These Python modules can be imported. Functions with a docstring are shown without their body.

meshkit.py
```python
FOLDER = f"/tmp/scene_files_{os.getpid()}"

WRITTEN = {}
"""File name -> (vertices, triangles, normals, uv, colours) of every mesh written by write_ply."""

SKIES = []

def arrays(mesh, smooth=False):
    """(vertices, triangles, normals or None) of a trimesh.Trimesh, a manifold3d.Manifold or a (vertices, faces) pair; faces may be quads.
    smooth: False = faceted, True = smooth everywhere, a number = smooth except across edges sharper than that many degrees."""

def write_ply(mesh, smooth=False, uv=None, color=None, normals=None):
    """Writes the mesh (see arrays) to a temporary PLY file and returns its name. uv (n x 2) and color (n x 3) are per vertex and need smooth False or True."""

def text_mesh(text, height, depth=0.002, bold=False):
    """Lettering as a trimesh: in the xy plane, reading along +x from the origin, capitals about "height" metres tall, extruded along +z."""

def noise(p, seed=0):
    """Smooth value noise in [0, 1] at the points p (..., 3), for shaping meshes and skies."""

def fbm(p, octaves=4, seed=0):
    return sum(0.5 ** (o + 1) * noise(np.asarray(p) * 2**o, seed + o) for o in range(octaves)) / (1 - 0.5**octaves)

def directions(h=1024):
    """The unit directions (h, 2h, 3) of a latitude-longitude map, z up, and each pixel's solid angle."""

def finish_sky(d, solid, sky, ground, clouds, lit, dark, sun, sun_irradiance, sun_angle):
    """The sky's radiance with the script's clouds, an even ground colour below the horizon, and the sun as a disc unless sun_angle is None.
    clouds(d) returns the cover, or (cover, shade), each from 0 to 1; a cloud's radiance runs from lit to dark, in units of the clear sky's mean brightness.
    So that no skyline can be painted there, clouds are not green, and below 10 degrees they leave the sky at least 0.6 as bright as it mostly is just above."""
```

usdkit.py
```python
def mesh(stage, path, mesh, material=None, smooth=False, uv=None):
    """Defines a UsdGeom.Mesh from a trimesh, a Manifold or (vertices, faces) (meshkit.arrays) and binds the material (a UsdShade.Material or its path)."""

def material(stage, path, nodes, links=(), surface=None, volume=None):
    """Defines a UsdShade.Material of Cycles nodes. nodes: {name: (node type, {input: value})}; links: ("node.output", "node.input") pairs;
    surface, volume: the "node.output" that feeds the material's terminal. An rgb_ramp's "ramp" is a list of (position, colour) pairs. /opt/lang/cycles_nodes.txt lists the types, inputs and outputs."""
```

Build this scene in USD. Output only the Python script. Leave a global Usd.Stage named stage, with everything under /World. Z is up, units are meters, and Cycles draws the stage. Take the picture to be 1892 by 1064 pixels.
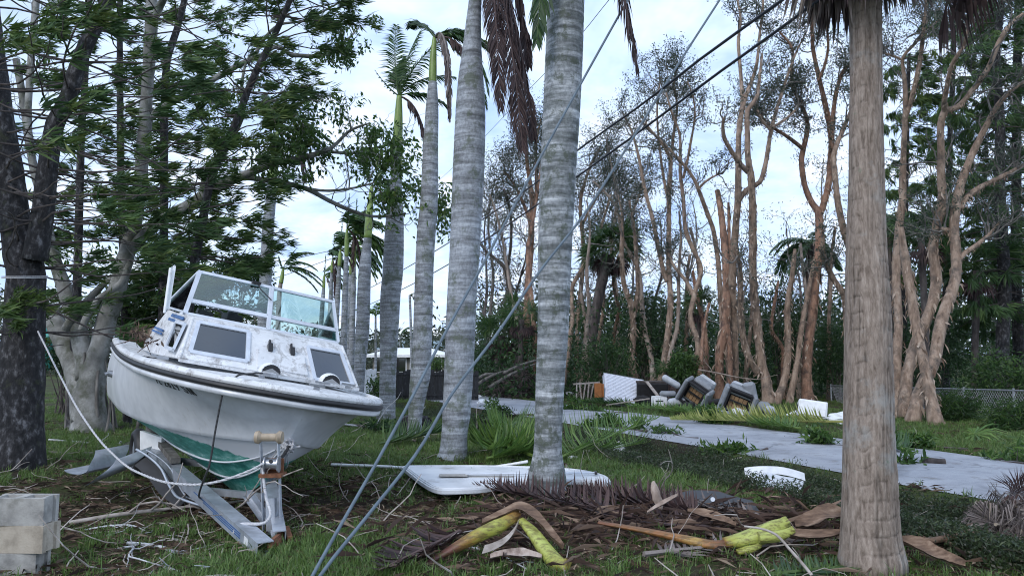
import math, numpy as np, trimesh, usdkit, meshkit
from pxr import Usd, UsdGeom, UsdLux, UsdShade, Gf, Sdf, Vt
from scipy.interpolate import PchipInterpolator, CubicSpline, LinearNDInterpolator, NearestNDInterpolator
from scipy.spatial import ConvexHull

stage = Usd.Stage.CreateInMemory()
UsdGeom.Xform.Define(stage, '/World')
UsdGeom.SetStageUpAxis(stage, 'Z')
# ------------------------------------------------------------------ camera
CAM_H, F_PX, CX, CY, HORIZON = 1.55, 1400.0, 946.0, 532.0, 660.0
PITCH = math.atan((HORIZON - CY) / F_PX)
cam = UsdGeom.Camera.Define(stage, '/World/camera')
cam.AddTranslateOp().Set(Gf.Vec3d(0, 0, CAM_H))
cam.AddRotateXOp().Set(90 + math.degrees(PITCH))
cam.CreateHorizontalApertureAttr(36.0)
cam.CreateFocalLengthAttr(36.0 * F_PX / 1892)
cam.CreateExposureAttr(0.52)
# ------------------------------------------------------------------ sky and sun
SUN_EL, SUN_AZ = math.radians(38), math.radians(-150)      # azimuth = atan2(x, y) of the direction towards the sun: behind the camera, to the left
SKY_STRENGTH = 0.10
dome = UsdLux.DomeLight.Define(stage, '/World/sky')
dome.GetPrim().SetCustomDataByKey('kind', 'structure')
skym = usdkit.material(stage, '/World/Looks/sky', {
    'sky': ('sky_texture', {'sky_type': 'single_scattering', 'sun_disc': False, 'sun_elevation': SUN_EL, 'sun_rotation': SUN_AZ, 'air_density': 1.0, 'aerosol_density': 1.0}),
    'tc': ('texture_coordinate', {}),
    'xyz': ('separate_xyz', {}),
    'den': ('math', {'math_type': 'add', 'value2': 0.22}),
    'px': ('math', {'math_type': 'divide'}), 'py': ('math', {'math_type': 'divide'}),
    'flat': ('combine_xyz', {'z': 0.0}),
    'n': ('noise_texture', {'scale': 1.15, 'detail': 6.0, 'roughness': 0.55, 'distortion': 0.5}),
    'n2': ('noise_texture', {'scale': 3.1, 'detail': 5.0, 'roughness': 0.6, 'distortion': 0.3}),
    'cover': ('rgb_ramp', {'ramp': [(0.28, (0.55,) * 3), (0.50, (0.95,) * 3), (0.62, (1,) * 3)]}),
    'tone': ('rgb_ramp', {'ramp': [(0.30, (4.0, 5.7, 9.4)), (0.50, (6.2, 7.7, 10.2)), (0.68, (8.2, 8.9, 10.2))]}),
    'mix': ('mix_color', {'use_clamp': False}),
    'bg': ('background_shader', {'strength': SKY_STRENGTH})},
    [('tc.generated', 'xyz.vector'), ('xyz.z', 'den.value1'), ('xyz.x', 'px.value1'), ('den.value', 'px.value2'), ('xyz.y', 'py.value1'), ('den.value', 'py.value2'),
     ('px.value', 'flat.x'), ('py.value', 'flat.y'), ('flat.vector', 'n.vector'), ('flat.vector', 'n2.vector'), ('n.fac', 'cover.fac'), ('n2.fac', 'tone.fac'),
     ('cover.color', 'mix.fac'), ('sky.color', 'mix.a'), ('tone.color', 'mix.b'), ('mix.result', 'bg.color')], surface='bg.background')
UsdShade.MaterialBindingAPI.Apply(dome.GetPrim()).Bind(skym)
sun = UsdLux.DistantLight.Define(stage, '/World/sun')
sun.CreateIntensityAttr(0.30); sun.CreateNormalizeAttr(True); sun.CreateAngleAttr(20.0); sun.CreateColorAttr(Gf.Vec3f(1.0, 0.96, 0.92))
sun.AddRotateZOp().Set(-math.degrees(SUN_AZ)); sun.AddRotateXOp().Set(-(90 - math.degrees(SUN_EL)))
# (a light shines along its -z; tilting by -(90-el) about x and turning by -az about z points +z at the sun)

# ------------------------------------------------------------------ helpers
UP = np.array([0, 0, 1.0])
def nrm(a):
    a = np.asarray(a, float); return a / (np.linalg.norm(a, axis=-1, keepdims=True) + 1e-12)
CF = np.array([0, math.cos(PITCH), math.sin(PITCH)]); CU = np.array([0, -math.sin(PITCH), math.cos(PITCH)])
def ray(px, py): return np.array([1.0, 0, 0]) * (px - CX) / F_PX + CU * (CY - py) / F_PX + CF
def at(px, py, Y):
    "the point of the place that the photograph shows at px, py, when it stands Y metres ahead"
    d = ray(px, py); return np.array([0, 0, CAM_H]) + d * (Y / d[1])
ROADC = np.array([(10.9, 0), (8.5, 5), (6.6, 9.5), (4.8, 14), (2.9, 18.5), (1.15, 22.5), (-0.9, 27), (-4, 33), (-9, 43), (-20, 66), (-40, 110)], float)
_rt = np.r_[0, np.cumsum(np.linalg.norm(np.diff(ROADC, axis=0), axis=1))]
_rx, _ry = PchipInterpolator(_rt, ROADC[:, 0]), PchipInterpolator(_rt, ROADC[:, 1])
_ru = np.linspace(0, _rt[-1], 500)
ROADP = np.stack([_rx(_ru), _ry(_ru)], 1)
ROADT = nrm(np.gradient(ROADP, axis=0)); ROADN = np.stack([ROADT[:, 1], -ROADT[:, 0]], 1)   # normal to the right of travel
ROADW = 1.68
from scipy.spatial import cKDTree
_rk = cKDTree(ROADP)
def road_e(x, y):
    "signed distance to the road's centre line, positive on the far (right) side"
    q = np.stack([np.asarray(x, float), np.asarray(y, float)], -1); d, i = _rk.query(q)
    return np.sum((q - ROADP[i]) * ROADN[i], -1)
def smooth01(t): t = np.clip(t, 0, 1); return t * t * (3 - 2 * t)
def gh(x, y):
    x, y = np.asarray(x, float), np.asarray(y, float)
    e = road_e(x, y); a = np.abs(e) - ROADW
    flat = smooth01(a / 1.2)
    n = meshkit.fbm(np.stack([x * 0.35, y * 0.35, 0 * x], -1), 3, 5) - 0.5
    n2 = meshkit.fbm(np.stack([x * 2.2, y * 2.2, 0 * x + 3], -1), 3, 9) - 0.5
    z = flat * (0.16 * n + 0.06 * n2) * np.exp(-(np.maximum(np.hypot(x, y) - 40, 0) / 60.0) ** 2)
    near = (-e - ROADW)
    z = z - 0.34 * np.sin(np.clip(near / 2.3, 0, 1) * math.pi) ** 1.2 * (near > 0) * (y < 26)
    return z
def on(px, py, lift=0.0):
    "the ground point that the photograph shows at px, py"
    d = ray(px, py); t, z = 90.0, 0.0
    for _ in range(7):
        t = min((z - CAM_H) / d[2], 90.0) if d[2] < -1e-4 else 90.0; q = np.array([0, 0, CAM_H]) + t * d; z = .3 * z + .7 * float(gh(q[0], q[1]))
    return np.array([q[0], q[1], float(gh(q[0], q[1])) + lift])
def G(x, y, lift=0.0): return np.array([x, y, float(gh(x, y)) + lift])

class MB:
    def __init__(s): s.v, s.f, s.r, s.n = [], [], [], 0
    def add(s, v, f, r=0.5):
        v = np.asarray(v, float).reshape(-1, 3); f = np.asarray(f, int)
        if f.shape[1] == 4: f = np.vstack([f[:, [0, 1, 2]], f[:, [0, 2, 3]]])
        s.v.append(v); s.f.append(f + s.n); s.r.append(np.broadcast_to(np.asarray(r, float), (len(v),))); s.n += len(v); return s
    def tm(s, m, r=0.5): return s.add(m.vertices, m.faces, r)
    def box(s, c, size, R=None, r=0.5, bev=0.0):
        m = rbox(size, bev)
        v = m.vertices if R is None else m.vertices @ np.asarray(R).T
        return s.add(v + np.asarray(c, float), m.faces, r)
    def bar(s, a, b, w, h=None, up=UP, r=0.5):
        a, b = np.asarray(a, float), np.asarray(b, float); h = h or w; t = nrm(b - a)
        x = np.cross(t, up); x = nrm(x) if np.linalg.norm(x) > 1e-6 else np.array([1.0, 0, 0]); z = np.cross(x, t)
        m = rbox((w, np.linalg.norm(b - a), h), 0)
        return s.add(m.vertices @ np.stack([x, t, z]) + (a + b) / 2, m.faces, r)
    def tube(s, p, rad, sides=8, r=0.5, caps=True): return s.add(*tube(p, rad, sides, caps), r)
    def prism(s, quad, th, r=0.5):
        q = np.asarray(quad, float); n = nrm(np.cross(q[1] - q[0], q[2] - q[0])) * th / 2; k = len(q)
        v = np.vstack([q + n, q - n]); f = []
        for i in range(1, k - 1): f += [(0, i, i + 1), (k, k + i + 1, k + i)]
        for i in range(k): j = (i + 1) % k; f += [(i, k + i, k + j), (i, k + j, j)]
        # unshared rings keep edges sharp
        return s.add(v, f, r)
    def mesh(s): return np.vstack(s.v), np.vstack(s.f), np.concatenate(s.r)
def rbox(size, bev=0.0):
    size = np.asarray(size, float)
    if bev <= 0: return trimesh.creation.box(size)
    h = size / 2; pts = []
    for sx in (-1, 1):
        for sy in (-1, 1):
            for sz in (-1, 1):
                c = np.array([sx, sy, sz]) * h
                for k in range(3):
                    d = np.array([sx, sy, sz]) * bev * 1.0; d[k] = 0; pts.append(c - d)
                pts.append(c - np.array([sx, sy, sz]) * bev * 0.42)
    hull = ConvexHull(np.array(pts)); m = trimesh.Trimesh(np.array(pts), hull.simplices, process=True); m.fix_normals(); return m
def frames(p):
    t = nrm(np.gradient(p, axis=0)); n = np.zeros_like(p)
    a = np.cross(t[0], UP); a = np.array([1.0, 0, 0]) if np.linalg.norm(a) < 1e-4 else a
    n[0] = nrm(a)
    for i in range(1, len(p)):
        q = n[i - 1] - t[i] * np.dot(n[i - 1], t[i]); n[i] = nrm(q)
    return t, n, np.cross(t, n)
def tube(p, rad, sides=8, caps=True):
    p = np.asarray(p, float); rad = np.broadcast_to(np.asarray(rad, float), (len(p),)); t, n, b = frames(p)
    ang = np.arange(sides) * 2 * np.pi / sides
    v = p[:, None] + rad[:, None, None] * (np.cos(ang)[None, :, None] * n[:, None] + np.sin(ang)[None, :, None] * b[:, None])
    i, j = np.meshgrid(np.arange(len(p) - 1), np.arange(sides), indexing='ij'); k = (j + 1) % sides
    q = np.stack([i * sides + j, i * sides + k, (i + 1) * sides + k, (i + 1) * sides + j], -1).reshape(-1, 4)
    f = np.vstack([q[:, [0, 1, 2]], q[:, [0, 2, 3]]]); v = v.reshape(-1, 3)
    if caps:
        m = len(v); v = np.vstack([v, p[0], p[-1]]); r = np.arange(sides); l = (len(p) - 1) * sides
        f = np.vstack([f, np.stack([0 * r + m, (r + 1) % sides, r], 1), np.stack([0 * r + m + 1, l + r, l + (r + 1) % sides], 1)])
    return v, f
def spline(p, n):
    p = np.asarray(p, float); t = np.r_[0, np.cumsum(np.linalg.norm(np.diff(p, axis=0), axis=1) + 1e-9)]
    return (PchipInterpolator if len(p) > 2 else (lambda a, b: (lambda x: np.stack([np.interp(x, a, b[:, k]) for k in range(b.shape[1])], -1))))(t, p)(np.linspace(0, t[-1], n))
def grid(P):
    n, m = P.shape[:2]; i, j = np.meshgrid(np.arange(n - 1), np.arange(m - 1), indexing='ij')
    q = np.stack([i * m + j, i * m + j + 1, (i + 1) * m + j + 1, (i + 1) * m + j], -1).reshape(-1, 4)
    return P.reshape(-1, 3), np.vstack([q[:, [0, 1, 2]], q[:, [0, 2, 3]]])
def leaves(P, D, N, L, W):
    "kite-shaped leaves: base points, directions, normals, lengths and widths"
    D = nrm(D); S = nrm(np.cross(D, N)); M = nrm(np.cross(S, D)); L = np.broadcast_to(L, (len(P),))[:, None]; W = np.broadcast_to(W, (len(P),))[:, None]
    mid = P + D * L * 0.45 + M * L * 0.06
    v = np.stack([P, mid + S * W / 2, P + D * L - M * L * 0.08, mid - S * W / 2], 1).reshape(-1, 3)
    b = np.arange(len(P))[:, None] * 4
    return v, np.vstack([b + [0, 1, 2], b + [0, 2, 3]])
def rdir(rng, n): return nrm(rng.normal(size=(n, 3)))

_names = {}
def numbered(path):
    k = _names.get(path, 0); _names[path] = k + 1
    return path if k == 0 else f'{path}_{k:03d}'
def tag(prim, label=None, cat=None, group=None, kind=None):
    for k, v in (('label', label), ('category', cat), ('group', group), ('kind', kind)):
        if v: prim.SetCustomDataByKey(k, v)
    return prim
def path_of(name, parent):
    return numbered((str(parent.GetPath()) if parent is not None else '/World') + '/' + name)
def obj(name, mesh, mat, parent=None, smooth=False, label=None, cat=None, group=None, kind=None):
    r = None
    if isinstance(mesh, MB): v, f, r = mesh.mesh(); mesh = (v, f)
    elif isinstance(mesh, trimesh.Trimesh): mesh = (np.array(mesh.vertices), np.array(mesh.faces))
    if smooth not in (False, True): r = None
    m = usdkit.mesh(stage, path_of(name, parent), mesh, MAT[mat] if isinstance(mat, str) else mat, smooth=smooth)
    if r is not None and np.ptp(r) > 0:
        UsdGeom.PrimvarsAPI(m).CreatePrimvar('rnd', Sdf.ValueTypeNames.FloatArray, 'vertex').Set(Vt.FloatArray.FromNumpy(r.astype(np.float32)))
    elif r is not None:
        UsdGeom.PrimvarsAPI(m).CreatePrimvar('rnd', Sdf.ValueTypeNames.FloatArray, 'vertex').Set(Vt.FloatArray.FromNumpy(np.full(len(mesh[0]), r[0] if len(r) else .5, np.float32)))
    m.CreateDoubleSidedAttr(True)
    return tag(m.GetPrim(), label, cat, group, kind)
def thing(name, label, cat, group=None, kind=None, loc=(0, 0, 0), M=None):
    x = UsdGeom.Xform.Define(stage, path_of(name, None))
    if M is not None: x.AddTransformOp().Set(Gf.Matrix4d(*np.asarray(M, float).ravel().tolist()))
    elif np.any(np.asarray(loc)): x.AddTranslateOp().Set(Gf.Vec3d(*map(float, loc)))
    return tag(x.GetPrim(), label, cat, group, kind)
def rotm(ax, deg): return trimesh.transformations.rotation_matrix(math.radians(deg), ax)[:3, :3]
def frame_M(o, X, Y, Z): return np.array([[*X, 0], [*Y, 0], [*Z, 0], [*o, 1.0]])

# ------------------------------------------------------------------ materials
MAT = {}
def noisy(name, ramp, scale=4.0, stretch=(1, 1, 1), rough=0.7, bump=0.0, bscale=None, metallic=0.0, detail=5.0, stain=None, spec=0.5, dist=0.01, distortion=0.0):
    "a procedural surface: a colour ramp over noise in world space, with an optional second stain layer and relief"
    n = {'g': ('geometry', {}), 'm': ('mapping', {'scale': stretch}), 'n': ('noise_texture', {'scale': scale, 'detail': detail, 'roughness': 0.62, 'distortion': distortion}),
         'r': ('rgb_ramp', {'ramp': ramp}), 'p': ('principled_bsdf', {'roughness': rough, 'metallic': metallic, 'specular_ior_level': spec})}
    l = [('g.position', 'm.vector'), ('m.vector', 'n.vector'), ('n.fac', 'r.fac')]
    out = 'r.color'
    if stain:
        sc, lo, hi, col = stain[:4]
        n |= {'n2': ('noise_texture', {'scale': sc, 'detail': 6.0, 'roughness': 0.7}), 'r2': ('rgb_ramp', {'ramp': [(lo, (0,) * 3), (hi, (1,) * 3)]}), 'mx': ('mix_color', {'b': col})}
        l += [('g.position', 'n2.vector'), ('n2.fac', 'r2.fac'), ('r2.color', 'mx.fac'), (out, 'mx.a')]; out = 'mx.result'
    l.append((out, 'p.base_color'))
    if bump:
        n |= {'bn': ('noise_texture', {'scale': bscale or scale * 2, 'detail': 5.0, 'roughness': 0.65}), 'b': ('bump', {'strength': bump, 'distance': dist})}
        l += [('m.vector', 'bn.vector'), ('bn.fac', 'b.height'), ('b.normal', 'p.normal')]
    MAT[name] = usdkit.material(stage, f'/World/Looks/{name}', n, l, surface='p.BSDF')
def leafy(name, ramp, rough=0.45, trans=0.3, spec=0.4):
    "leaves: the colour runs over each leaf's own number (primvar rnd), with some light passing through"
    MAT[name] = usdkit.material(stage, f'/World/Looks/{name}', {
        'a': ('attribute', {'attribute': 'rnd'}), 'r': ('rgb_ramp', {'ramp': ramp}), 'p': ('principled_bsdf', {'roughness': rough, 'specular_ior_level': spec}),
        't': ('translucent_bsdf', {}), 'mx': ('mix_closure', {'fac': trans})},
        [('a.fac', 'r.fac'), ('r.color', 'p.base_color'), ('r.color', 't.color'), ('p.BSDF', 'mx.closure1'), ('t.BSDF', 'mx.closure2')], surface='mx.closure')
def plain(name, col, rough=0.5, metallic=0.0, var=0.15, scale=9.0, **k):
    c = np.array(col); noisy(name, [(0.3, tuple(c * (1 - var))), (0.7, tuple(np.minimum(c * (1 + var), 1)))], scale=scale, rough=rough, metallic=metallic, **k)

def ringed(name, cols, ring, lichen, rough=0.8, bump=0.5, zscale=9.0, patch=2.2, moss=(0.10, 0.12, 0.07)):
    "palm bark: broken horizontal rings, pale and dark lichen blotches, fine relief"
    MAT[name] = usdkit.material(stage, f'/World/Looks/{name}', {
        'g': ('geometry', {}), 'm': ('mapping', {'scale': (1.2, 1.2, zscale)}), 'n': ('noise_texture', {'scale': 1.6, 'detail': 6.0, 'roughness': 0.65, 'distortion': 0.35}),
        'r': ('rgb_ramp', {'ramp': cols}), 
        'mf': ('mapping', {'scale': (1.0, 1.0, 0.6)}), 'nf': ('noise_texture', {'scale': 28.0, 'detail': 5.0, 'roughness': 0.7}), 'rf': ('rgb_ramp', {'ramp': [(0.3, (0.55,) * 3), (0.6, (1.0,) * 3), (0.75, (1.25,) * 3)]}), 'mul': ('mix_color', {'blend_type': 'multiply', 'fac': 1.0, 'use_clamp': False}),
        'mb': ('mapping', {'scale': (0.30, 0.30, 13.0)}), 'nb': ('noise_texture', {'scale': 1.0, 'detail': 3.0, 'roughness': 0.55, 'distortion': 0.15}), 'rb': ('rgb_ramp', {'ramp': [(0.36, (0.62,) * 3), (0.47, (0.95,) * 3), (0.53, (1.0,) * 3), (0.64, (1.4,) * 3)]}), 'mulb': ('mix_color', {'blend_type': 'multiply', 'fac': 0.5, 'use_clamp': False}),
        'n2': ('noise_texture', {'scale': patch, 'detail': 7.0, 'roughness': 0.72}), 'r2': ('rgb_ramp', {'ramp': [(0.52, (0,) * 3), (0.60, (lichen,) * 3)]}), 'mx': ('mix_color', {'b': moss}),
        'w': ('noise_texture', {'scale': ring, 'detail': 3.0, 'roughness': 0.6}), 'mw': ('mapping', {'scale': (0.15, 0.15, 1.0)}), 'ad': ('math', {'math_type': 'multiply_add', 'value2': 0.35}),
        'b': ('bump', {'strength': bump, 'distance': 0.02}), 'p': ('principled_bsdf', {'roughness': rough, 'specular_ior_level': 0.25})},
        [('g.position', 'm.vector'), ('m.vector', 'n.vector'), ('n.fac', 'r.fac'), ('g.position', 'mf.vector'), ('mf.vector', 'nf.vector'), ('nf.fac', 'rf.fac'), ('r.color', 'mul.a'), ('rf.color', 'mul.b'),
         ('g.position', 'n2.vector'), ('n2.fac', 'r2.fac'), ('r2.color', 'mx.fac'), ('g.position', 'mb.vector'), ('mb.vector', 'nb.vector'), ('nb.fac', 'rb.fac'), ('mul.result', 'mulb.a'), ('rb.color', 'mulb.b'), ('mulb.result', 'mx.a'), ('mx.result', 'p.base_color'),
         ('g.position', 'mw.vector'), ('mw.vector', 'w.vector'), ('nf.fac', 'ad.value1'), ('w.fac', 'ad.value3'), ('ad.value', 'b.height'), ('b.normal', 'p.normal')], surface='p.BSDF')

# materials of the place
leafy('paper_flake', [(0.0, (0.13, 0.085, 0.06)), (0.5, (0.30, 0.22, 0.165)), (1.0, (0.46, 0.38, 0.31))], trans=0.1, rough=0.9)
MAT['ground'] = usdkit.material(stage, '/World/Looks/ground', {
    'g': ('geometry', {}),
    'n': ('noise_texture', {'scale': 0.55, 'detail': 7.0, 'roughness': 0.62, 'distortion': 0.4}),
    'r': ('rgb_ramp', {'ramp': [(0.30, (0.022, 0.017, 0.013)), (0.42, (0.050, 0.040, 0.026)), (0.50, (0.052, 0.062, 0.022)), (0.66, (0.065, 0.098, 0.027))]}),
    'n2': ('noise_texture', {'scale': 26.0, 'detail': 6.0, 'roughness': 0.75}), 'r2': ('rgb_ramp', {'ramp': [(0.3, (0.45,) * 3), (0.55, (1.0,) * 3), (0.75, (1.7,) * 3)]}),
    'mul': ('mix_color', {'blend_type': 'multiply', 'fac': 1.0, 'use_clamp': False}),
    'b': ('bump', {'strength': 0.8, 'distance': 0.03}), 'p': ('principled_bsdf', {'roughness': 0.95, 'specular_ior_level': 0.15})},
    [('g.position', 'n.vector'), ('n.fac', 'r.fac'), ('g.position', 'n2.vector'), ('n2.fac', 'r2.fac'), ('r.color', 'mul.a'), ('r2.color', 'mul.b'), ('mul.result', 'p.base_color'), ('n2.fac', 'b.height'), ('b.normal', 'p.normal')], surface='p.BSDF')
MAT['asphalt'] = usdkit.material(stage, '/World/Looks/asphalt', {
    'g': ('geometry', {}), 'n': ('noise_texture', {'scale': 0.8, 'detail': 9.0, 'roughness': 0.68, 'distortion': 0.6}), 'r': ('rgb_ramp', {'ramp': [(0.30, (0.17, 0.178, 0.20)), (0.46, (0.30, 0.315, 0.35)), (0.62, (0.38, 0.395, 0.43)), (0.75, (0.44, 0.45, 0.47))]}),
    'v': ('voronoi_texture', {'scale': 0.28, 'feature': 'distance_to_edge'}), 'wn': ('noise_texture', {'scale': 1.8, 'detail': 5.0}), 'wm': ('mix_color', {'blend_type': 'linear_light', 'fac': 0.6, 'use_clamp': False}), 'rv': ('rgb_ramp', {'ramp': [(0.0, (0.6,) * 3), (0.006, (0.75,) * 3), (0.012, (1.0,) * 3)]}),
    'f': ('noise_texture', {'scale': 120.0, 'detail': 3.0, 'roughness': 0.7}), 'rf': ('rgb_ramp', {'ramp': [(0.3, (0.72,) * 3), (0.7, (1.2,) * 3)]}), 'm1': ('mix_color', {'blend_type': 'multiply', 'fac': 1.0, 'use_clamp': False}), 'm2': ('mix_color', {'blend_type': 'multiply', 'fac': 1.0, 'use_clamp': False}),
    'n3': ('noise_texture', {'scale': 2.6, 'detail': 8.0, 'roughness': 0.75}), 'r3': ('rgb_ramp', {'ramp': [(0.55, (0,) * 3), (0.70, (0.8,) * 3)]}), 'mx': ('mix_color', {'b': (0.12, 0.10, 0.08)}),
    'b': ('bump', {'strength': 0.5, 'distance': 0.006}), 'p': ('principled_bsdf', {'roughness': 0.8})},
    [('g.position', 'n.vector'), ('n.fac', 'r.fac'), ('g.position', 'wn.vector'), ('g.position', 'wm.a'), ('wn.color', 'wm.b'), ('wm.result', 'v.vector'), ('v.distance', 'rv.fac'), ('g.position', 'f.vector'), ('f.fac', 'rf.fac'), ('r.color', 'm1.a'), ('rv.color', 'm1.b'), ('m1.result', 'm2.a'), ('rf.color', 'm2.b'),
     ('g.position', 'n3.vector'), ('n3.fac', 'r3.fac'), ('r3.color', 'mx.fac'), ('m2.result', 'mx.a'), ('mx.result', 'p.base_color'), ('f.fac', 'b.height'), ('b.normal', 'p.normal')], surface='p.BSDF')
leafy('grass_blade', [(0.0, (0.045, 0.080, 0.018)), (0.45, (0.085, 0.150, 0.034)), (0.80, (0.135, 0.205, 0.050)), (0.93, (0.17, 0.19, 0.07)), (1.0, (0.20, 0.17, 0.09))], trans=0.25)
leafy('weed_leaf', [(0.0, (0.018, 0.026, 0.014)), (0.5, (0.036, 0.056, 0.024)), (0.85, (0.065, 0.095, 0.036)), (1.0, (0.085, 0.070, 0.052))], trans=0.2)
leafy('litter', [(0.0, (0.030, 0.018, 0.013)), (0.5, (0.085, 0.052, 0.036)), (0.8, (0.17, 0.12, 0.085)), (1.0, (0.34, 0.27, 0.20))], trans=0.05, rough=0.8)
ringed('royal_bark', [(0.30, (0.12, 0.125, 0.135)), (0.45, (0.25, 0.265, 0.285)), (0.56, (0.36, 0.385, 0.42)), (0.72, (0.50, 0.53, 0.57))], ring=7.0, lichen=0.7, zscale=9.5, patch=3.2, moss=(0.095, 0.115, 0.075), bump=0.35)
ringed('royal_bark_mossy', [(0.32, (0.09, 0.095, 0.095)), (0.45, (0.20, 0.22, 0.225)), (0.55, (0.34, 0.36, 0.38)), (0.68, (0.58, 0.61, 0.63))], ring=7.0, lichen=0.8, zscale=8.0, patch=6.0, moss=(0.075, 0.090, 0.065), bump=0.45)
ringed('royal_bark_brown', [(0.30, (0.13, 0.10, 0.085)), (0.5, (0.27, 0.22, 0.19)), (0.72, (0.36, 0.33, 0.31))], ring=6.0, lichen=0.5, zscale=7.0, patch=2.0, moss=(0.14, 0.13, 0.11))
MAT['sabal_bark'] = usdkit.material(stage, '/World/Looks/sabal_bark', {
    'g': ('geometry', {}), 'a': ('attribute', {'attribute': 'rnd'}), 'm': ('mapping', {'scale': (9.0, 9.0, 2.2)}), 'n': ('noise_texture', {'scale': 4.0, 'detail': 9.0, 'roughness': 0.72, 'distortion': 0.3}),
    'r': ('rgb_ramp', {'ramp': [(0.32, (0.115, 0.088, 0.070)), (0.46, (0.215, 0.172, 0.142)), (0.60, (0.31, 0.255, 0.215)), (0.74, (0.40, 0.345, 0.305))]}),
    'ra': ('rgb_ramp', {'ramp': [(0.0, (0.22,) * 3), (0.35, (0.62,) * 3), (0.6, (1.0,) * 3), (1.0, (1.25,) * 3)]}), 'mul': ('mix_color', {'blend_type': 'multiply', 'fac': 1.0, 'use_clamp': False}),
    'n2': ('noise_texture', {'scale': 2.2, 'detail': 8.0, 'roughness': 0.72}), 'r2': ('rgb_ramp', {'ramp': [(0.54, (0,) * 3), (0.64, (0.45,) * 3), (0.75, (.7,) * 3)]}), 'mx': ('mix_color', {'b': (0.33, 0.345, 0.34)}),
    'n4': ('noise_texture', {'scale': 4.5, 'detail': 6.0, 'roughness': 0.7}), 'r4': ('rgb_ramp', {'ramp': [(0.64, (0,) * 3), (0.70, (0.7,) * 3)]}), 'mg': ('mix_color', {'b': (0.14, 0.19, 0.13)}),
    'b': ('bump', {'strength': 0.7, 'distance': 0.012}), 'p': ('principled_bsdf', {'roughness': 0.92, 'specular_ior_level': 0.15})},
    [('g.position', 'm.vector'), ('m.vector', 'n.vector'), ('n.fac', 'r.fac'), ('a.fac', 'ra.fac'), ('ra.color', 'mul.b'), ('g.position', 'n2.vector'), ('n2.fac', 'r2.fac'), ('r2.color', 'mx.fac'), ('r.color', 'mx.a'),
     ('g.position', 'n4.vector'), ('n4.fac', 'r4.fac'), ('r4.color', 'mg.fac'), ('mx.result', 'mg.a'), ('mg.result', 'mul.a'), ('mul.result', 'p.base_color'), ('n.fac', 'b.height'), ('b.normal', 'p.normal')], surface='p.BSDF')
noisy('pine_bark', [(0.32, (0.008, 0.008, 0.010)), (0.50, (0.024, 0.023, 0.025)), (0.58, (0.060, 0.058, 0.062)), (0.70, (0.19, 0.19, 0.20))], scale=13.0, stretch=(1, 1, 0.55), rough=0.9, bump=1.0, bscale=14.0, dist=0.04, detail=8, stain=(3.0, 0.58, 0.7, (0.05, 0.055, 0.03)))
noisy('fig_bark', [(0.30, (0.090, 0.090, 0.086)), (0.5, (0.22, 0.22, 0.21)), (0.70, (0.38, 0.38, 0.37))], scale=2.6, stretch=(1, 1, 0.7), rough=0.8, bump=0.3, bscale=12.0, dist=0.02, stain=(2.2, 0.46, 0.62, (0.085, 0.09, 0.066)))
noisy('paper_bark', [(0.30, (0.10, 0.068, 0.050)), (0.46, (0.24, 0.170, 0.125)), (0.60, (0.34, 0.255, 0.195)), (0.75, (0.42, 0.345, 0.29))], scale=3.4, stretch=(2.2, 2.2, 0.5), rough=0.9, bump=0.9, bscale=9.0, dist=0.04, detail=7, stain=(3.2, 0.48, 0.66, (0.095, 0.075, 0.062)))
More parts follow.
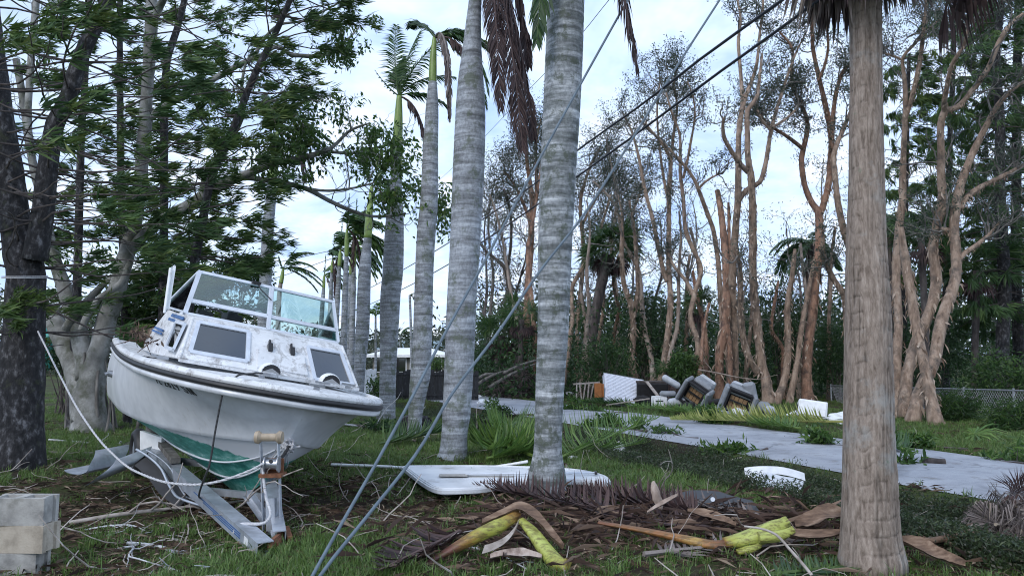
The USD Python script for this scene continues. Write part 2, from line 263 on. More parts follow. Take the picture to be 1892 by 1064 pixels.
noisy('paper_bark_red', [(0.30, (0.12, 0.060, 0.040)), (0.5, (0.27, 0.155, 0.105)), (0.72, (0.38, 0.25, 0.18))], scale=3.4, stretch=(2.2, 2.2, 0.5), rough=0.9, bump=0.9, bscale=9.0, dist=0.04, detail=7, stain=(3.2, 0.48, 0.66, (0.075, 0.052, 0.042)))
noisy('paper_bark_grey', [(0.30, (0.13, 0.10, 0.08)), (0.5, (0.27, 0.22, 0.185)), (0.72, (0.40, 0.35, 0.31))], scale=3.4, stretch=(2.2, 2.2, 0.5), rough=0.9, bump=0.9, bscale=9.0, dist=0.04, detail=7)
noisy('grey_bark', [(0.30, (0.06, 0.055, 0.05)), (0.5, (0.14, 0.13, 0.12)), (0.72, (0.25, 0.24, 0.225))], scale=5.0, stretch=(1.5, 1.5, 0.5), rough=0.9, bump=0.6, dist=0.03)
noisy('dark_bark', [(0.30, (0.03, 0.025, 0.024)), (0.5, (0.075, 0.062, 0.058)), (0.72, (0.14, 0.12, 0.11))], scale=5.0, stretch=(1.5, 1.5, 0.5), rough=0.9, bump=0.6, dist=0.03)
noisy('dead_wood', [(0.30, (0.17, 0.14, 0.12)), (0.5, (0.33, 0.29, 0.26)), (0.72, (0.47, 0.43, 0.40))], scale=9.0, rough=0.85, bump=0.4)
noisy('lichen_wood', [(0.30, (0.20, 0.20, 0.21)), (0.48, (0.42, 0.43, 0.45)), (0.7, (0.58, 0.59, 0.62))], scale=14.0, rough=0.9, bump=0.4)
plain('crownshaft', (0.20, 0.29, 0.075), 0.4, var=0.35, scale=5.0, stretch=(1, 1, 0.4), stain=(3.5, 0.55, 0.75, (0.14, 0.12, 0.05)))
leafy('palm_leaf', [(0.0, (0.018, 0.040, 0.014)), (0.5, (0.038, 0.085, 0.026)), (0.9, (0.085, 0.14, 0.040)), (1.0, (0.20, 0.24, 0.07))], rough=0.4, trans=0.25)
leafy('palm_leaf_yellow', [(0.0, (0.10, 0.14, 0.030)), (0.5, (0.22, 0.27, 0.065)), (0.9, (0.36, 0.38, 0.12)), (1.0, (0.36, 0.36, 0.12))], rough=0.45, trans=0.25)
leafy('palm_leaf_bright', [(0.0, (0.045, 0.095, 0.020)), (0.5, (0.085, 0.16, 0.035)), (0.9, (0.16, 0.24, 0.055)), (1.0, (0.20, 0.24, 0.07))], rough=0.42, trans=0.25)
leafy('palm_dead', [(0.0, (0.018, 0.012, 0.013)), (0.5, (0.050, 0.030, 0.031)), (0.9, (0.105, 0.066, 0.060)), (1.0, (0.22, 0.14, 0.09))], rough=0.7, trans=0.08)
leafy('palm_dead_grey', [(0.0, (0.045, 0.036, 0.034)), (0.5, (0.13, 0.105, 0.098)), (0.9, (0.25, 0.215, 0.20)), (1.0, (0.34, 0.28, 0.22))], rough=0.8, trans=0.08)
leafy('palm_brown', [(0.0, (0.035, 0.020, 0.017)), (0.5, (0.085, 0.052, 0.040)), (0.85, (0.19, 0.125, 0.09)), (1.0, (0.34, 0.25, 0.19))], rough=0.7, trans=0.1)
leafy('pine_needle', [(0.0, (0.036, 0.080, 0.034)), (0.45, (0.075, 0.145, 0.050)), (0.8, (0.130, 0.200, 0.052)), (1.0, (0.17, 0.20, 0.055))], rough=0.6, trans=0.35)
leafy('fig_leaf', [(0.0, (0.020, 0.048, 0.012)), (0.5, (0.050, 0.105, 0.022)), (0.85, (0.095, 0.165, 0.034)), (1.0, (0.17, 0.19, 0.05))], rough=0.38, trans=0.25)
leafy('paper_leaf', [(0.0, (0.022, 0.034, 0.026)), (0.5, (0.045, 0.064, 0.046)), (0.85, (0.080, 0.098, 0.070)), (1.0, (0.11, 0.10, 0.08))], rough=0.6, trans=0.25)
leafy('shrub_leaf', [(0.0, (0.010, 0.026, 0.011)), (0.5, (0.026, 0.060, 0.018)), (0.85, (0.058, 0.112, 0.026)), (1.0, (0.11, 0.17, 0.04))], rough=0.45, trans=0.25)
leafy('far_leaf', [(0.0, (0.030, 0.040, 0.028)), (0.5, (0.055, 0.070, 0.045)), (1.0, (0.095, 0.105, 0.065))], rough=0.7, trans=0.2)

# ------------------------------------------------------------------ ground, road
def axis(a, near, far, n_near, n_far, off=0.0):
    lo = -np.geomspace(1, 1 + (far + a), n_far)[::-1] + 1 + a
    return lo
xs = np.concatenate([-np.geomspace(14, 900, 40)[::-1], np.linspace(-13.9, 13.9, 240), np.geomspace(14, 900, 40)])
ys = np.concatenate([[-900, -300, -100, -40, -15, -5], np.linspace(0, 34, 300), np.geomspace(34.3, 1500, 60)])
X, Yy = np.meshgrid(xs, ys, indexing='ij')
Z = gh(X, Yy)
E_ = road_e(X, Yy)
# under the road the ground drops a little so that the road's sheet lies clear of it
Z = Z - 0.03 * smooth01((ROADW - 0.05 - np.abs(E_)) / 0.15)
v, f = grid(np.stack([X, Yy, Z], -1))
obj('ground', (v, f), 'ground', smooth=True, kind='structure')
rp = ROADP[::2]; rn = ROADN[::2]
wob = 0.16 * (meshkit.fbm(np.stack([np.arange(len(rp)) * 0.35, 0 * rp[:, 0], 0 * rp[:, 0]], -1), 4, 3) - 0.5)
wob2 = 0.16 * (meshkit.fbm(np.stack([np.arange(len(rp)) * 0.35, 0 * rp[:, 0], 0 * rp[:, 0] + 9], -1), 4, 4) - 0.5)
cols = np.linspace(-1, 1, 9)
P = []
for c in cols:
    off = c * (ROADW - 0.02) + np.where(c < 0, wob, wob2) * abs(c)
    q = rp + rn * off[:, None]; P.append(np.c_[q, gh(q[:, 0], q[:, 1]) + 0.004 + 0.035 * (1 - c * c)])
v, f = grid(np.stack(P, 1))
obj('road', (v, f), 'asphalt', smooth=True, kind='structure')

# ------------------------------------------------------------------ grass, weeds, litter: countless small growth
def tuft(rng, n, h, w, lean, spread, r0=0.0, r1=1.0, up=0.5):
    mb = MB(); a = rng.uniform(0, 2 * np.pi, n); rad = spread * np.sqrt(rng.uniform(0, 1, n))
    P0 = np.stack([rad * np.cos(a), rad * np.sin(a), np.full(n, -0.01)], 1)
    b = rng.uniform(0, 2 * np.pi, n); D = np.stack([np.cos(b), np.sin(b), np.zeros(n)], 1); H = h * rng.uniform(0.45, 1.15, n); Ln = lean * rng.uniform(0.2, 1.3, n)
    S = np.stack([-D[:, 1], D[:, 0], 0 * b], 1) * w / 2
    m = P0 + D * (Ln * H * 0.35)[:, None] + UP * (H * 0.6)[:, None]; t = P0 + D * (Ln * H)[:, None] + UP * (H * rng.uniform(0.75, 1.0, n))[:, None]
    v = np.stack([P0 - S, P0 + S, m + S * 0.8, m - S * 0.8, t], 1).reshape(-1, 3); k = np.arange(n)[:, None] * 5
    mb.add(v, np.vstack([k + [0, 1, 2], k + [0, 2, 3], k + [3, 2, 4]]), np.repeat(rng.uniform(r0, r1, n), 5)); return mb
def leafy_plant(rng, n, h, spread, L, W, r0=0, r1=1):
    P = np.stack([rng.normal(0, spread, n), rng.normal(0, spread, n), h * rng.uniform(0.05, 1, n)], 1); D = rdir(rng, n) + [0, 0, 0.35]
    v, f = leaves(P, D, rdir(rng, n) + [0, 0, 1.2], L * rng.uniform(.6, 1.3, n), W * rng.uniform(.7, 1.2, n))
    return MB().add(v, f, np.repeat(rng.uniform(r0, r1, n), 4))
def scatter(name, protos, mat, pts, rng, smin=0.7, smax=1.3, which=None, tilt=0.0):
    pi = UsdGeom.PointInstancer.Define(stage, path_of(name, None)); rel = []
    for k, mb in enumerate(protos):
        v, f, r = mb.mesh(); m = usdkit.mesh(stage, f'{pi.GetPath()}/{name}_clump_{k + 1:03d}', (v, f), MAT[mat])
        UsdGeom.PrimvarsAPI(m).CreatePrimvar('rnd', Sdf.ValueTypeNames.FloatArray, 'vertex').Set(Vt.FloatArray.FromNumpy(r.astype(np.float32)))
        rel.append(m.GetPath())
    pi.CreatePrototypesRel().SetTargets(rel); n = len(pts)
    pi.CreatePositionsAttr(Vt.Vec3fArray.FromNumpy(np.asarray(pts, np.float32)))
    pi.CreateProtoIndicesAttr(Vt.IntArray.FromNumpy((rng.integers(0, len(protos), n) if which is None else which).astype(np.int32)))
    s = rng.uniform(smin, smax, n)[:, None] * np.ones((1, 3)); pi.CreateScalesAttr(Vt.Vec3fArray.FromNumpy(s.astype(np.float32)))
    a = rng.uniform(0, np.pi, n); ax = np.stack([rng.normal(0, tilt, n), rng.normal(0, tilt, n), np.ones(n)], 1); ax = nrm(ax)
    q = np.c_[ax * np.sin(a)[:, None], np.cos(a)]
    pi.CreateOrientationsAttr(Vt.QuathArray([Gf.Quath(float(w), float(x), float(y), float(z)) for x, y, z, w in q]))
    tag(pi.GetPrim(), kind='stuff'); return pi.GetPrim()
def ground_points(rng, n, ymin, ymax, power=1.0, xlim=None):
    "points spread over the lawn in view, thinner with distance"
    y = ymin * (ymax / ymin) ** rng.uniform(0, 1, n) if power == 1 else ymin + (ymax - ymin) * rng.uniform(0, 1, n) ** power
    x = rng.uniform(-0.74, 0.74, n) * (y + 0.6)
    return np.stack([x, y, gh(x, y)], 1)
rng = np.random.default_rng(11)
P = ground_points(rng, 80000, 4.6, 32)
e = road_e(P[:, 0], P[:, 1])
patch = meshkit.fbm(P * [0.55, 0.55, 0] , 4, 31)
ditch = (e < -ROADW + 0.1) & (e > -ROADW - 2.3) & (P[:, 1] < 24)
mud = np.exp(-((P[:, 0] + 3.6) / 1.7) ** 2 - ((P[:, 1] - 8.2) / 1.6) ** 2) + 0.7 * np.exp(-((P[:, 0] + 5.4) / 1.6) ** 2 - ((P[:, 1] - 9.2) / 2.0) ** 2)
dead = 0.38 * np.exp(-((P[:, 0] - 1.3) / 1.6) ** 2 - ((P[:, 1] - 7.0) / 0.8) ** 2) + 0.4 * np.exp(-((P[:, 0] + 1.8) / 0.9) ** 2 - ((P[:, 1] - 8.0) / 2.0) ** 2)
keep = (rng.uniform(0, 1, len(P)) < np.clip((patch - 0.33) * 6, 0.12, 1) * (1 - np.clip(mud * 1.4, 0, 0.97)) * (1 - np.clip(dead, 0, .85))) & (np.abs(e) > ROADW + 0.05 * rng.normal(size=len(P))) & (~ditch | (rng.uniform(0, 1, len(P)) < 0.12))
scatter('grass', [tuft(rng, 16, 0.085, 0.0075, 0.8, 0.05), tuft(rng, 14, 0.12, 0.008, 0.9, 0.05, 0, .85), tuft(rng, 18, 0.06, 0.007, 1.0, 0.06), tuft(rng, 12, 0.13, 0.007, 0.9, 0.04, .2, .95)], 'grass_blade', P[keep], rng, 0.6, 1.25)
# low dark weeds in the ditch
P = ground_points(rng, 100000, 5.2, 26)
e = road_e(P[:, 0], P[:, 1]); near = -e - ROADW
keep = (near > 0.26 + 0.5 * (meshkit.fbm(P * [1.1, 1.1, 0], 3, 22) - .3)) & (near < 2.3 + 0.6 * (meshkit.fbm(P * [.8, .8, 0], 3, 2) - .5)) & (rng.uniform(0, 1, len(P)) < np.clip((meshkit.fbm(P * [1.3, 1.3, 0], 3, 8) - 0.20) * 3.6, 0.25, 1))
scatter('ditch_weeds', [leafy_plant(rng, 60, 0.13, 0.085, 0.036, 0.016), leafy_plant(rng, 50, 0.19, 0.07, 0.040, 0.014), leafy_plant(rng, 44, 0.09, 0.10, 0.036, 0.017, .2, 1)], 'weed_leaf', P[keep], rng, 0.6, 1.35)
# dead leaf and twig litter
def litter_clump(rng, n, L, W):
    P0 = np.stack([rng.normal(0, .11, n), rng.normal(0, .11, n), rng.uniform(0.005, 0.05, n)], 1); D = rdir(rng, n) * [1, 1, .25]
    v, f = leaves(P0, D, rdir(rng, n) * .6 + [0, 0, 1], L * rng.uniform(.5, 1.6, n), W * rng.uniform(.5, 1.4, n)); return MB().add(v, f, np.repeat(rng.uniform(0, 1, n) ** 1.3, 4))
P = ground_points(rng, 9000, 4.6, 30)
e = road_e(P[:, 0], P[:, 1]); mud = np.exp(-((P[:, 0] + 3.6) / 2.4) ** 2 - ((P[:, 1] - 8.2) / 2.2) ** 2) + np.exp(-((P[:, 0] - 1.3) / 1.8) ** 2 - ((P[:, 1] - 7.0) / 0.9) ** 2) + .8 * np.exp(-((P[:, 0] + 1.5) / 1.2) ** 2 - ((P[:, 1] - 8.5) / 3.0) ** 2)
keep = (rng.uniform(0, 1, len(P)) < np.clip(0.10 + .55 * mud, 0, 1) * np.where(np.abs(e) < ROADW, .03, 1))
scatter('leaf_litter', [litter_clump(rng, 26, .05, .012), litter_clump(rng, 22, .09, .006), litter_clump(rng, 14, .16, .005)], 'litter', P[keep], rng, .6, 1.4)
noisy('rope', [(0.3, (0.32, 0.32, 0.34)), (0.5, (0.52, 0.52, 0.54)), (0.7, (0.62, 0.62, 0.64))], scale=60.0, rough=0.8, bump=0.6)
noisy('rope', [(0.3, (0.32, 0.32, 0.34)), (0.5, (0.52, 0.52, 0.54)), (0.7, (0.62, 0.62, 0.64))], scale=60.0, rough=0.8, bump=0.6)

# ------------------------------------------------------------------ palms
def pxm(px, Y): return px * Y / F_PX
def trace(pts, Y, dY=None, n=40):
    "a traced stem: (px, py, half width in px) -> points and radii at its own distance; dY(k in 0..1) bends it in depth"
    k = np.linspace(0, 1, len(pts)); off = (lambda t: 0 * t) if dY is None else dY
    W = np.array([at(p[0], p[1], Y + off(t)) for p, t in zip(pts, k)]); R = np.array([pxm(p[2], Y + off(t)) for p, t in zip(pts, k)])
    t = np.r_[0, np.cumsum(np.linalg.norm(np.diff(W, axis=0), axis=1) + 1e-9)]; u = np.linspace(0, t[-1], n)
    return PchipInterpolator(t, W)(u), PchipInterpolator(t, R)(u)
def frond(rng, p0, d0, L, grav=0.9, wind=(0, 0, 0), leaf=0.45, n=58, wid=0.05, hang=0.3, rr=(0.1, 0.8), thick=0.022, fold=0.0, bare=0.14, sag=0.25):
    "a feather palm leaf: a bending rib with leaflets of two bent pieces each side"
    N = 16; d = nrm(d0); p = np.asarray(p0, float); pts = [p]; w = np.asarray(wind, float)
    for i in range(N - 1):
        d = nrm(d + (np.array([0, 0, -grav]) + w) * (1.6 / N)); p = p + d * L / (N - 1); pts.append(p)
    pts = np.array(pts); T = nrm(np.gradient(pts, axis=0)); mb = MB()
    mb.tube(pts, np.linspace(thick, thick * 0.25, N), 5, r=rr[1])
    u = np.linspace(bare, 0.99, n); q = np.stack([np.interp(u, np.linspace(0, 1, N), pts[:, k]) for k in range(3)], 1); t = nrm(np.stack([np.interp(u, np.linspace(0, 1, N), T[:, k]) for k in range(3)], 1))
    S = np.cross(t, UP); S = np.where(np.linalg.norm(S, axis=1, keepdims=True) < .15, [[1.0, 0.2, 0]], S); S = nrm(S)
    for sg in (-1, 1):
        l = leaf * np.sin(np.pi * np.clip(0.18 + 0.80 * u, 0, 1)) ** 0.6 * rng.uniform(.8, 1.15, n)
        D = nrm(S * sg * (1 - fold) + t * (0.55 + 0.5 * u)[:, None] + np.array([0, 0, -hang]) + w * 0.7 + 0.10 * rng.normal(size=(n, 3)))
        m = q + D * (l * 0.5)[:, None]; e = nrm(D + np.array([0, 0, -sag - hang]) + w * 0.4); tip = m + e * (l * 0.5)[:, None]
        B = nrm(np.cross(D, np.cross(t, D) + 0.3 * rng.normal(size=(n, 3)))) * wid / 2
        v = np.stack([q - B * .6, q + B * .6, m + B, m - B, tip], 1).reshape(-1, 3); k = np.arange(n)[:, None] * 5
        mb.add(v, np.vstack([k + [0, 1, 2], k + [0, 2, 3], k + [3, 2, 4]]), np.repeat(rng.uniform(rr[0], rr[1], n), 5))
    return mb
def fan(rng, p0, d0, petiole, R, n=30, spread=115, droop=0.5, wid=0.035, rr=(0.1, 0.85), normal=None, split=0.45):
    "a fan palm leaf: a stalk and pointed segments spread from its end, drooping at the tips"
    d = nrm(d0); p0 = np.asarray(p0, float); h = p0 + d * petiole + np.array([0, 0, -0.12 * petiole * droop]); mb = MB()
    mb.tube(np.array([p0, (p0 + h) / 2 + [0, 0, 0.03 * petiole], h]), [0.016, 0.013, 0.010], 5, r=rr[1])
    N = nrm(np.cross(d, rng.normal(size=3)) if normal is None else np.asarray(normal, float)); S = nrm(np.cross(d, N))
    a = np.radians(np.linspace(-spread, spread, n)) + rng.normal(0, .03, n)
    D = nrm(d[None] * np.cos(a)[:, None] + S[None] * np.sin(a)[:, None] + N * 0.12 * rng.normal(size=(n, 1))); l = R * rng.uniform(.82, 1.08, n) * (0.78 + 0.22 * np.cos(a))
    m = h + D * (l * 0.55)[:, None]; e = nrm(D + np.array([0, 0, -droop]) * rng.uniform(.5, 1.4, (n, 1)) + .08 * rng.normal(size=(n, 3))); tip = m + e * (l * 0.45)[:, None]
    B = nrm(np.cross(D, N + .25 * rng.normal(size=(n, 3)))) * wid * R / 2
    v = np.stack([np.repeat(h[None], n, 0), m + B, m - B, tip], 1).reshape(-1, 3); k = np.arange(n)[:, None] * 4
    mb.add(v, np.vstack([k + [0, 1, 2], k + [1, 3, 2]]), np.repeat(rng.uniform(rr[0], rr[1], n), 4)); return mb
def palm_trunk(pts, Y, mat, parent, n=300, sides=28, seed=0, ring=0.035, amp=0.010, sink=0.12):
    C, R = trace(pts, Y, n=n); C[0, 2] -= sink; v, f = tube(C, R, sides)
    w = v[:-2]; z = w[:, 2]; a = np.arange(len(w)) % sides
    c = np.repeat(C, sides, 0); d = w - c
    k = 1 - 1.4 * amp * np.exp(-(((z / ring / 3.2 + .35 * meshkit.noise(np.c_[z * 1.7, 0 * z, 0 * z], seed)) % 1 - .5) / .13) ** 2) + 0.05 * (meshkit.fbm(w * [3, 3, 1.2], 3, seed) - .5)
    low = np.clip((C[0, 2] + sink + 0.55 - z) / 0.55, 0, 1); k = k + low ** 2 * 0.10 * (meshkit.noise(w * [4, 4, .5], seed + 2) - .35)
    v[:-2] = c + d * k[:, None]
    return obj('trunk', (v, f), mat, parent, smooth=True)
def shaft(pts, Y, parent, mat='crownshaft', n=16):
    C, R = trace(pts, Y, n=n); R = R * (1 + 0.12 * np.sin(np.linspace(0, np.pi, n))); return obj('crownshaft', tube(C, R, 16), mat, parent, smooth=True)
W_ = np.array([0.55, 0.12, 0.02])       # the wind that swept the leaves, towards the right of the photograph
ROW = 'royal palms in the row beside the lane'
def royal(name, label, pts, Y, fronds, bark='royal_bark', shaft_pts=None, seed=0, group=None, spear=True, **k):
    t = thing(name, label, 'palm', group); rng = np.random.default_rng(900 + seed)
    palm_trunk(pts, Y, bark, t, seed=seed, **k)
    top = at(pts[-1][0], pts[-1][1], Y)
    if shaft_pts: shaft(shaft_pts, Y, t); top = at(shaft_pts[-1][0], shaft_pts[-1][1], Y)
    for fr in fronds:
        kw = dict(fr); d0 = np.array(kw.pop('d'), float); L = kw.pop('L'); mat = kw.pop('mat', 'palm_leaf'); o = np.array(kw.pop('o', (0, 0, 0)), float); lab = kw.pop('label', None)
        obj('frond', frond(rng, top + o, d0, L, **kw), mat, t, label=lab)
    return t
D = dict
royal('royal_palm', 'nearest royal palm, thick mottled grey trunk rising beside the white board', [(1008, 912, 37), (1010, 882, 34.5), (1012, 830, 26), (1013, 800, 25.5), (1016, 712, 26.5), (1022, 606, 28.5), (1025, 474, 31.5), (1031.6, 316, 34), (1040, 158, 35.5), (1046, 0, 35.5), (1050, -120, 34), (1053, -250, 27)], 8.55,
      [D(d=(-.12, -.12, -.6), L=3.5, grav=.6, hang=.6, wid=.04, leaf=.55, n=80, fold=.3), D(d=(.15, -.12, -.6), L=3.85, grav=.6, wind=(.03, 0, 0), hang=.6, mat='palm_dead', wid=.02, leaf=.55, n=150, fold=.25, label='half brown frond hanging right of the trunk'),
       D(d=(.3, 1, .7), L=2.4, wind=W_), D(d=(1, .5, .5), L=2.5, wind=W_), D(d=(.6, -.8, .9), L=2.4, wind=W_), D(d=(.2, .4, 1.2), L=2.4, wind=W_)],
      'royal_bark_mossy', [(1053, -250, 24), (1054, -330, 22), (1055, -400, 14)], seed=1)
# the fronds that hang into the top of the picture
royal('royal_palm', 'royal palm with bulging pale trunk and dead brown fronds hanging off its right side', [(833, 856, 30), (837, 838, 26), (840, 797, 23.5), (843, 768, 25.5), (846, 720, 26), (849, 659, 27), (853, 553, 27.5), (858, 474, 28), (865.5, 316, 30), (869, 210, 28.5), (870, 150, 24.5), (872, 95, 19), (875, 40, 14.5), (878, 0, 12.5), (882, -70, 12)], 11.4,
      [D(d=(.22, -.2, -.7), L=4.05, grav=.9, mat='palm_dead', hang=.7, fold=.25, leaf=.62, n=230, wid=.019, o=(.03, -.1, -.2)), D(d=(.12, -.3, -.7), L=3.8, grav=.9, mat='palm_dead', hang=.7, fold=.3, leaf=.55, n=220, wid=.019, o=(.03, 0, .1)),
       D(d=(.48, .1, -.6), L=2.9, grav=1.4, mat='palm_dead', hang=.8, fold=.3, leaf=.5, n=160, wid=.03, o=(.0, 0, .2)), D(d=(.30, -.1, -.7), L=3.9, grav=.9, mat='palm_dead', hang=.7, fold=.3, leaf=.58, n=220, wid=.018, o=(.0, -.1, -.1)),
       D(d=(.3, .5, 1.2), L=2.2, wind=W_, o=(0, 0, .5)), D(d=(1, .2, .9), L=2.2, wind=W_, o=(0, 0, .5))], shaft_pts=[(882, -70, 13), (884, -130, 13), (886, -170, 9)], seed=2)
royal('royal_palm', 'royal palm standing on a dark bulge of exposed roots', [(766, 800, 14), (767, 775, 13), (769, 752, 14), (774, 712, 17.5), (777, 690, 18.5), (781, 606, 17.5), (784, 500, 17.3), (787, 440, 17.5), (793, 368, 16.5), (796, 263, 14), (798, 210, 12.5), (799.5, 152, 8)], 15.5,
      [D(d=(.9, -.2, .9), L=1.6, grav=1.7, wind=W_ * .8, leaf=.42, n=40), D(d=(1, .2, .2), L=2.0, grav=2.2, wind=W_ * .5, leaf=.4, n=46), D(d=(1.0, -.4, .6), L=2.1, grav=2.4, wind=W_ * .4, leaf=.42, n=46), D(d=(.2, -.5, .2), L=2.7, grav=3.0, mat='palm_dead_grey', fold=.6, hang=.8, leaf=.35, n=50, label='dead grey frond hanging straight down'),
       D(d=(.5, -.3, .1), L=3.0, grav=2.8, mat='palm_dead', fold=.6, hang=.8, leaf=.35, n=55), D(d=(-.5, .2, .8), L=1.2, grav=1.1, wind=W_ * .9, leaf=.35), D(d=(.5, .6, 1), L=1.5, grav=1.0, wind=W_)], shaft_pts=[(799.5, 155, 7.5), (800, 120, 6.5), (803, 70, 4)], seed=3)
royal('royal_palm', 'royal palm with bright green crownshaft and fronds blown upright', [(713, 768, 17), (715, 754, 15), (716.5, 700, 15), (718, 650, 16), (721, 553, 18.5), (726, 500, 19), (729, 421, 17.5), (731.5, 342, 11.5), (733, 300, 9.5), (734.7, 263, 8.5)], 19.5,
      [D(d=(.05, .1, 1), L=2.0, grav=-.05, wind=W_ * .5, leaf=.55, n=44, wid=.035), D(d=(-.2, -.1, 1), L=1.9, grav=.0, wind=W_ * .35, leaf=.5, n=44, wid=.035), D(d=(.4, -.2, 1), L=2.0, grav=.3, wind=W_ * .5, leaf=.5, n=44, wid=.035), D(d=(.55, .1, .8), L=1.7, grav=.7, wind=W_ * .5, leaf=.45, n=40, wid=.035),
       D(d=(.7, -.1, .3), L=1.5, grav=.9, wind=W_ * .4, leaf=.4), D(d=(-.3, .3, .8), L=1.5, grav=.1, wind=W_ * .8, leaf=.4), D(d=(.6, -.2, -.1), L=2.2, grav=2.4, mat='palm_dead', fold=.5, hang=.8, leaf=.32, n=44), D(d=(.5, .3, .0), L=1.9, grav=2.4, mat='palm_dead', fold=.5, hang=.8, leaf=.3, n=40), D(d=(-.5, -.2, .3), L=.9, grav=-.4, leaf=.1, n=8)],
      shaft_pts=[(734.7, 265, 9), (736, 225, 7.5), (737.5, 178, 5)], seed=4)
royal('royal_palm', 'royal palm half covered by fig leaves, yellow green crownshaft showing', [(661, 742, 11.5), (662, 728, 10), (666, 660, 11), (670, 606, 12.5), (674, 500, 11.5), (677, 465, 9), (679.5, 437, 7)], 26,
      [D(d=(1, -.2, .5), L=1.9, grav=1.7, wind=W_ * .5, leaf=.45), D(d=(.6, .4, .9), L=1.7, grav=1.1, wind=W_, leaf=.45), D(d=(-.4, -.2, .8), L=1.3, grav=.9, wind=W_, leaf=.4), D(d=(.2, 0, 1), L=1.7, grav=.3, wind=W_, leaf=.45), D(d=(.7, -.3, -.1), L=2.6, grav=2.2, mat='palm_dead', fold=.5, hang=.7, leaf=.32)],
      shaft_pts=[(679.5, 440, 7.5), (682, 400, 6), (687, 345, 3.5)], seed=5)
spec = [((655, 0), (651, 599), (654, 490), (655, 430), 4.8, 33, 'royal palm with two brown fronds, next to the half covered one'), ((641, 0), (636, 599), (640, 472), (641, 424), 5.2, 31, 'slim royal palm with long bright green crownshaft and stubby fronds'),
        ((616, 0), (621, 599), (627, 490), (629, 462), 4.5, 38, 'far royal palm with ragged drooping crown, third from the left end of the row'), ((604, 0), (609, 599), (613, 502), (615, 478), 3.8, 46, 'far royal palm with a single upright spear leaf'), ((592, 0), (595, 575), (598, 530), (599, 508), 3.6, 56, 'most distant royal palm of the row, brown leaves hanging'),
        ((648, 0), (645, 599), (648, 505), (650, 470), 4.4, 41, 'pale trunked royal palm squeezed between two nearer ones')]
for i, (b, mid, top, sh, r, Y, lab) in enumerate(spec):
    by = 660 + 1.55 * 1400 / Y; bx = mid[0] - (top[0] - mid[0]) / (mid[1] - top[1]) * (by - mid[1]) * .8
    r_ = np.random.default_rng(70 + i); fr = []
    for k in range(10):
        a = r_.uniform(-.8, 2.2)
        fr.append(D(d=(math.cos(a) + .5, r_.uniform(-.6, .6), .3 + .8 * math.sin(a)), L=r_.uniform(1.4, 2.4), grav=r_.uniform(.8, 2.0), wind=W_ * r_.uniform(.3, 1), leaf=.5, wid=.085, n=34, mat='palm_leaf_bright' if k % 3 == 0 else 'palm_leaf'))
    for k in range(2): fr.append(D(d=(r_.uniform(-.2, .8), r_.uniform(-.5, .3), -.1), L=r_.uniform(1.8, 2.8), grav=2.6, mat='palm_dead', fold=.5, hang=.8, leaf=.35, wid=.05, n=26))
    fr.append(D(d=(.05, 0, 1), L=1.5, grav=0, fold=.9, leaf=.25, n=14))
    royal('royal_palm', lab, [(bx, by, r * 1.15), (mid[0], mid[1], r * 1.15), ((mid[0] + top[0]) / 2, (mid[1] + top[1]) / 2, r * 1.05), (top[0], top[1], r * .7)], Y, fr, shaft_pts=[(top[0], top[1] + 2, r * .75), ((top[0] + sh[0]) / 2, (top[1] + sh[1]) / 2, r * .7), (sh[0], sh[1], r * .4)], seed=20 + i, sides=16, n=50)
royal('royal_palm', 'lone royal palm behind the boat, its crown tangled in the fig leaves', [(481, 746, 13), (483, 720, 11), (486, 640, 11), (490, 536, 11), (496, 412, 10.5), (500, 375, 9.5), (503, 335, 8)], 27,
      [D(d=(1, -.2, .7), L=2.5, grav=1.5, wind=W_ * .6, leaf=.5, n=44), D(d=(.9, .3, .9), L=2.3, grav=1.2, wind=W_, leaf=.5), D(d=(.8, -.3, .2), L=2.6, grav=2.3, mat='palm_dead', hang=.6, leaf=.45), D(d=(.8, .3, .3), L=2.4, grav=2.2, leaf=.45, mat='palm_dead'), D(d=(-.5, 0, .9), L=1.7, grav=.8, wind=W_), D(d=(.2, 0, 1), L=2.0, grav=.4, wind=W_)],
      shaft_pts=[(503, 337, 8), (507, 290, 7), (512, 245, 4)], seed=6)
royal('small_palm', 'small palm behind the boat windshield with its crown bent over to the right', [(512, 690, 6), (514, 590, 4.5), (516, 545, 4.2), (519, 522, 3.6)], 38,
      [D(d=(.2, 0, 1), L=1.9, grav=1.0, wind=W_ * 1.2, leaf=.5, wid=.06), D(d=(.7, -.2, 1), L=2.0, grav=1.3, wind=W_, leaf=.5, wid=.06), D(d=(1, .2, .6), L=2.2, grav=1.2, wind=W_, leaf=.5, wid=.06), D(d=(1, -.3, .35), L=2.4, grav=1.1, wind=W_ * .8, leaf=.5, wid=.06), D(d=(1, 0, .1), L=2.2, grav=1.2, wind=W_ * .8, leaf=.5, wid=.06), D(d=(-.3, 0, .7), L=.7, grav=-.2, leaf=.2)],
      shaft_pts=[(519, 523, 4), (521, 512, 3.4), (523, 497, 2.2)], seed=7, bark='royal_bark_brown', sides=14, n=40)
royal('small_palm', 'tiny far palm showing above the house roof between two trunks', [(739, 690, 2.2), (739, 640, 2.0), (740, 618, 1.7)], 70, [D(d=(.8, .2 * k, 1 - .3 * k), L=1.6, grav=1.2, wind=W_, leaf=.5, wid=.12, n=16) for k in range(5)] + [D(d=(.3, 0, 1), L=1.4, grav=.8, wind=W_, leaf=.5, wid=.12, n=16)], seed=8, sides=10, n=30)
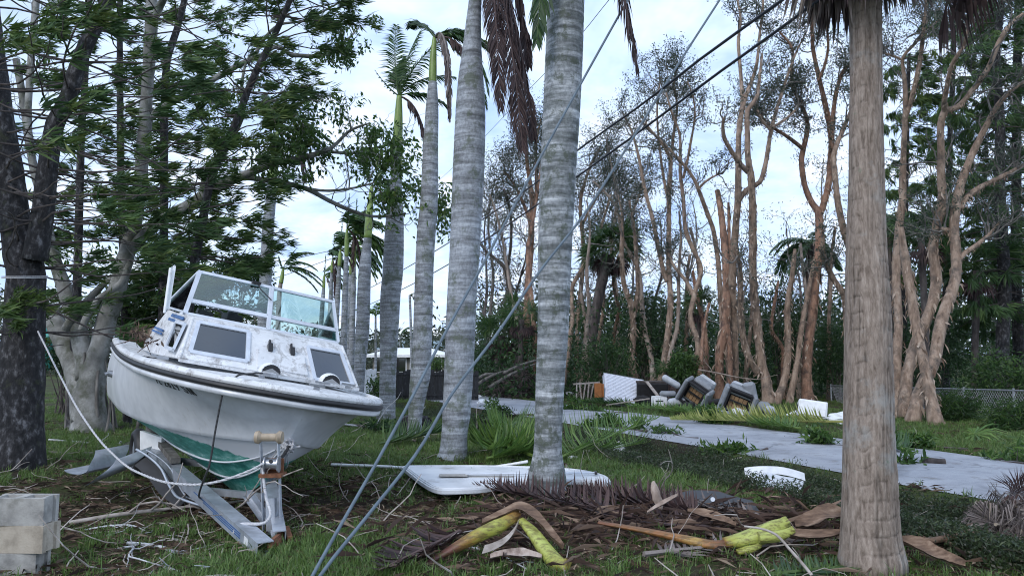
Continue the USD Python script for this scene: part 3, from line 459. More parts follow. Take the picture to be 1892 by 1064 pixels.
royal('small_palm', 'young palm with narrow pale leaves standing just left of the thick fourth palm', [(694, 742, 2.4), (694, 640, 2.2), (694, 585, 1.8)], 34, [D(d=(math.cos(a) * .5, .3 * math.sin(3 * a), 1), L=1.1, grav=1.4, wind=W_ * .3, leaf=.35, wid=.06, n=16, mat='palm_leaf_bright') for a in (-.4, .6, 1.5, 2.6, 3.4)], seed=9, sides=10, n=30)
royal('small_palm', 'dark leaved palm whose top shows right of the tree trunk row, below the wires', [(761, 745, 3), (760, 640, 2.5), (757, 545, 2.2)], 48, [D(d=(.9, .2 * k, .7 - .3 * k), L=1.8, grav=1.3, wind=W_, leaf=.5, wid=.09, n=18) for k in range(5)], seed=10, sides=10, n=30)
# root bulge under the third palm
rng = np.random.default_rng(5)
pb = on(765, 797); m = trimesh.creation.icosphere(4); vv = m.vertices * [.36, .36, .30]; vv = vv * (1 + .5 * (meshkit.fbm(m.vertices * 3.2 + 7, 4, 3) - .45))[:, None]
mb = MB().tm(trimesh.Trimesh(vv + pb + [0, 0, .06], m.faces)); base = stage.GetPrimAtPath('/World/royal_palm_002')
for k in range(60):
    a = rng.uniform(0, 6.28); q = pb + [.30 * math.cos(a), .30 * math.sin(a), rng.uniform(.0, .28)]; mb.tube(np.array([q, q + [.06 * math.cos(a), .06 * math.sin(a), -.05], q + [.1 * math.cos(a), .1 * math.sin(a), -.2]]), [.014, .012, .008], 5)
obj('root_ball', mb, 'pine_bark', base, smooth=True)

# the cabbage palm on the right: fibrous trunk, dead skirt of fan leaves
t = thing('cabbage_palm', 'cabbage palm with fibrous brown trunk in the right foreground, dead skirt above', 'palm')
C, R = trace([(1611, 1036, 58), (1610, 1020, 55), (1608, 990, 51), (1607, 950, 48.5), (1606, 850, 45), (1605, 780, 43), (1604, 650, 41), (1603, 560, 39), (1600.5, 450, 35), (1601, 330, 31), (1600, 220, 29.5), (1600, 120, 28.5), (1599, 40, 29), (1598, -60, 33), (1598, -150, 38)], 5.8, n=420); C[0, 2] -= .12; SD = 110; v, f = tube(C, R, SD); w_ = v[:-2]; c_ = np.repeat(C, SD, 0); ang = np.arctan2(w_[:, 1] - c_[:, 1], w_[:, 0] - c_[:, 0]); q = np.stack([np.cos(ang) * 5, np.sin(ang) * 5, w_[:, 2]], 1)
fib = meshkit.fbm(q * [2.6, 2.6, 1.5], 4, 31); crk = np.abs(meshkit.fbm(q * [1.9, 1.9, .75] + 7, 3, 33) - .5); rg = np.abs(((w_[:, 2] / .125 + .8 * meshkit.fbm(q * [.35, .35, 1.2], 3, 35)) % 1) - .5); rgm = smooth01((meshkit.fbm(q * [.5, .5, .9] + 3, 3, 36) - .42) / .12)
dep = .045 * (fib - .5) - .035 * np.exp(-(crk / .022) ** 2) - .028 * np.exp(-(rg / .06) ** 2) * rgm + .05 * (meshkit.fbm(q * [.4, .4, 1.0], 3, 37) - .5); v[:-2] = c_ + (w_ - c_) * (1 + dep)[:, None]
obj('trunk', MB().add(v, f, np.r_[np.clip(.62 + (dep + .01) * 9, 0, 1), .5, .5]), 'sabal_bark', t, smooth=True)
rng = np.random.default_rng(31)
top = at(1598, -85, 5.8)
for k in range(26):
    a = k / 26 * 2 * np.pi + rng.normal(0, .15); d = np.array([math.cos(a), math.sin(a), -.55 + .25 * rng.normal()])
    obj('dead_fan_leaf', fan(rng, top + [0.1 * math.cos(a), .1 * math.sin(a), rng.uniform(-.05, .25)], d, rng.uniform(.06, .22), rng.uniform(.50, .66), n=34, spread=62, droop=2.6, wid=.055, rr=(.1, .95)), 'palm_dead_grey' if k % 3 else 'palm_dead', t)
for k in range(3):
    a = [-.25, .15, .45][k]
    obj('dead_fan_leaf', fan(rng, top + [0, 0, .25], (math.cos(a), math.sin(a), -.05), .75 + .12 * k, .60, n=34, spread=75, droop=3.2, wid=.05, rr=(.1, .9)), 'palm_dead', t)
for k in range(10):
    a = k * .63 + .2; obj('fan_leaf', fan(rng, top + [0, 0, .5], (math.cos(a), math.sin(a), .8), .9, .8, n=34, droop=.7), 'palm_leaf', t)

# ------------------------------------------------------------------ trees: traced stems, grown twigs, leaf clouds
def grow(rng, p, d, L, r, n=6, wob=.35, up=.15, wind=(0, 0, 0)):
    "one wandering twig: points"
    d = nrm(d); pts = [np.asarray(p, float)]
    for i in range(n):
        d = nrm(d + wob * rng.normal(size=3) + np.array([0, 0, up]) + np.asarray(wind)); pts.append(pts[-1] + d * L / n)
    return np.array(pts)
def twiggery(rng, stems, ntw, L, r, sub=2, start=.45, up=.15, wind=(0, 0, 0), spread=.9, mb=None, sides=4, zmin=0):
    "twigs over the upper part of the stems; returns the mesh and the points where leaves sit"
    mb = mb or MB(); ends = []
    for C, R in stems:
        k = max(1, int(ntw * (len(C) and 1)))
        for _ in range(k):
            i = int((start + (1 - start) * rng.uniform() ** .8) * (len(C) - 1)); T = nrm(C[min(i + 1, len(C) - 1)] - C[max(i - 1, 0)])
            if C[i][2] < zmin: continue
            a = grow(rng, C[i], T * .7 + spread * rdir(rng, 1)[0], L * rng.uniform(.5, 1.3), r, up=up, wind=wind); rr = min(r * rng.uniform(.7, 1.2), R[i] * .8)
            mb.tube(a, np.linspace(rr, rr * .35, len(a)), sides, caps=False); ends.append(a[3:])
            for _ in range(sub):
                j = rng.integers(2, len(a)); b = grow(rng, a[j], nrm(a[-1] - a[0]) + .9 * rdir(rng, 1)[0], L * .55 * rng.uniform(.5, 1.2), r, n=5, up=up, wind=wind)
                mb.tube(b, np.linspace(rr * .55, rr * .2, len(b)), 3, caps=False); ends.append(b[2:])
    return mb, np.vstack(ends) if ends else np.zeros((0, 3))
def cloud(rng, ends, frac, n, rad, L, W, drop=0.0, wind=(0, 0, 0), r0=0, r1=1):
    "leaf clumps round a share of the twig points; each clump has its own tone"
    e = ends[rng.uniform(0, 1, len(ends)) < frac]; m = len(e)
    if m == 0: return MB().add(np.zeros((3, 3)), [[0, 1, 2]])
    P = np.repeat(e, n, 0) + rng.normal(0, rad, (m * n, 3)) * [1, 1, .8]; Dn = rdir(rng, m * n) + np.array([0, 0, -drop]) + np.asarray(wind)
    v, f = leaves(P, Dn, rdir(rng, m * n) + [0, 0, .8], L * rng.uniform(.6, 1.3, m * n), W * rng.uniform(.7, 1.2, m * n))
    tone = np.clip(np.repeat(rng.uniform(r0, r1, m), n) * .6 + .4 * rng.uniform(r0, r1, m * n), 0, 1)
    return MB().add(v, f, np.repeat(tone, 4))
def stem_mesh(C, R, sides, rng, rough=.20, sc=4.5):
    v, f = tube(C, R, sides); c = np.repeat(C, sides, 0); v[:-2] = c + (v[:-2] - c) * (1 + rough * (meshkit.fbm(v[:-2] * [sc, sc, sc * .6], 3, int(rng.integers(99))) - .5) * 2)[:, None]; return v, f
def traced_tree(name, label, cat, traces, Y, mat, seed, leaf='paper_leaf', group=None, ntw=14, L=1.1, r=.02, frac=.24, nl=15, rad=.13, lL=.11, lW=.038, dyamp=.7, sides=12, limb='limb', sub=2, start=.5, up=.15, drop=0., wind=(0, 0, 0), zmin=2.5, twmat=None, sink=.15, crown='crown', flare=1.0, only=None, flakes=0, dens=1.0, thin=1.0, foot=.5):
    rng = np.random.default_rng(seed); t = thing(name, label, cat, group); stems = []; a0 = rng.uniform(0, 6.28); prof = lambda z: dyamp * math.sin(z * .45 + a0) - dyamp * math.sin(.5 * .45 + a0)
    for i, tr in enumerate(traces):
        def dY(k, tr=tr, i=i):
            py = np.interp(k, np.linspace(0, 1, len(tr)), [q[1] for q in tr]); z = CAM_H + (660 - py) * Y / F_PX
            return prof(z) + (0 if i == 0 else (rng_off[i] * k))
        rng_off = {i: rng.uniform(-1.2, 1.2)}
        C, R = trace(tr, Y, dY, n=max(14, 5 * len(tr)))
        if i == 0: C[0, 2] -= sink
        if i == 0 or flare != 1: 
            h = np.clip(1 - (C[:, 2] - C[0, 2]) / .7, 0, 1); R = R * (thin * (1 + foot * h ** 2 * (1 if i == 0 else 0)))
        stems.append((C, R)); obj('trunk' if i == 0 else limb, stem_mesh(C, R, sides if i == 0 else max(8, sides - 3), rng), mat, t, smooth=True)
    if flakes:
        fm = MB()
        for C, R in stems:
            n_ = int(flakes * min(1, len(C) / 40)); i_ = (rng.uniform(0, .8, n_) * (len(C) - 1)).astype(int); a_ = rng.uniform(0, 6.28, n_); o_ = np.stack([np.cos(a_), np.sin(a_), 0 * a_], 1)
            v, f = leaves(C[i_] + o_ * R[i_][:, None] * .97 + rng.normal(0, .03, (n_, 3)) * [0, 0, 1], o_ * .35 + [0, 0, -1] + .25 * rng.normal(size=(n_, 3)), o_, R[i_] * rng.uniform(.6, 2.4, n_), R[i_] * rng.uniform(.15, .6, n_)); fm.add(v, f, np.repeat(rng.uniform(0, 1, n_), 4))
        obj('bark_flakes', fm, 'paper_flake', t, kind='stuff')
    ntw = int(math.ceil(ntw * dens))
    mb, ends = twiggery(rng, stems if only is None else [stems[q] for q in only], ntw, L, r, sub, start, up, wind, zmin=zmin)
    if mb.n: obj('twigs', mb, twmat or mat, t, kind='stuff')
    if len(ends) and frac > 0: obj(crown, cloud(rng, ends, frac, nl, rad, lL, lW, drop, wind), leaf, t)
    return t, stems, ends, rng
ML = 'slender peeling barked trees along the far side of the lane'
def mel(label, traces, Y, seed, mat='paper_bark', **k): k.setdefault('twmat', 'grey_bark'); return traced_tree('paperbark_tree', label, 'tree', traces, Y, mat, seed, flakes=190, dens=.62, thin=.90, foot=.28, r=.026, **{q: w for q, w in k.items() if q != 'r'})
mel('thin wavy paperbark on the left of the mattress, bending left at its top', [[(1208, 707, 6), (1203, 660, 5.5), (1195, 625, 5), (1188, 585, 5), (1182, 510, 4.5), (1150, 440, 3.8), (1141, 390, 3.3), (1120, 358, 2.5), (1095, 335, 1.6)]], 28, 101, 'paper_bark_grey', ntw=16, frac=.35)
mel('forked paperbark rising behind the tilted mattress', [[(1173, 702, 7.5), (1167, 660, 7), (1170, 618, 6.5), (1167, 570, 6), (1152, 520, 5), (1149, 450, 4.5), (1150, 420, 3), (1142, 360, 2)], [(1169, 590, 5), (1178, 540, 4), (1176, 480, 3.5), (1170, 410, 2.5), (1162, 370, 1.6)]], 28.5, 102, ntw=12, frac=.3)
mel('straight thin paperbark left of the debris pile', [[(1088, 703, 5), (1083, 630, 4.5), (1088, 570, 4), (1084, 504, 3.5), (1090, 430, 2.5), (1084, 370, 1.5)]], 29, 103, 'paper_bark_grey', ntw=14, frac=.3)
mel('thin leaning paperbark just right of the nearest royal palm', [[(1040, 703, 5.5), (1052, 630, 5), (1058, 576, 4.5), (1056, 540, 4.5), (1076, 495, 4), (1097, 456, 3.5), (1115, 405, 2.8), (1128, 360, 1.8)]], 29, 104, ntw=20, frac=.45)
mel('tall paperbark with bare crooked tip, behind the black mattress base', [[(1222, 705, 7.5), (1230, 645, 6.5), (1236, 600, 6.3), (1239, 555, 6), (1236, 500, 5.6), (1236, 450, 5.2), (1236, 360, 4.6), (1239, 300, 4.2), (1215, 255, 3), (1200, 240, 2.6), (1182, 222, 2)], [(1233, 520, 4.8), (1224, 493, 4.2), (1206, 405, 3.8), (1191, 348, 3.3), (1179, 285, 2.6), (1167, 243, 2.0), (1149, 207, 1.4)], [(1239, 310, 3), (1244, 255, 2.6), (1251, 198, 2.2), (1245, 150, 1.7), (1262, 110, 1.1)], [(1237, 380, 3), (1222, 300, 2.4), (1214, 210, 1.8), (1222, 140, 1.2)]], 27.5, 105, ntw=24, frac=.6, L=1.3, start=.6)
mel('pale thin paperbark close to the right of the tall crooked one', [[(1232, 700, 5), (1239, 650, 4.6), (1251, 605, 4.2), (1254, 560, 3.8), (1254, 518, 3.4), (1258, 440, 2.6), (1254, 390, 1.4)]], 27, 106, 'paper_bark_grey', ntw=6, frac=.3)
mel('paperbark with wavy doubled stem behind the first overturned recliner', [[(1277, 700, 7), (1290, 635, 6), (1276, 590, 5.5), (1282, 548, 5), (1295, 495, 4.5), (1281, 462, 4.5), (1266, 420, 4.3), (1263, 375, 4), (1257, 318, 3.6), (1257, 258, 3), (1242, 210, 2.4), (1230, 171, 1.6)], [(1283, 550, 4), (1268, 520, 3.4), (1242, 486, 2.6), (1232, 455, 1.8)], [(1262, 330, 2.8), (1275, 270, 2.4), (1284, 210, 1.8), (1270, 150, 1.2)]], 26.5, 107, ntw=22, frac=.55, start=.55)
mel('short broken paperbark stem between the two recliners', [[(1317, 724, 6), (1305, 680, 5.5), (1304, 635, 5), (1300, 600, 4.8), (1287, 545, 4), (1280, 500, 2.5)]], 27, 108, 'paper_bark_red', ntw=4, frac=.2)
mel('thick shredded paperbark snapped off at the top', [[(1331, 728, 10), (1329, 665, 9), (1341, 590, 9), (1342, 510, 8), (1334, 405, 6.5), (1325, 352, 5)], [(1336, 560, 6), (1349, 660, 5), (1350, 715, 5)], [(1344, 580, 4), (1347, 470, 3.6), (1346, 375, 2.6)]], 26, 109, 'paper_bark_red', ntw=3, frac=.2, zmin=4)
mel('slim paperbark leaning left with a long bare arm high up', [[(1347, 715, 6), (1344, 650, 5.6), (1334, 590, 5.2), (1329, 510, 5), (1320, 435, 4.6), (1302, 381, 4.2), (1278, 324, 3.6), (1240, 280, 2.8), (1200, 237, 1.8), (1186, 215, 1.2)], [(1290, 350, 2.4), (1312, 330, 2), (1330, 322, 1.2)]], 26.5, 110, ntw=14, frac=.3, start=.7)
mel('tall straight paperbark forking below the black wires', [[(1357, 725, 9), (1356, 600, 8.5), (1353, 510, 8), (1359, 420, 7.4), (1364, 360, 7), (1364, 300, 6.4), (1367, 225, 5.4), (1374, 192, 4.8), (1398, 120, 3.6), (1404, 60, 2.8), (1410, 0, 2.2), (1408, -80, 1.5)], [(1372, 200, 4), (1368, 129, 3.4), (1364, 80, 3), (1368, 30, 2.3), (1352, -30, 1.5)], [(1366, 369, 5), (1380, 351, 5), (1404, 336, 4.8), (1414, 305, 4.4), (1425, 240, 3.8), (1450, 156, 2.8), (1470, 100, 2), (1490, 60, 1.2)], [(1424, 240, 3), (1401, 210, 2.6), (1395, 186, 2)], [(1426, 236, 2.6), (1458, 215, 2.2), (1480, 190, 1.5)]], 26, 111, ntw=22, frac=.65, L=1.3, start=.62)
mel('smooth pale paperbark with a bare hooked branch, behind the second recliner', [[(1421, 742, 13), (1414, 700, 10.5), (1407, 670, 9), (1398, 590, 8.5), (1391, 510, 8), (1391, 420, 7.6), (1388, 330, 7), (1382, 290, 6), (1380, 210, 5), (1398, 180, 4), (1404, 140, 3.2), (1408, 100, 2.2)], [(1382, 318, 5), (1353, 282, 4.4), (1336, 245, 3.6), (1337, 218, 2.4)], [(1401, 690, 7), (1378, 645, 6), (1369, 590, 5.4), (1368, 510, 4.6), (1362, 462, 3)]], 25, 112, ntw=8, frac=.3, start=.8)
mel('curved paperbark stump ending in a broken tip', [[(1432, 742, 9), (1447, 710, 7.5), (1456, 650, 7), (1455, 570, 6), (1465, 500, 5), (1469, 460, 3.5)]], 25, 113, ntw=2, frac=0, zmin=3.5)
mel('thin slanted paperbark left of the hollow red trunk', [[(1458, 742, 7), (1471, 680, 6), (1482, 600, 5), (1496, 525, 4.2), (1504, 480, 3)]], 25, 114, ntw=4, frac=.2, zmin=4)
mel('reddish paperbark with a dark hollow near its foot, left of the cabbage palm', [[(1494, 745, 13), (1490, 700, 10.5), (1492, 650, 10), (1500, 590, 9.4), (1506, 520, 9), (1514, 440, 8.4), (1513, 396, 8), (1498, 372, 6), (1486, 339, 5.8), (1481, 300, 5.4), (1490, 250, 5), (1492, 234, 4.8), (1480, 192, 4.4), (1462, 150, 3.8), (1465, 100, 3), (1440, 60, 2)], [(1513, 398, 6.5), (1521, 380, 6.2), (1532, 330, 6), (1535, 290, 5.8), (1536, 260, 5.4), (1525, 195, 5), (1513, 144, 4.4), (1501, 75, 3.4), (1500, 15, 2.6), (1510, -60, 1.6)], [(1483, 275, 4), (1458, 255, 3.4), (1422, 231, 2.6), (1400, 205, 1.8)], [(1537, 275, 4.5), (1541, 195, 4), (1556, 135, 3.4), (1572, 118, 2.4)], [(1512, 150, 3), (1530, 90, 2.4), (1528, 40, 1.8), (1545, -10, 1.2)]], 25.5, 115, 'paper_bark_red', ntw=24, frac=.7, L=1.3, start=.6)
mel('paperbark half hidden behind the cabbage palm trunk', [[(1573, 735, 8), (1566, 620, 7), (1561, 550, 6.4), (1540, 516, 6), (1522, 470, 5), (1520, 440, 4)], [(1566, 610, 5), (1572, 480, 6.5), (1556, 414, 6), (1546, 360, 5.6), (1540, 300, 5), (1560, 235, 4), (1580, 190, 3)]], 24.5, 116, ntw=14, frac=.6, start=.7)
mel('upright paperbark nearest the right side of the cabbage palm', [[(1663, 772, 12), (1657, 700, 9.5), (1660, 588, 8.5), (1656, 520, 8.5), (1660, 430, 8), (1668, 345, 7), (1669, 290, 6), (1673, 210, 5), (1670, 135, 4), (1667, 111, 3.4), (1691, 81, 2.8), (1736, 36, 2)], [(1672, 220, 4.5), (1700, 110, 4), (1709, 30, 3), (1715, -30, 2)], [(1668, 112, 2.6), (1650, 104, 2), (1636, 100, 1.3)]], 19.5, 117, ntw=20, frac=.6, L=1.0, rad=.13, lL=.085, lW=.028, start=.55)
mel('leaning paperbark that crosses in front of its neighbours, rightmost foot', [[(1729, 786, 14), (1713, 701, 10.5), (1698, 630, 10), (1686, 560, 9.5), (1676, 500, 9), (1668, 450, 7), (1664, 420, 6)]], 17.8, 118, ntw=3, frac=.2, zmin=4)
mel('paperbark slanting right behind the crossing stems, forked high up', [[(1672, 760, 12), (1677, 690, 11), (1693, 630, 11), (1712, 590, 10.5), (1724, 555, 10.5), (1730, 516, 10.5), (1724, 465, 10), (1730, 420, 9.6), (1742, 375, 9.4), (1739, 330, 8), (1739, 290, 7.5), (1739, 225, 7), (1746, 205, 6.5), (1765, 200, 6), (1796, 168, 5.6), (1826, 126, 5.2), (1847, 75, 4.6), (1860, 54, 4), (1890, 26, 3)], [(1745, 208, 5), (1746, 180, 4.6), (1757, 126, 4), (1784, 75, 3), (1790, 20, 2)]], 19, 119, ntw=22, frac=.6, L=1.1, rad=.14, lL=.09, lW=.03, start=.55)
mel('paperbark with long white upper limb reaching to the right edge', [[(1685, 783, 14), (1702, 720, 12.5), (1724, 673, 12), (1737, 605, 11.5), (1748, 565, 11), (1761, 535, 10.5), (1767, 490, 10), (1763, 420, 9.6), (1770, 360, 8.6), (1786, 310, 7.6), (1814, 250, 6.6), (1844, 195, 5.6), (1862, 174, 4.6), (1893, 150, 3.4)], [(1772, 386, 6), (1790, 362, 5.4), (1808, 348, 5), (1856, 324, 4.4), (1895, 304, 3.6)], [(1770, 482, 5), (1785, 466, 4.4), (1808, 450, 3.6), (1847, 411, 2.6)], [(1764, 430, 5), (1750, 425, 5), (1737, 423, 4.4)]], 18.4, 120, ntw=20, frac=.55, L=1.1, rad=.14, lL=.09, lW=.03, start=.55)
rng = np.random.default_rng(404)
for k, (px, topy, Y, lab) in enumerate([(1106, 540, 30, 'thin snapped stem standing left of the forked paperbark'), (1132, 470, 31, 'thin wavy stem half way between the straight thin and the forked paperbark'), (1192, 430, 30.5, 'thin grey stem close behind the wavy paperbark left of the mattress base'), (1262, 470, 29.5, 'thin stem between the pale thin and the wavy doubled paperbark'), (1300, 560, 26, 'short splintered stem behind the first recliner'), (1313, 420, 29, 'thin stem left of the thick shredded paperbark'), (1374, 400, 28.5, 'thin stem just behind the tall straight paperbark'), (1446, 520, 28, 'snapped stem next to the curved paperbark stump'), (1477, 450, 28.5, 'thin stem left of the reddish hollow paperbark'), (1532, 420, 28, 'thin stem right of the reddish hollow paperbark'), (1015, 480, 31, 'thin stem in the gap right of the rust red trunk'), (1070, 520, 30, 'thin stem beside the paperbark that leans at the nearest palm')]):
    by = 660 + 1.55 * 1400 / Y - 3; x = px; tr = [(x, by, 5)]
    for q in range(1, 6): x += rng.normal(0, 7); tr.append((x, by + (topy - by) * q / 5, 5 - .45 * q))
    mel(lab, [tr], Y, 420 + k, ['paper_bark', 'paper_bark_red', 'paper_bark_grey'][k % 3], ntw=8, frac=.15, start=.6)
# left cluster, seen between the royal palms
mel('rust red trunked tree framed between the two nearest royal palms', [[(968, 705, 8), (972, 600, 7), (976, 520, 6.6), (981, 450, 6.4), (982, 405, 6), (983, 375, 5), (974, 300, 4), (970, 230, 2.4)], [(983, 400, 4.4), (992, 340, 3.6), (990, 280, 2.6), (1000, 220, 1.6)], [(981, 420, 3.5), (960, 360, 2.8), (930, 315, 1.8)]], 32, 121, 'paper_bark_red', ntw=34, frac=.75, L=1.6, start=.5, r=.024, rad=.2, lL=.12, lW=.04)
mel('dark bent tree left of the rust red trunk', [[(955, 700, 5), (944, 570, 4.4), (932, 495, 4), (899, 465, 2.6), (880, 440, 1.6)], [(934, 505, 3), (945, 420, 2.4), (930, 350, 1.6)]], 33, 122, 'dark_bark', ntw=22, frac=.5, L=1.4)
mel('thin red stem leaning against the nearest royal palm', [[(990, 705, 6), (989, 640, 5.4), (983, 560, 4.8), (975, 470, 3.8), (990, 380, 2.6), (1000, 300, 1.6)]], 31, 123, 'paper_bark_red', ntw=24, frac=.5, L=1.4)
mel('grey leaning stem behind the uprooted root mat', [[(969, 700, 4.6), (953, 585, 4), (944, 540, 3.6), (926, 430, 2.6), (905, 360, 1.6)]], 31.5, 124, 'paper_bark_grey', ntw=26, frac=.5, L=1.5)
mel('thin bare tree just right of the bulging palm', [[(905, 700, 4), (905, 600, 3.6), (911, 510, 3), (902, 420, 2.2), (915, 330, 1.4)]], 35, 125, 'grey_bark', ntw=30, frac=.5, L=1.6)
mel('paperbark with dark leafy top behind the wires', [[(1064, 700, 5), (1068, 590, 4.5), (1078, 470, 4), (1072, 380, 3.4), (1090, 310, 2.6), (1110, 270, 1.6)], [(1074, 420, 3), (1100, 370, 2.2), (1130, 330, 1.4)]], 34, 126, ntw=40, frac=.75, L=1.7, start=.5, rad=.2, lL=.12, lW=.04)
mel('bushy topped paperbark whose crown fills the gap under the crossing wires', [[(1146, 700, 5), (1140, 560, 4.5), (1130, 450, 4), (1140, 370, 3), (1128, 300, 2), (1120, 265, 1.2)], [(1136, 470, 3), (1170, 390, 2.4), (1190, 330, 1.4)]], 34, 127, 'paper_bark_grey', ntw=40, frac=.8, L=1.7, start=.5, rad=.2, lL=.12, lW=.04)
# trees further back, behind the paperbarks
rng = np.random.default_rng(77)
far = []
for i, px in enumerate([884, 918, 938, 960, 1012, 1050, 1100, 1126, 1160, 1200, 1268, 1300, 1325, 1420, 1446, 1480, 1530, 1590, 1640, 1690, 1740, 1790, 1815]):
    Y = rng.uniform(34, 44); by = 660 + 1.55 * 1400 / Y - 4; topy = rng.uniform(300, 430) if px < 1300 else (rng.uniform(420, 520) if px < 1520 else rng.uniform(200, 380)); x = px
    tr = [(x, by, 4.2)]; 
    for k in range(1, 7): x += rng.normal(0, 9); tr.append((x, by + (topy - by) * k / 6, 4.2 * (1 - k / 7.5)))
    far.append((tr, Y))
PHR = [(898, 'the bulging royal palm'), (944, 'the dark bent tree'), (974, 'the rust red trunk'), (1050, 'the thin paperbark leaning beside the nearest palm'), (1086, 'the straight thin paperbark'), (1130, 'the bushy topped paperbark'), (1170, 'the forked paperbark'), (1238, 'the tall crooked paperbark'), (1285, 'the wavy doubled paperbark'), (1335, 'the thick snapped paperbark'), (1392, 'the smooth pale paperbark'), (1456, 'the curved broken stump'), (1512, 'the reddish hollow paperbark'), (1600, 'the cabbage palm in front'), (1662, 'the upright paperbark by the cabbage palm'), (1730, 'the slanting forked paperbark'), (1852, 'the dark straight pine')]
done = set()
for i, (tr, Y) in enumerate(far):
    q_ = tr[3][0]; j_ = min(PHR, key=lambda h: abs(h[0] - q_)); lab = f"thin {'grey' if i % 3 else 'dark'} far tree just {'left' if q_ < j_[0] else 'right'} of {j_[1]}"
    if lab.split(' far ')[1] in done: continue
    done.add(lab.split(' far ')[1])
    traced_tree('background_tree', lab, 'tree', [tr], Y, 'grey_bark' if i % 3 else 'dark_bark', 300 + i, 'far_leaf', None, ntw=16, L=2.0, r=.03, frac=.35, nl=6, rad=.25, lL=.16, lW=.06, sub=2, start=.3, sides=8, zmin=1.5)

# ------------------------------------------------------------------ pines (whorled branches with wind-swept needle tufts)
def needle_tufts(rng, P, Dd, n=24, L=.28, W=.007, wind=(1.0, .1, .05), spread=.30, rr=(0, 1)):
    m = len(P); D0 = nrm(Dd * .45 + np.asarray(wind)[None]); D = np.repeat(D0, n, 0) + spread * rng.normal(size=(m * n, 3))
    Pn = np.repeat(P, n, 0) + rng.normal(0, .035, (m * n, 3)); v, f = leaves(Pn, D, rdir(rng, m * n), L * rng.uniform(.5, 1.25, m * n), .55 * W * rng.uniform(.7, 1.3, m * n))
    return v, f, np.repeat(np.clip(np.repeat(rng.uniform(rr[0], rr[1], m), n) * .65 + .35 * rng.uniform(rr[0], rr[1], m * n), 0, 1), 4)
def pine(name, label, pts, Y, seed, mat='pine_bark', dyamp=.4, whorl=.42, z0=2.0, z1=99, nb=5, bl=2.2, droop=-.15, tuft_from=.35, tp=26, L=.32, W=.013, sides=16, bare=.0, wind=(1.0, .1, .05), group=None, extra=None, rr=(0, 1), bend=.35, blr=.018, cone=True):
    rng = np.random.default_rng(seed); t = thing(name, label, 'tree', group); stems = []
    for i, tr in enumerate(pts):
        C, R = trace(tr, Y, lambda k, s=rng.uniform(-1, 1): dyamp * s * k, n=44)
        if i == 0: C[0, 2] -= .2
        stems.append((C, R)); obj('trunk' if i == 0 else 'second_trunk', stem_mesh(C, R, sides, rng, .10, 6.0), mat, t, smooth=True)
    mb = MB(); tv = MB(); stubs = MB()
    for C, R in stems:
        zt = C[-1, 2]; z = C[0, 2] + .2 + (z0 if C is stems[0][0] else .3)
        while z < min(zt, z1):
            i = int(np.argmin(abs(C[:, 2] - z))); a0 = rng.uniform(0, 6.28)
            for b in range(nb):
                a = a0 + b * 2 * np.pi / nb + rng.normal(0, .15); l = bl * rng.uniform(.65, 1.15) * (1 - .45 * (z / max(zt, 9)) if cone else 1)
                d = np.array([math.cos(a), math.sin(a), droop + .12 * rng.normal()]); p = C[i] + np.array([math.cos(a), math.sin(a), 0]) * R[i] * .8
                g = grow(rng, p, d, l, .02, n=9, wob=.10, up=.02, wind=np.array(wind) * bend * .12)
                mb.tube(g, np.linspace(blr, blr * .4, len(g)), 5, caps=False)
                if rng.uniform() < bare: continue
                k0 = int(tuft_from * len(g)); k = rng.uniform(k0, len(g) - 1, tp); lo = k.astype(int); fr = (k - lo)[:, None]; q = g[lo] * (1 - fr) + g[np.minimum(lo + 1, len(g) - 1)] * fr
                T = nrm(g[-1] - g[0]); side = np.cross(T, UP) * rng.normal(0, .55, (tp, 1)) * (1.15 - k / len(g))[:, None]; q2 = q + side * .55 + rng.normal(0, .07, (tp, 3)) + T * .1
                for s0, s1 in zip(q[::3], q2[::3]): mb.tube(np.array([s0, s1]), [.006, .003], 3, caps=False)
                tv.add(*needle_tufts(rng, q2, np.repeat(T[None], tp, 0) + side, L=L, W=W, wind=wind, rr=rr))
            z += whorl * rng.uniform(.8, 1.25)
    obj('branches', mb, 'dark_bark', t, kind='stuff')
    if tv.n: obj('foliage', tv, 'pine_needle', t)
    return t, stems, rng

# left: the two-stemmed pine, pines behind, the fig
pine('island_pine', 'large dark scaly trunk at the left edge, forked, with rings of dead branch stubs', [[(30, 862, 50), (34, 820, 43), (36, 780, 40), (38, 700, 38), (45, 600, 34), (48, 520, 33), (38, 450, 30), (26, 400, 28), (14, 320, 27), (-5, 200, 25), (-22, 50, 23), (-35, -120, 20)], [(64, 480, 22), (78, 400, 19), (86, 330, 18), (99, 240, 16), (126, 180, 15), (150, 105, 14), (168, 66, 13), (195, 9, 12), (232, -90, 10)]], 11.1, 41, z0=1.95, whorl=.40, nb=6, bl=2.4, droop=-.10, tuft_from=.65, tp=5, bare=.5, sides=22, cone=False, bend=.5, L=.30, blr=.017)
t_ = stage.GetPrimAtPath('/World/island_pine'); rng = np.random.default_rng(6); tv = MB()
for px, py in [(22, 560), (40, 553), (62, 548), (18, 590), (35, 545), (80, 557), (25, 607), (10, 570)]:
    q = at(px, py, 10.75); tv.add(*needle_tufts(rng, q + rng.normal(0, .05, (5, 3)), np.tile([[.3, -.3, .1]], (5, 1)), n=18, L=.2, W=.012, wind=(.5, -.2, .0), rr=(.4, 1)))
obj('trunk_sprouts', tv, 'pine_needle', t_)
mb = MB()
for zz, px, r in [(0, 45, 34.5), (.02, 45, 35)]:
    c = at(46, 513, 11.1); a = np.linspace(0, 2 * np.pi, 40); R = .285
    mb.tube(np.stack([c[0] + R * np.cos(a), c[1] + R * np.sin(a), c[2] + zz + .035 * np.sin(a)], 1), .007, 6)
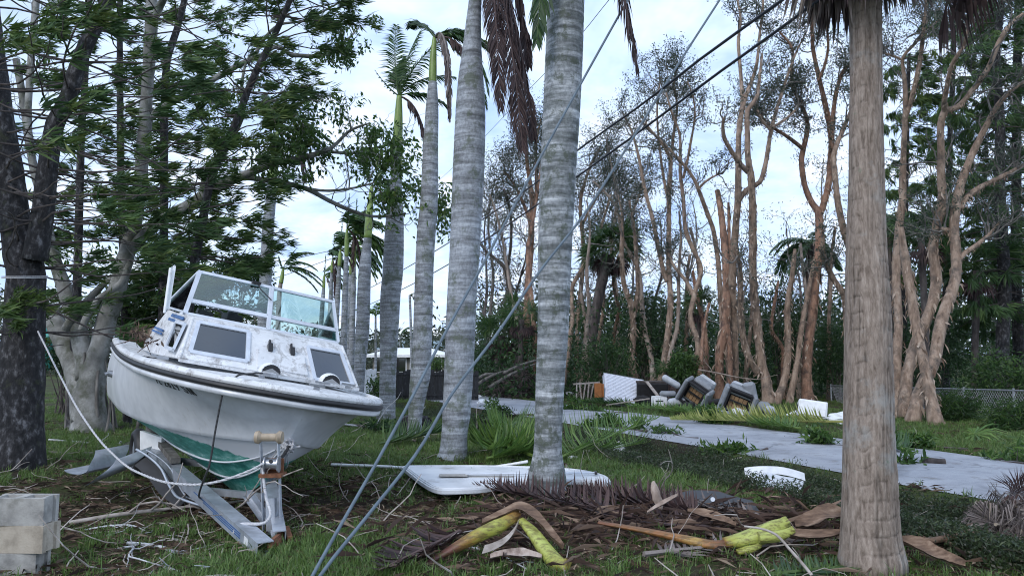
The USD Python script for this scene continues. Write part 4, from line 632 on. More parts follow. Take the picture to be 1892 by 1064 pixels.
obj('trunk_rope', mb, 'rope', None, smooth=True, label='pale rope looped round the big dark pine trunk', cat='rope')
pine('island_pine', 'leaning pine behind the boat cabin, dense needle plumes blown right', [[(322, 808, 13), (335, 700, 10), (350, 560, 9), (362, 470, 8.5), (372, 420, 8), (390, 330, 7.5), (430, 240, 7), (470, 140, 6.5), (500, 80, 6), (545, -20, 5), (590, -130, 4)]], 15.0, 42, z0=2.4, whorl=.46, nb=6, bl=1.5, droop=.0, tuft_from=.4, tp=8, L=.26, W=.015, bend=.8, rr=(0, 1), cone=False)
pine('island_pine', 'straight thin pine seen between the pale fig stem and the leaning pine', [[(296, 790, 9), (300, 600, 8), (303, 400, 7.5), (304, 200, 7), (307, 126, 6.5), (330, 45, 6), (352, -50, 5), (365, -120, 4)]], 17.5, 43, z0=2.6, whorl=.75, nb=4, bl=1.6, tuft_from=.5, tp=7, L=.28, W=.017, bend=.6, cone=False)
pine('island_pine', 'thin dark pine just right of the forked trunk, half hidden by branches', [[(132, 790, 9), (140, 600, 8), (146, 400, 7), (150, 255, 6.5), (157, 150, 5.5), (165, 0, 5), (170, -100, 4)]], 17.0, 44, z0=2.8, whorl=.85, nb=4, bl=1.4, tuft_from=.5, tp=6, L=.28, W=.017, bend=.6, cone=False)
pine('island_pine', 'slender pine whose lit yellow green lower branches hang behind the pale leaning limb', [[(236, 780, 8), (232, 600, 7), (225, 400, 6.5), (222, 200, 6), (222, 0, 5), (225, -100, 4)]], 18.5, 45, z0=2.2, whorl=.75, nb=4, bl=2.2, tuft_from=.5, tp=8, L=.32, W=.019, bend=.8, rr=(.3, 1), cone=False)
# right: pines at the edge
PR = dict(wind=(.45, .1, -.25), W=.015)
pine('tall_pine', 'dark straight pine trunk second from the right edge', [[(1846, 772, 15), (1853, 618, 11), (1856, 510, 10.5), (1850, 420, 10), (1847, 330, 9), (1847, 210, 8), (1841, 120, 7), (1850, 0, 6), (1850, -90, 5)]], 22.5, 46, z0=3.2, whorl=.48, nb=5, bl=2.4, tuft_from=.35, tp=7, L=.34, rr=(.1, .8), **PR)
pine('tall_pine', 'dark pine trunk cut by the right edge of the view', [[(1890, 772, 12), (1880, 600, 9), (1878, 300, 8), (1880, 100, 7), (1882, -60, 5)]], 24.5, 47, z0=2.2, whorl=.46, nb=5, bl=2.2, tuft_from=.35, tp=7, L=.34, rr=(.0, .7), **PR)
pine('tall_pine', 'thin pine with hazy grey green crown behind the crossing paperbarks', [[(1748, 745, 7), (1750, 400, 5.5), (1760, 150, 4.5), (1765, -60, 3)]], 27, 48, z0=5.0, whorl=.7, nb=5, bl=2.4, tuft_from=.3, tp=6, L=.40, rr=(.3, 1), **PR)
pine('tall_pine', 'thin pine with hazy crown right behind the cabbage palm trunk', [[(1668, 745, 7), (1672, 400, 5.5), (1676, 200, 4.5), (1680, 100, 3)]], 28, 49, z0=4.5, whorl=.75, nb=5, bl=2.0, tuft_from=.3, tp=6, L=.40, rr=(.2, .9), **PR)

fig = [[(168, 800, 30), (165, 775, 27), (166, 730, 25), (172, 690, 22), (185, 640, 18), (197, 590, 17), (215, 540, 16), (228, 490, 15), (238, 455, 14), (250, 400, 13), (258, 350, 12.5), (262, 300, 12), (268, 230, 11.5), (272, 160, 11), (278, 80, 12), (280, 20, 11), (276, -90, 9)],
       [(279, 40, 9), (297, 10, 7), (312, -30, 6)], [(158, 780, 24), (152, 720, 22), (141, 680, 22), (120, 635, 19), (104, 600, 16), (92, 575, 11)], [(160, 700, 18), (153, 646, 16), (136, 584, 14), (120, 534, 13), (103, 485, 11), (92, 440, 9), (80, 380, 8), (60, 300, 7.5), (45, 200, 7), (30, 110, 6)],
       [(58, 280, 6), (52, 200, 6.5), (57, 120, 6.5), (62, 60, 6), (67, 0, 6), (70, -60, 5)], [(120, 610, 8), (151, 567, 7), (178, 538, 6), (207, 512, 5), (240, 490, 4)], [(172, 690, 9), (161, 749, 6), (154, 800, 6)],
       [(236, 472, 10), (262, 440, 10), (300, 405, 11), (350, 380, 11), (400, 347, 10), (449, 325, 8), (512, 301, 6.5), (560, 292, 5.5), (597, 280, 5), (609, 275, 4), (650, 240, 2.6), (684, 228, 1.8)],
       [(449, 328, 6), (518, 337, 5), (566, 349, 4.5), (612, 373, 4), (654, 391, 3.5), (690, 400, 3), (750, 394, 2)], [(600, 279, 3.5), (650, 283, 3), (700, 272, 2.4), (750, 262, 1.8)], [(566, 348, 3), (621, 352, 2.4), (693, 337, 1.6)],
       [(268, 225, 8), (305, 197, 6.5), (350, 171, 6), (410, 138, 5.5), (449, 117, 5), (485, 101, 4.5), (512, 87, 4), (542, 102, 4), (585, 105, 3.4), (636, 78, 2.5), (663, 51, 1.6)], [(470, 108, 3.6), (490, 70, 3), (520, 45, 2.6), (560, 40, 2.2), (600, 20, 1.8), (645, -5, 1.4)],
       [(372, 372, 5.5), (380, 319, 5), (410, 289, 5), (425, 262, 4.5), (449, 205, 4), (446, 168, 3), (452, 126, 2.4), (470, 90, 1.8)], [(425, 262, 3), (470, 200, 2.4), (520, 183, 2), (590, 188, 1.4)], [(500, 302, 3.4), (520, 270, 3), (522, 220, 2.4), (530, 180, 1.6)], [(240, 470, 8), (225, 520, 7), (180, 555, 6), (150, 610, 6)]]
t_, st_, en_, rng = traced_tree('fig_tree', 'pale grey fig tree with several stems and long limbs reaching over the boat', 'tree', fig, 16.6, 'fig_bark', 51, 'fig_leaf', ntw=8, L=.9, r=.014, frac=0, start=.45, sides=16, dyamp=.25, zmin=3.2, flare=.8)
mb = MB(); P = []
for px, py, rx, ry, n in [(628, 60, 26, 40, 20), (615, 100, 40, 26, 34), (650, 85, 25, 24, 12), (690, 36, 14, 8, 4), (640, 30, 16, 22, 8), (608, 185, 45, 28, 22), (630, 205, 25, 20, 8), (560, 240, 40, 34, 70), (520, 275, 50, 34, 80), (585, 275, 30, 30, 30), (480, 300, 40, 26, 34), (545, 325, 50, 12, 16), (690, 245, 36, 20, 44), (680, 290, 40, 26, 56), (730, 300, 34, 32, 60), (745, 265, 20, 14, 10), (718, 362, 36, 28, 60), (805, 388, 28, 36, 74), (800, 350, 16, 14, 8), (765, 345, 22, 16, 8), (430, 170, 34, 30, 18), (390, 200, 34, 30, 18), (380, 130, 30, 26, 10), (470, 150, 30, 26, 10), (430, 250, 30, 22, 10), (420, 60, 26, 30, 8), (140, 470, 60, 40, 24), (80, 100, 50, 60, 12)]:
    for _ in range(n):
        u, v_ = rng.normal(0, .55, 2); q = at(px + u * rx, py + v_ * ry, 16.6 + rng.normal(0, .45)); P.append(q)
        if rng.uniform() < .5: mb.tube(np.array([at(px, py - ry * .3, 16.6), (q + at(px, py, 16.6)) / 2 + rng.normal(0, .06, 3), q]), [.007, .005, .003], 3, caps=False)
P = np.array(P); n = 9; Q = np.repeat(P, n, 0) + rng.normal(0, .085, (len(P) * n, 3)); Dn = rdir(rng, len(Q)) * .8 + [0.25, 0, -.75]
v, f = leaves(Q, Dn, rdir(rng, len(Q)) + [0, -.3, .5], .135 * rng.uniform(.6, 1.25, len(Q)), .06 * rng.uniform(.7, 1.2, len(Q)))
obj('crown', MB().add(v, f, np.repeat(np.clip(np.repeat(rng.uniform(0, 1, len(P)), n) * .6 + .4 * rng.uniform(0, 1, len(Q)), 0, 1), 4)), 'fig_leaf', t_)
obj('hanging_twigs', mb, 'fig_bark', t_, kind='stuff')
# aerial roots of the fig
mb = MB()
for k in range(13):
    x = 120 + rng.uniform(0, 130); y0 = rng.uniform(640, 720); Yk = 16.6 + rng.uniform(-.5, .7); a = at(x, y0, Yk); b = at(x + rng.normal(0, 8), 800, Yk); b[2] = gh(b[0], b[1]) - .05
    mb.tube(spline([a, (a + b) / 2 + rng.normal(0, .05, 3), b], 8), np.linspace(.02, .035, 8) * rng.uniform(.5, 1.6), 6)
obj('aerial_roots', mb, 'grey_bark', t_, smooth=True)

# shrubs and low growth
def shrub(name, label, px, py, Y, rx, ry, n, seed, mat='shrub_leaf', L=.12, W=.05, group=None, depth=.7, rr=(0, 1), stems=14, cat='shrub'):
    rng = np.random.default_rng(seed); t = thing(name, label, cat, group); c = at(px, py, Y); rx, ry = pxm(rx, Y), pxm(ry, Y); base = G(c[0], c[1], -.05)
    m = n // 12; u = rdir(rng, m) * (rng.uniform(.25, 1, (m, 1)) ** .5); cc = c + u * [rx, rx * depth, ry]; cc = cc + .25 * rx * (rng.normal(size=(m, 3)) * .5); cc[:, 2] = np.maximum(cc[:, 2], gh(cc[:, 0], cc[:, 1]) + .05)
    mb = MB()
    for k in range(stems): q = cc[rng.integers(m)]; mb.tube(spline([base + rng.normal(0, .12, 3) * [1, 1, 0], (base + q) / 2 + rng.normal(0, .1, 3), q], 7), np.linspace(.022, .006, 7), 5, caps=False)
    obj('stems', mb, 'dark_bark', t)
    Q = np.repeat(cc, 12, 0) + rng.normal(0, .13 * max(.6, rx / 1.2), (m * 12, 3)); v, f = leaves(Q, rdir(rng, len(Q)) + [0.2, 0, -.1], rdir(rng, len(Q)) + [0, 0, .9], L * rng.uniform(.6, 1.3, len(Q)), W * rng.uniform(.7, 1.2, len(Q)))
    obj('foliage', MB().add(v, f, np.repeat(np.clip(np.repeat(rng.uniform(*rr, m), 12) * .6 + .4 * rng.uniform(*rr, len(Q)), 0, 1), 4)), mat, t); return t
shrub('shrub', 'bright green bush right behind the boat cabin side window', 300, 560, 19, 95, 75, 5200, 61, rr=(.25, 1), L=.15, W=.07)
shrub('shrub', 'dark bush in the gap between the dark pine trunk and the fig foot', 120, 650, 21, 55, 50, 1800, 62, rr=(0, .5))
shrub('shrub', 'round dark bush peeping over the boat windshield top', 445, 505, 28, 60, 32, 2000, 63, L=.2, W=.09, rr=(0, .6))
shrub('shrub', 'leafy green bush at the foot of the paperbarks behind the mattress', 1115, 670, 27, 52, 45, 2800, 64, rr=(.15, .9))
shrub('shrub', 'broad leaved bush between the mattress and the first recliner, bright at its top', 1265, 680, 26.3, 32, 28, 1500, 65, rr=(.4, 1), L=.16, W=.06)
shrub('shrub', 'tall dark bush filling the gap left of the second recliner', 1195, 610, 29, 50, 75, 3600, 66, rr=(0, .6))
shrub('shrub', 'tall leafy bush right of the pale smooth paperbark', 1440, 600, 28.5, 60, 85, 5200, 67, rr=(.05, .75))
shrub('shrub', 'leafy bush between the reddish hollow paperbark and the cabbage palm', 1545, 660, 27.5, 42, 70, 3200, 68, rr=(.1, .8))
shrub('shrub', 'dense bush hanging over the chain link fence at the far right', 1850, 700, 21, 60, 45, 2600, 69, rr=(.2, 1), L=.13)
shrub('shrub', 'spiky green bush in front of the chain link fence, near the right edge', 1868, 775, 16.5, 45, 32, 1800, 70, rr=(.2, 1), L=.17, W=.02)
shrub('shrub', 'grassy green bush right of the crossing paperbark feet', 1770, 755, 18.4, 42, 28, 1500, 71, rr=(.2, .9), L=.2, W=.018)
shrub('shrub', 'dark bush behind the crossing paperbarks', 1710, 640, 24, 70, 70, 4000, 72, rr=(0, .6))
shrub('shrub', 'small bright bush at the roadside behind the black fence', 808, 672, 33, 14, 10, 500, 73, rr=(.7, 1))
shrub('shrub', 'low bush left of the far white fence', 700, 720, 22.5, 22, 20, 700, 74, rr=(.3, 1))
shrub('shrub', 'dark clump of leaves at the foot of the grey leaning stem', 895, 670, 32, 40, 30, 1800, 75, rr=(0, .6))
# undergrowth of the wood: one mass that nobody could count
rng = np.random.default_rng(80); m = 4300
px = rng.uniform(872, 1960, m); Yk = rng.uniform(28, 42, m); top = np.interp(px, [872, 960, 1060, 1200, 1330, 1400, 1470, 1560, 1660, 1900], [640, 610, 545, 540, 575, 590, 580, 520, 430, 430])
py = top + (742 - top) * rng.uniform(0, 1, m) ** .8; P = np.array([at(a, b, c) for a, b, c in zip(px, py, Yk)]); P[:, 2] = np.maximum(P[:, 2], gh(P[:, 0], P[:, 1]) + .1)
Q = np.repeat(P, 11, 0) + rng.normal(0, .30, (m * 11, 3)); v, f = leaves(Q, rdir(rng, len(Q)) + [.15, 0, -.2], rdir(rng, len(Q)) + [0, 0, .9], .22 * rng.uniform(.6, 1.4, len(Q)), .085 * rng.uniform(.6, 1.3, len(Q)))
obj('undergrowth', MB().add(v, f, np.repeat(np.clip(np.repeat(rng.uniform(0, .75, m), 11) * .7 + .3 * rng.uniform(0, 1, len(Q)), 0, 1), 4)), 'shrub_leaf', kind='stuff')
# far-off woods along the horizon
m = 9000; a = rng.uniform(-.75, .75, m); Yk = rng.uniform(62, 120, m); X_ = np.tan(a) * Yk; hmax = 2.2 + 3.8 * meshkit.fbm(np.stack([X_ * .08, Yk * .02, 0 * X_], 1), 3, 6) + np.where(X_ / Yk > -.05, 3.0, 0) + np.where(X_ / Yk < -.33, 3.0, 0)
P = np.stack([X_, Yk, rng.uniform(0, 1, m) * hmax], 1); Q = np.repeat(P, 9, 0) + rng.normal(0, .6, (m * 9, 3)); v, f = leaves(Q, rdir(rng, len(Q)), rdir(rng, len(Q)) + [0, 0, .8], .55 * rng.uniform(.6, 1.4, len(Q)), .26 * rng.uniform(.6, 1.3, len(Q)))
obj('distant_woods', MB().add(v, f, np.repeat(np.clip(np.repeat(rng.uniform(0, 1, m), 9), 0, 1), 4)), 'far_leaf', kind='stuff')

# palms standing in the wood
def wood_palm(name, label, trunk, Y, crown, seed, kind='fan', n=22, R=.75, pet=.7, mat='palm_leaf', dead=8, lo=-.4, bark='dark_bark', wid=.06, **k):
    rng = np.random.default_rng(seed); t = thing(name, label, 'palm')
    C, Rr = trace(trunk, Y, n=20); C[0, 2] -= .2; obj('trunk', stem_mesh(C, Rr, 12, rng, .2, 5), bark, t, smooth=True); c = at(crown[0], crown[1], Y)
    for i in range(n):
        a = rng.uniform(0, 6.28); d = np.array([math.cos(a), math.sin(a), rng.uniform(lo, 1.1)])
        obj('fan_leaf' if kind == 'fan' else 'frond', fan(rng, c, d, pet * rng.uniform(.7, 1.2), R, n=26, droop=.6, wid=wid, **k) if kind == 'fan' else frond(rng, c, d, R * 2.6 * rng.uniform(.8, 1.1), grav=1.3, wind=W_ * .4, leaf=.5, wid=wid, n=30, **k), mat, t)
    for i in range(dead):
        a = rng.uniform(0, 6.28); d = np.array([math.cos(a), math.sin(a), -.9])
        obj('dead_leaf', fan(rng, c - [0, 0, .3], d, pet * .5, R * .9, n=22, droop=1.6, spread=70, wid=wid) if kind == 'fan' else frond(rng, c, d, R * 2, grav=3, fold=.5, hang=.8, leaf=.4, wid=wid, n=24), 'palm_dead', t)
wood_palm('cabbage_palm', 'bushy cabbage palm with dark crown in the wood above the mattress', [(1088, 735, 8), (1092, 650, 8.5), (1100, 580, 9), (1112, 520, 10), (1122, 470, 12)], 29.5, (1128, 455), 91, n=40, R=.85, pet=.8, dead=16)
wood_palm('coconut_palm', 'feather leaved palm in the gap between the pale and the reddish paperbarks', [(1486, 735, 5), (1492, 600, 5), (1497, 500, 5.5), (1500, 455, 6)], 31, (1500, 450), 92, kind='feather', n=16, R=.85, dead=5, lo=-.2)
wood_palm('fan_palm', 'low fan palm with hanging dead leaves behind the uprooted roots', [(918, 725, 7), (922, 660, 7), (926, 620, 7)], 31, (926, 612), 93, n=26, R=.75, pet=.7, dead=14, lo=-.5)
wood_palm('fan_palm', 'fan palm half hidden behind the thick shredded paperbark', [(1290, 735, 4), (1291, 600, 4), (1292, 560, 4)], 28, (1292, 556), 94, n=12, R=.6, pet=.4, dead=4)
wood_palm('coconut_palm', 'green feather leaved palm directly right of the cabbage palm trunk', [(1648, 745, 5), (1645, 560, 5), (1642, 410, 5.5)], 24, (1642, 402), 95, kind='feather', n=14, R=.65, dead=4, lo=-.3)
wood_palm('fan_palm', 'fan palm under the hazy pine crown, right of the crossing paperbarks', [(1800, 745, 6), (1802, 620, 6), (1805, 500, 6.5)], 23, (1805, 490), 96, n=22, R=.75, pet=.7, dead=8)
wood_palm('fan_palm', 'fan palm between the two slanting paperbark stems', [(1712, 750, 6), (1708, 560, 6), (1702, 440, 6)], 22, (1702, 430), 97, n=18, R=.7, pet=.6, dead=6)
wood_palm('fan_palm', 'small fan palm at the foot of the wavy doubled paperbark', [(1236, 735, 3), (1236, 700, 3), (1237, 690, 3)], 26.5, (1237, 684), 98, n=14, R=.5, pet=.35, dead=3)
wood_palm('fan_palm', 'fan palm just left of the nearest royal palm, behind the thin red stem', [(960, 725, 5), (962, 640, 5), (964, 590, 5)], 30, (964, 580), 99, n=16, R=.6, pet=.6, dead=8)
# the uprooted mat of roots and brush
t = thing('uprooted_roots', 'uprooted mat of brown roots and brush beside the nearest royal palm', 'roots'); rng = np.random.default_rng(55); c = on(955, 733)
u = rdir(rng, 1500); u[:, 2] = abs(u[:, 2]); P = c + u * [1.05, .6, 1.15] * rng.uniform(.6, 1, (1500, 1)); Dn = rng.normal(size=(1500, 3)) * [1, .6, .8] + [-.3, 0, -.2]; v, f = leaves(P, Dn, rdir(rng, 1500), .5 * rng.uniform(.4, 1.3, 1500), .018)
obj('root_strands', MB().add(v, f, np.repeat(rng.uniform(0, .7, 1500), 4)), 'palm_dead_grey', t)
m = trimesh.creation.icosphere(3); v = m.vertices * [.9, .5, 1.0]; v = v * (1 + .5 * (meshkit.fbm(m.vertices * 3, 3, 2) - .5))[:, None] + c; obj('earth_clod', (v, m.faces), 'dark_bark', t)
for k, (x0, y0, x1, y1) in enumerate([(880, 712, 935, 685), (905, 715, 990, 672), (930, 690, 1000, 664), (884, 700, 915, 690)]): obj('root', tube(spline([at(x0, y0, 28.6), at((x0 + x1) / 2, (y0 + y1) / 2 - 4, 28.3), at(x1, y1, 28.8)], 10), np.linspace(.07, .03, 10), 7), 'grey_bark', t, smooth=True)

# ------------------------------------------------------------------ the boat
MAT['gelcoat'] = usdkit.material(stage, '/World/Looks/gelcoat', {
    'g': ('geometry', {}), 'n': ('noise_texture', {'scale': 2.2, 'detail': 7.0, 'roughness': 0.65}), 'r': ('rgb_ramp', {'ramp': [(0.35, (0.50, 0.52, 0.55)), (0.6, (0.66, 0.68, 0.71)), (0.8, (0.72, 0.74, 0.76))]}),
    'ms': ('mapping', {'scale': (9.0, 9.0, 1.2)}), 'n2': ('noise_texture', {'scale': 2.0, 'detail': 6.0, 'roughness': 0.7}), 'r2': ('rgb_ramp', {'ramp': [(0.58, (0,) * 3), (0.78, (0.5,) * 3)]}), 'mx': ('mix_color', {'b': (0.36, 0.34, 0.31)}),
    'p': ('principled_bsdf', {'roughness': 0.28, 'specular_ior_level': 0.5})},
    [('g.position', 'n.vector'), ('n.fac', 'r.fac'), ('g.position', 'ms.vector'), ('ms.vector', 'n2.vector'), ('n2.fac', 'r2.fac'), ('r2.color', 'mx.fac'), ('r.color', 'mx.a'), ('mx.result', 'p.base_color')], surface='p.BSDF')
MAT['deck'] = usdkit.material(stage, '/World/Looks/deck', {
    'g': ('geometry', {}), 'n': ('noise_texture', {'scale': 3.0, 'detail': 7.0, 'roughness': 0.65}), 'r': ('rgb_ramp', {'ramp': [(0.35, (0.56, 0.57, 0.58)), (0.6, (0.72, 0.73, 0.74))]}),
    'n2': ('noise_texture', {'scale': 6.0, 'detail': 10.0, 'roughness': 0.78, 'distortion': 0.4}), 'r2': ('rgb_ramp', {'ramp': [(0.50, (0,) * 3), (0.58, (0.45,) * 3), (0.70, (0.95,) * 3)]}), 'mx': ('mix_color', {'b': (0.12, 0.10, 0.085)}),
    'n3': ('noise_texture', {'scale': 30.0, 'detail': 5.0}), 'b': ('bump', {'strength': 0.25, 'distance': 0.01}),
    'p': ('principled_bsdf', {'roughness': 0.5})},
    [('g.position', 'n.vector'), ('n.fac', 'r.fac'), ('g.position', 'n2.vector'), ('n2.fac', 'r2.fac'), ('r2.color', 'mx.fac'), ('r.color', 'mx.a'), ('mx.result', 'p.base_color'), ('g.position', 'n3.vector'), ('n3.fac', 'b.height'), ('b.normal', 'p.normal')], surface='p.BSDF')
# bottom paint: flaking green under a worn edge (rnd = depth below the edge of the paint)
MAT['bottom_paint'] = usdkit.material(stage, '/World/Looks/bottom_paint', {
    'a': ('attribute', {'attribute': 'rnd'}), 'g': ('geometry', {}), 'n': ('noise_texture', {'scale': 9.0, 'detail': 8.0, 'roughness': 0.7}), 'ad': ('math', {'math_type': 'multiply_add', 'value2': 0.26}), 'e': ('rgb_ramp', {'ramp': [(0.60, (0,) * 3), (0.625, (1,) * 3)]}),
    'm': ('mapping', {'scale': (2.0, 2.0, 5.0)}), 'n2': ('noise_texture', {'scale': 2.6, 'detail': 8.0, 'roughness': 0.72}), 'r': ('rgb_ramp', {'ramp': [(0.36, (0.012, 0.12, 0.095)), (0.50, (0.035, 0.22, 0.175)), (0.60, (0.13, 0.36, 0.31)), (0.72, (0.45, 0.60, 0.57))]}),
    'w': ('mix_color', {'a': (0.58, 0.60, 0.63)}), 'p': ('principled_bsdf', {'roughness': 0.5})},
    [('g.position', 'n.vector'), ('n.fac', 'ad.value1'), ('a.fac', 'ad.value3'), ('ad.value', 'e.fac'), ('g.position', 'm.vector'), ('m.vector', 'n2.vector'), ('n2.fac', 'r.fac'), ('e.color', 'w.fac'), ('r.color', 'w.b'), ('w.result', 'p.base_color')], surface='p.BSDF')
plain('black_rubber', (0.018, 0.018, 0.02), 0.55, var=.4)
plain('alu_frame', (0.62, 0.65, 0.70), 0.35, metallic=.35, var=.12)
plain('alu', (0.42, 0.45, 0.50), 0.42, metallic=.55, var=.3, scale=5.0, stain=(4.0, .55, .75, (0.22, 0.22, 0.23)))
plain('dark_plastic', (0.02, 0.02, 0.022), 0.4)
plain('teal_vinyl', (0.03, 0.30, 0.30), 0.5)
plain('blue_stripe', (0.03, 0.10, 0.26), 0.4)
plain('steel', (0.35, 0.36, 0.38), 0.35, metallic=.8)
plain('rust', (0.16, 0.065, 0.03), 0.85, var=.5, scale=18)
plain('roller', (0.36, 0.29, 0.21), 0.6, var=.3)
plain('strap', (0.03, 0.03, 0.032), 0.8)
plain('white_paint', (0.72, 0.73, 0.74), 0.45, var=.1, stain=(5.0, .6, .8, (.4, .38, .35)))
def glass(name, tint, mixlo=.0, refl=1.0, rough=.02):
    MAT[name] = usdkit.material(stage, f'/World/Looks/{name}', {'t': ('transparent_bsdf', {'color': tint}), 'g': ('glossy_bsdf', {'roughness': rough, 'color': (refl,) * 3}), 'f': ('fresnel', {'IOR': 1.5}), 'ad': ('math', {'math_type': 'multiply_add', 'value2': 1.0, 'value3': mixlo, 'use_clamp': True}), 'm': ('mix_closure', {})},
        [('f.fac', 'ad.value1'), ('ad.value', 'm.fac'), ('t.transparent', 'm.closure1') if False else ('t.BSDF', 'm.closure1'), ('g.BSDF', 'm.closure2')], surface='m.closure')
glass('windshield_glass', (0.72, 0.85, 0.83), .06, .9)
glass('cabin_glass', (0.05, 0.085, 0.095), .16, .8, .04)

TB = math.radians(34); r_ = np.array([math.cos(TB), math.sin(TB), 0]); aft = np.array([-math.sin(TB), math.cos(TB), 0])
BX = nrm(r_ + UP * -0.175); BY = aft + UP * 0.105; BY = nrm(BY - BX * np.dot(BX, BY)); BZ = np.cross(BX, BY)
BO = np.array([-1.80, 6.85, 1.175]) + BY * 1.45 - BZ * 1.0          # the frame's foot: the keel under the fore deck
boat = thing('motorboat', 'white motorboat with green bottom, tilted on its trailer', 'boat', M=frame_M(BO, BX, BY, BZ))
KO = np.array([0, 1.45, -1.0])
def L_(p): return np.asarray(p, float) - KO
def bw(p): p = L_(p); return BO + p[..., 0:1] * BX + p[..., 1:2] * BY + p[..., 2:3] * BZ if np.ndim(p) > 1 else BO + p[0] * BX + p[1] * BY + p[2] * BZ
DK = np.array([(0, 0, 0), (.03, .22, 0), (.11, .45, -.003), (.30, .72, -.012), (.70, .96, -.03), (1.25, 1.11, -.055), (2.0, 1.19, -.085), (3.1, 1.21, -.11), (4.6, 1.15, -.11)])
CH = np.array([(.34, 0, -.46), (.44, .11, -.49), (.60, .24, -.525), (.85, .41, -.57), (1.25, .61, -.625), (1.75, .80, -.68), (2.5, .97, -.74), (3.4, 1.05, -.78), (4.6, 1.05, -.80)])
KL = np.array([(.34, 0, -.465), (.47, 0, -.62), (.66, 0, -.82), (.92, 0, -1.0), (1.30, 0, -1.17), (1.80, 0, -1.25), (2.6, 0, -1.28), (3.5, 0, -1.26), (4.6, 0, -1.22)])
i9 = np.linspace(0, 1, 9); NI = 60; ii = np.linspace(0, 1, NI)
dk, ch, kl = (PchipInterpolator(i9, a)(ii)[:, [1, 0, 2]] for a in (DK, CH, KL))      # columns: u (across), s (aft), z
def loft(a, b, m, bulge):
    j = np.linspace(0, 1, m); P = a[:, None] * (1 - j)[None, :, None] + b[:, None] * j[None, :, None]
    P[:, :, 0] += bulge[:, None] * np.sin(np.pi * j)[None]; return P
fl = -.10 * np.exp(-((ii - .34) / .26) ** 2) * np.clip(ii / .08, 0, 1) + .045 * smooth01((ii - .5) / .4)
chd = ch + np.c_[0.035 * np.clip(ii / .1, 0, 1), 0 * ii, .004 + 0 * ii]     # the chine stands a little proud of the bottom
hull = MB(); bot = MB()
for sg in (-1, 1):
    P = loft(dk, chd, 16, fl); P2 = np.concatenate([P, ch[:, None]], 1) * [sg, 1, 1]; v, f = grid(P2 - KO); hull.add(v, f)
    Q = loft(ch, kl, 14, -.03 * np.sin(np.pi * np.clip(ii * 1.2, 0, 1))) * [sg, 1, 1]; v, f = grid(Q - KO)
    edge = -.70 - .03 * np.exp(-((v[:, 1] + 1.45 - .6) / .7) ** 2) - .09 * smooth01((v[:, 1] + 1.45 - 1.2) / 2.4); depth = edge - (v[:, 2] - 1.0)
    bot.add(v, f, np.clip(.5 + depth * 3.0, 0, 1))
tr = np.vstack([dk[-1], loft(dk, chd, 16, fl)[-1], ch[-1], kl[-1]]); tq = np.vstack([tr, tr[::-1] * [-1, 1, 1]]) - KO
hull.add(np.vstack([tq, tq.mean(0)]), [(k, (k + 1) % len(tq), len(tq)) for k in range(len(tq))])
obj('hull', hull, 'gelcoat', boat, smooth=40)
obj('hull_bottom', bot, 'bottom_paint', boat, smooth=True)
for sg in (-1, 1):      # spray rails on the bottom
    for a, i0 in ((.45, 8), (.72, 5)):
        q = ch * (1 - a) + kl * a; q = q[i0:] * [sg, 1, 1]; obj('spray_rail', tube(q - KO, np.linspace(.006, .016, len(q)), 6), 'gelcoat', boat, smooth=True)
# gunwale: white moulding, black rubber rub rail, rounded white cap
def ring(dx, dz, prof):
    "sweeps a profile (outward, up) round the deck edge, starboard stern to port stern"
    e = np.vstack([dk[::-1] * [-1, 1, 1], dk[1:]]); e = e[1:-1] if False else e
    t = nrm(np.gradient(e, axis=0)); o = nrm(np.stack([t[:, 1], -t[:, 0], 0 * t[:, 0]], 1)); c = e.mean(0); o *= np.sign(np.sum(o * (e - [0, 2.2, 0]), 1))[:, None]
    P = e[:, None] + o[:, None] * (dx + prof[:, 0])[None, :, None] + UP * (dz + prof[:, 1])[None, :, None]; P = np.concatenate([P, P[:, :1]], 1); return grid(P - KO)
a = np.linspace(0, 2 * np.pi, 12, endpoint=False); oval = lambda w, h: np.stack([w * np.cos(a), h * np.sin(a)], 1)
obj('lower_moulding', ring(.020, -.062, oval(.024, .030)), 'gelcoat', boat, smooth=True)
obj('rub_rail', ring(.034, -.008, oval(.026, .028)), 'black_rubber', boat, smooth=True)
obj('gunwale_cap', ring(.0, .040, oval(.046, .040)), 'deck', boat, smooth=True)
# deck, side decks, cockpit
dmb = MB(); j = np.linspace(-1, 1, 13); m = ii <= np.interp(2.35, dk[:, 1], ii)
P = np.stack([np.stack([dk[m, 0] * q * .985, dk[m, 1] + .02, dk[m, 2] + .045 + .035 * (1 - q * q)], 1) for q in j], 1); v, f = grid(P - KO); dmb.add(v, f)
k = ii >= np.interp(2.25, dk[:, 1], ii)
for sg in (-1, 1):
    P = np.stack([np.stack([sg * (dk[k, 0] - w), dk[k, 1], dk[k, 2] + z], 1) for w, z in ((.02, .06), (.24, .06), (.26, .03), (.27, -.55))], 1); v, f = grid(P - KO); dmb.add(v, f)
obj('deck', dmb, 'deck', boat, smooth=35)
obj('cockpit_floor', MB().prism(L_([(-.95, 2.35, -.60), (.95, 2.35, -.60), (.9, 4.55, -.62), (-.9, 4.55, -.62)]), .03), 'deck', boat)
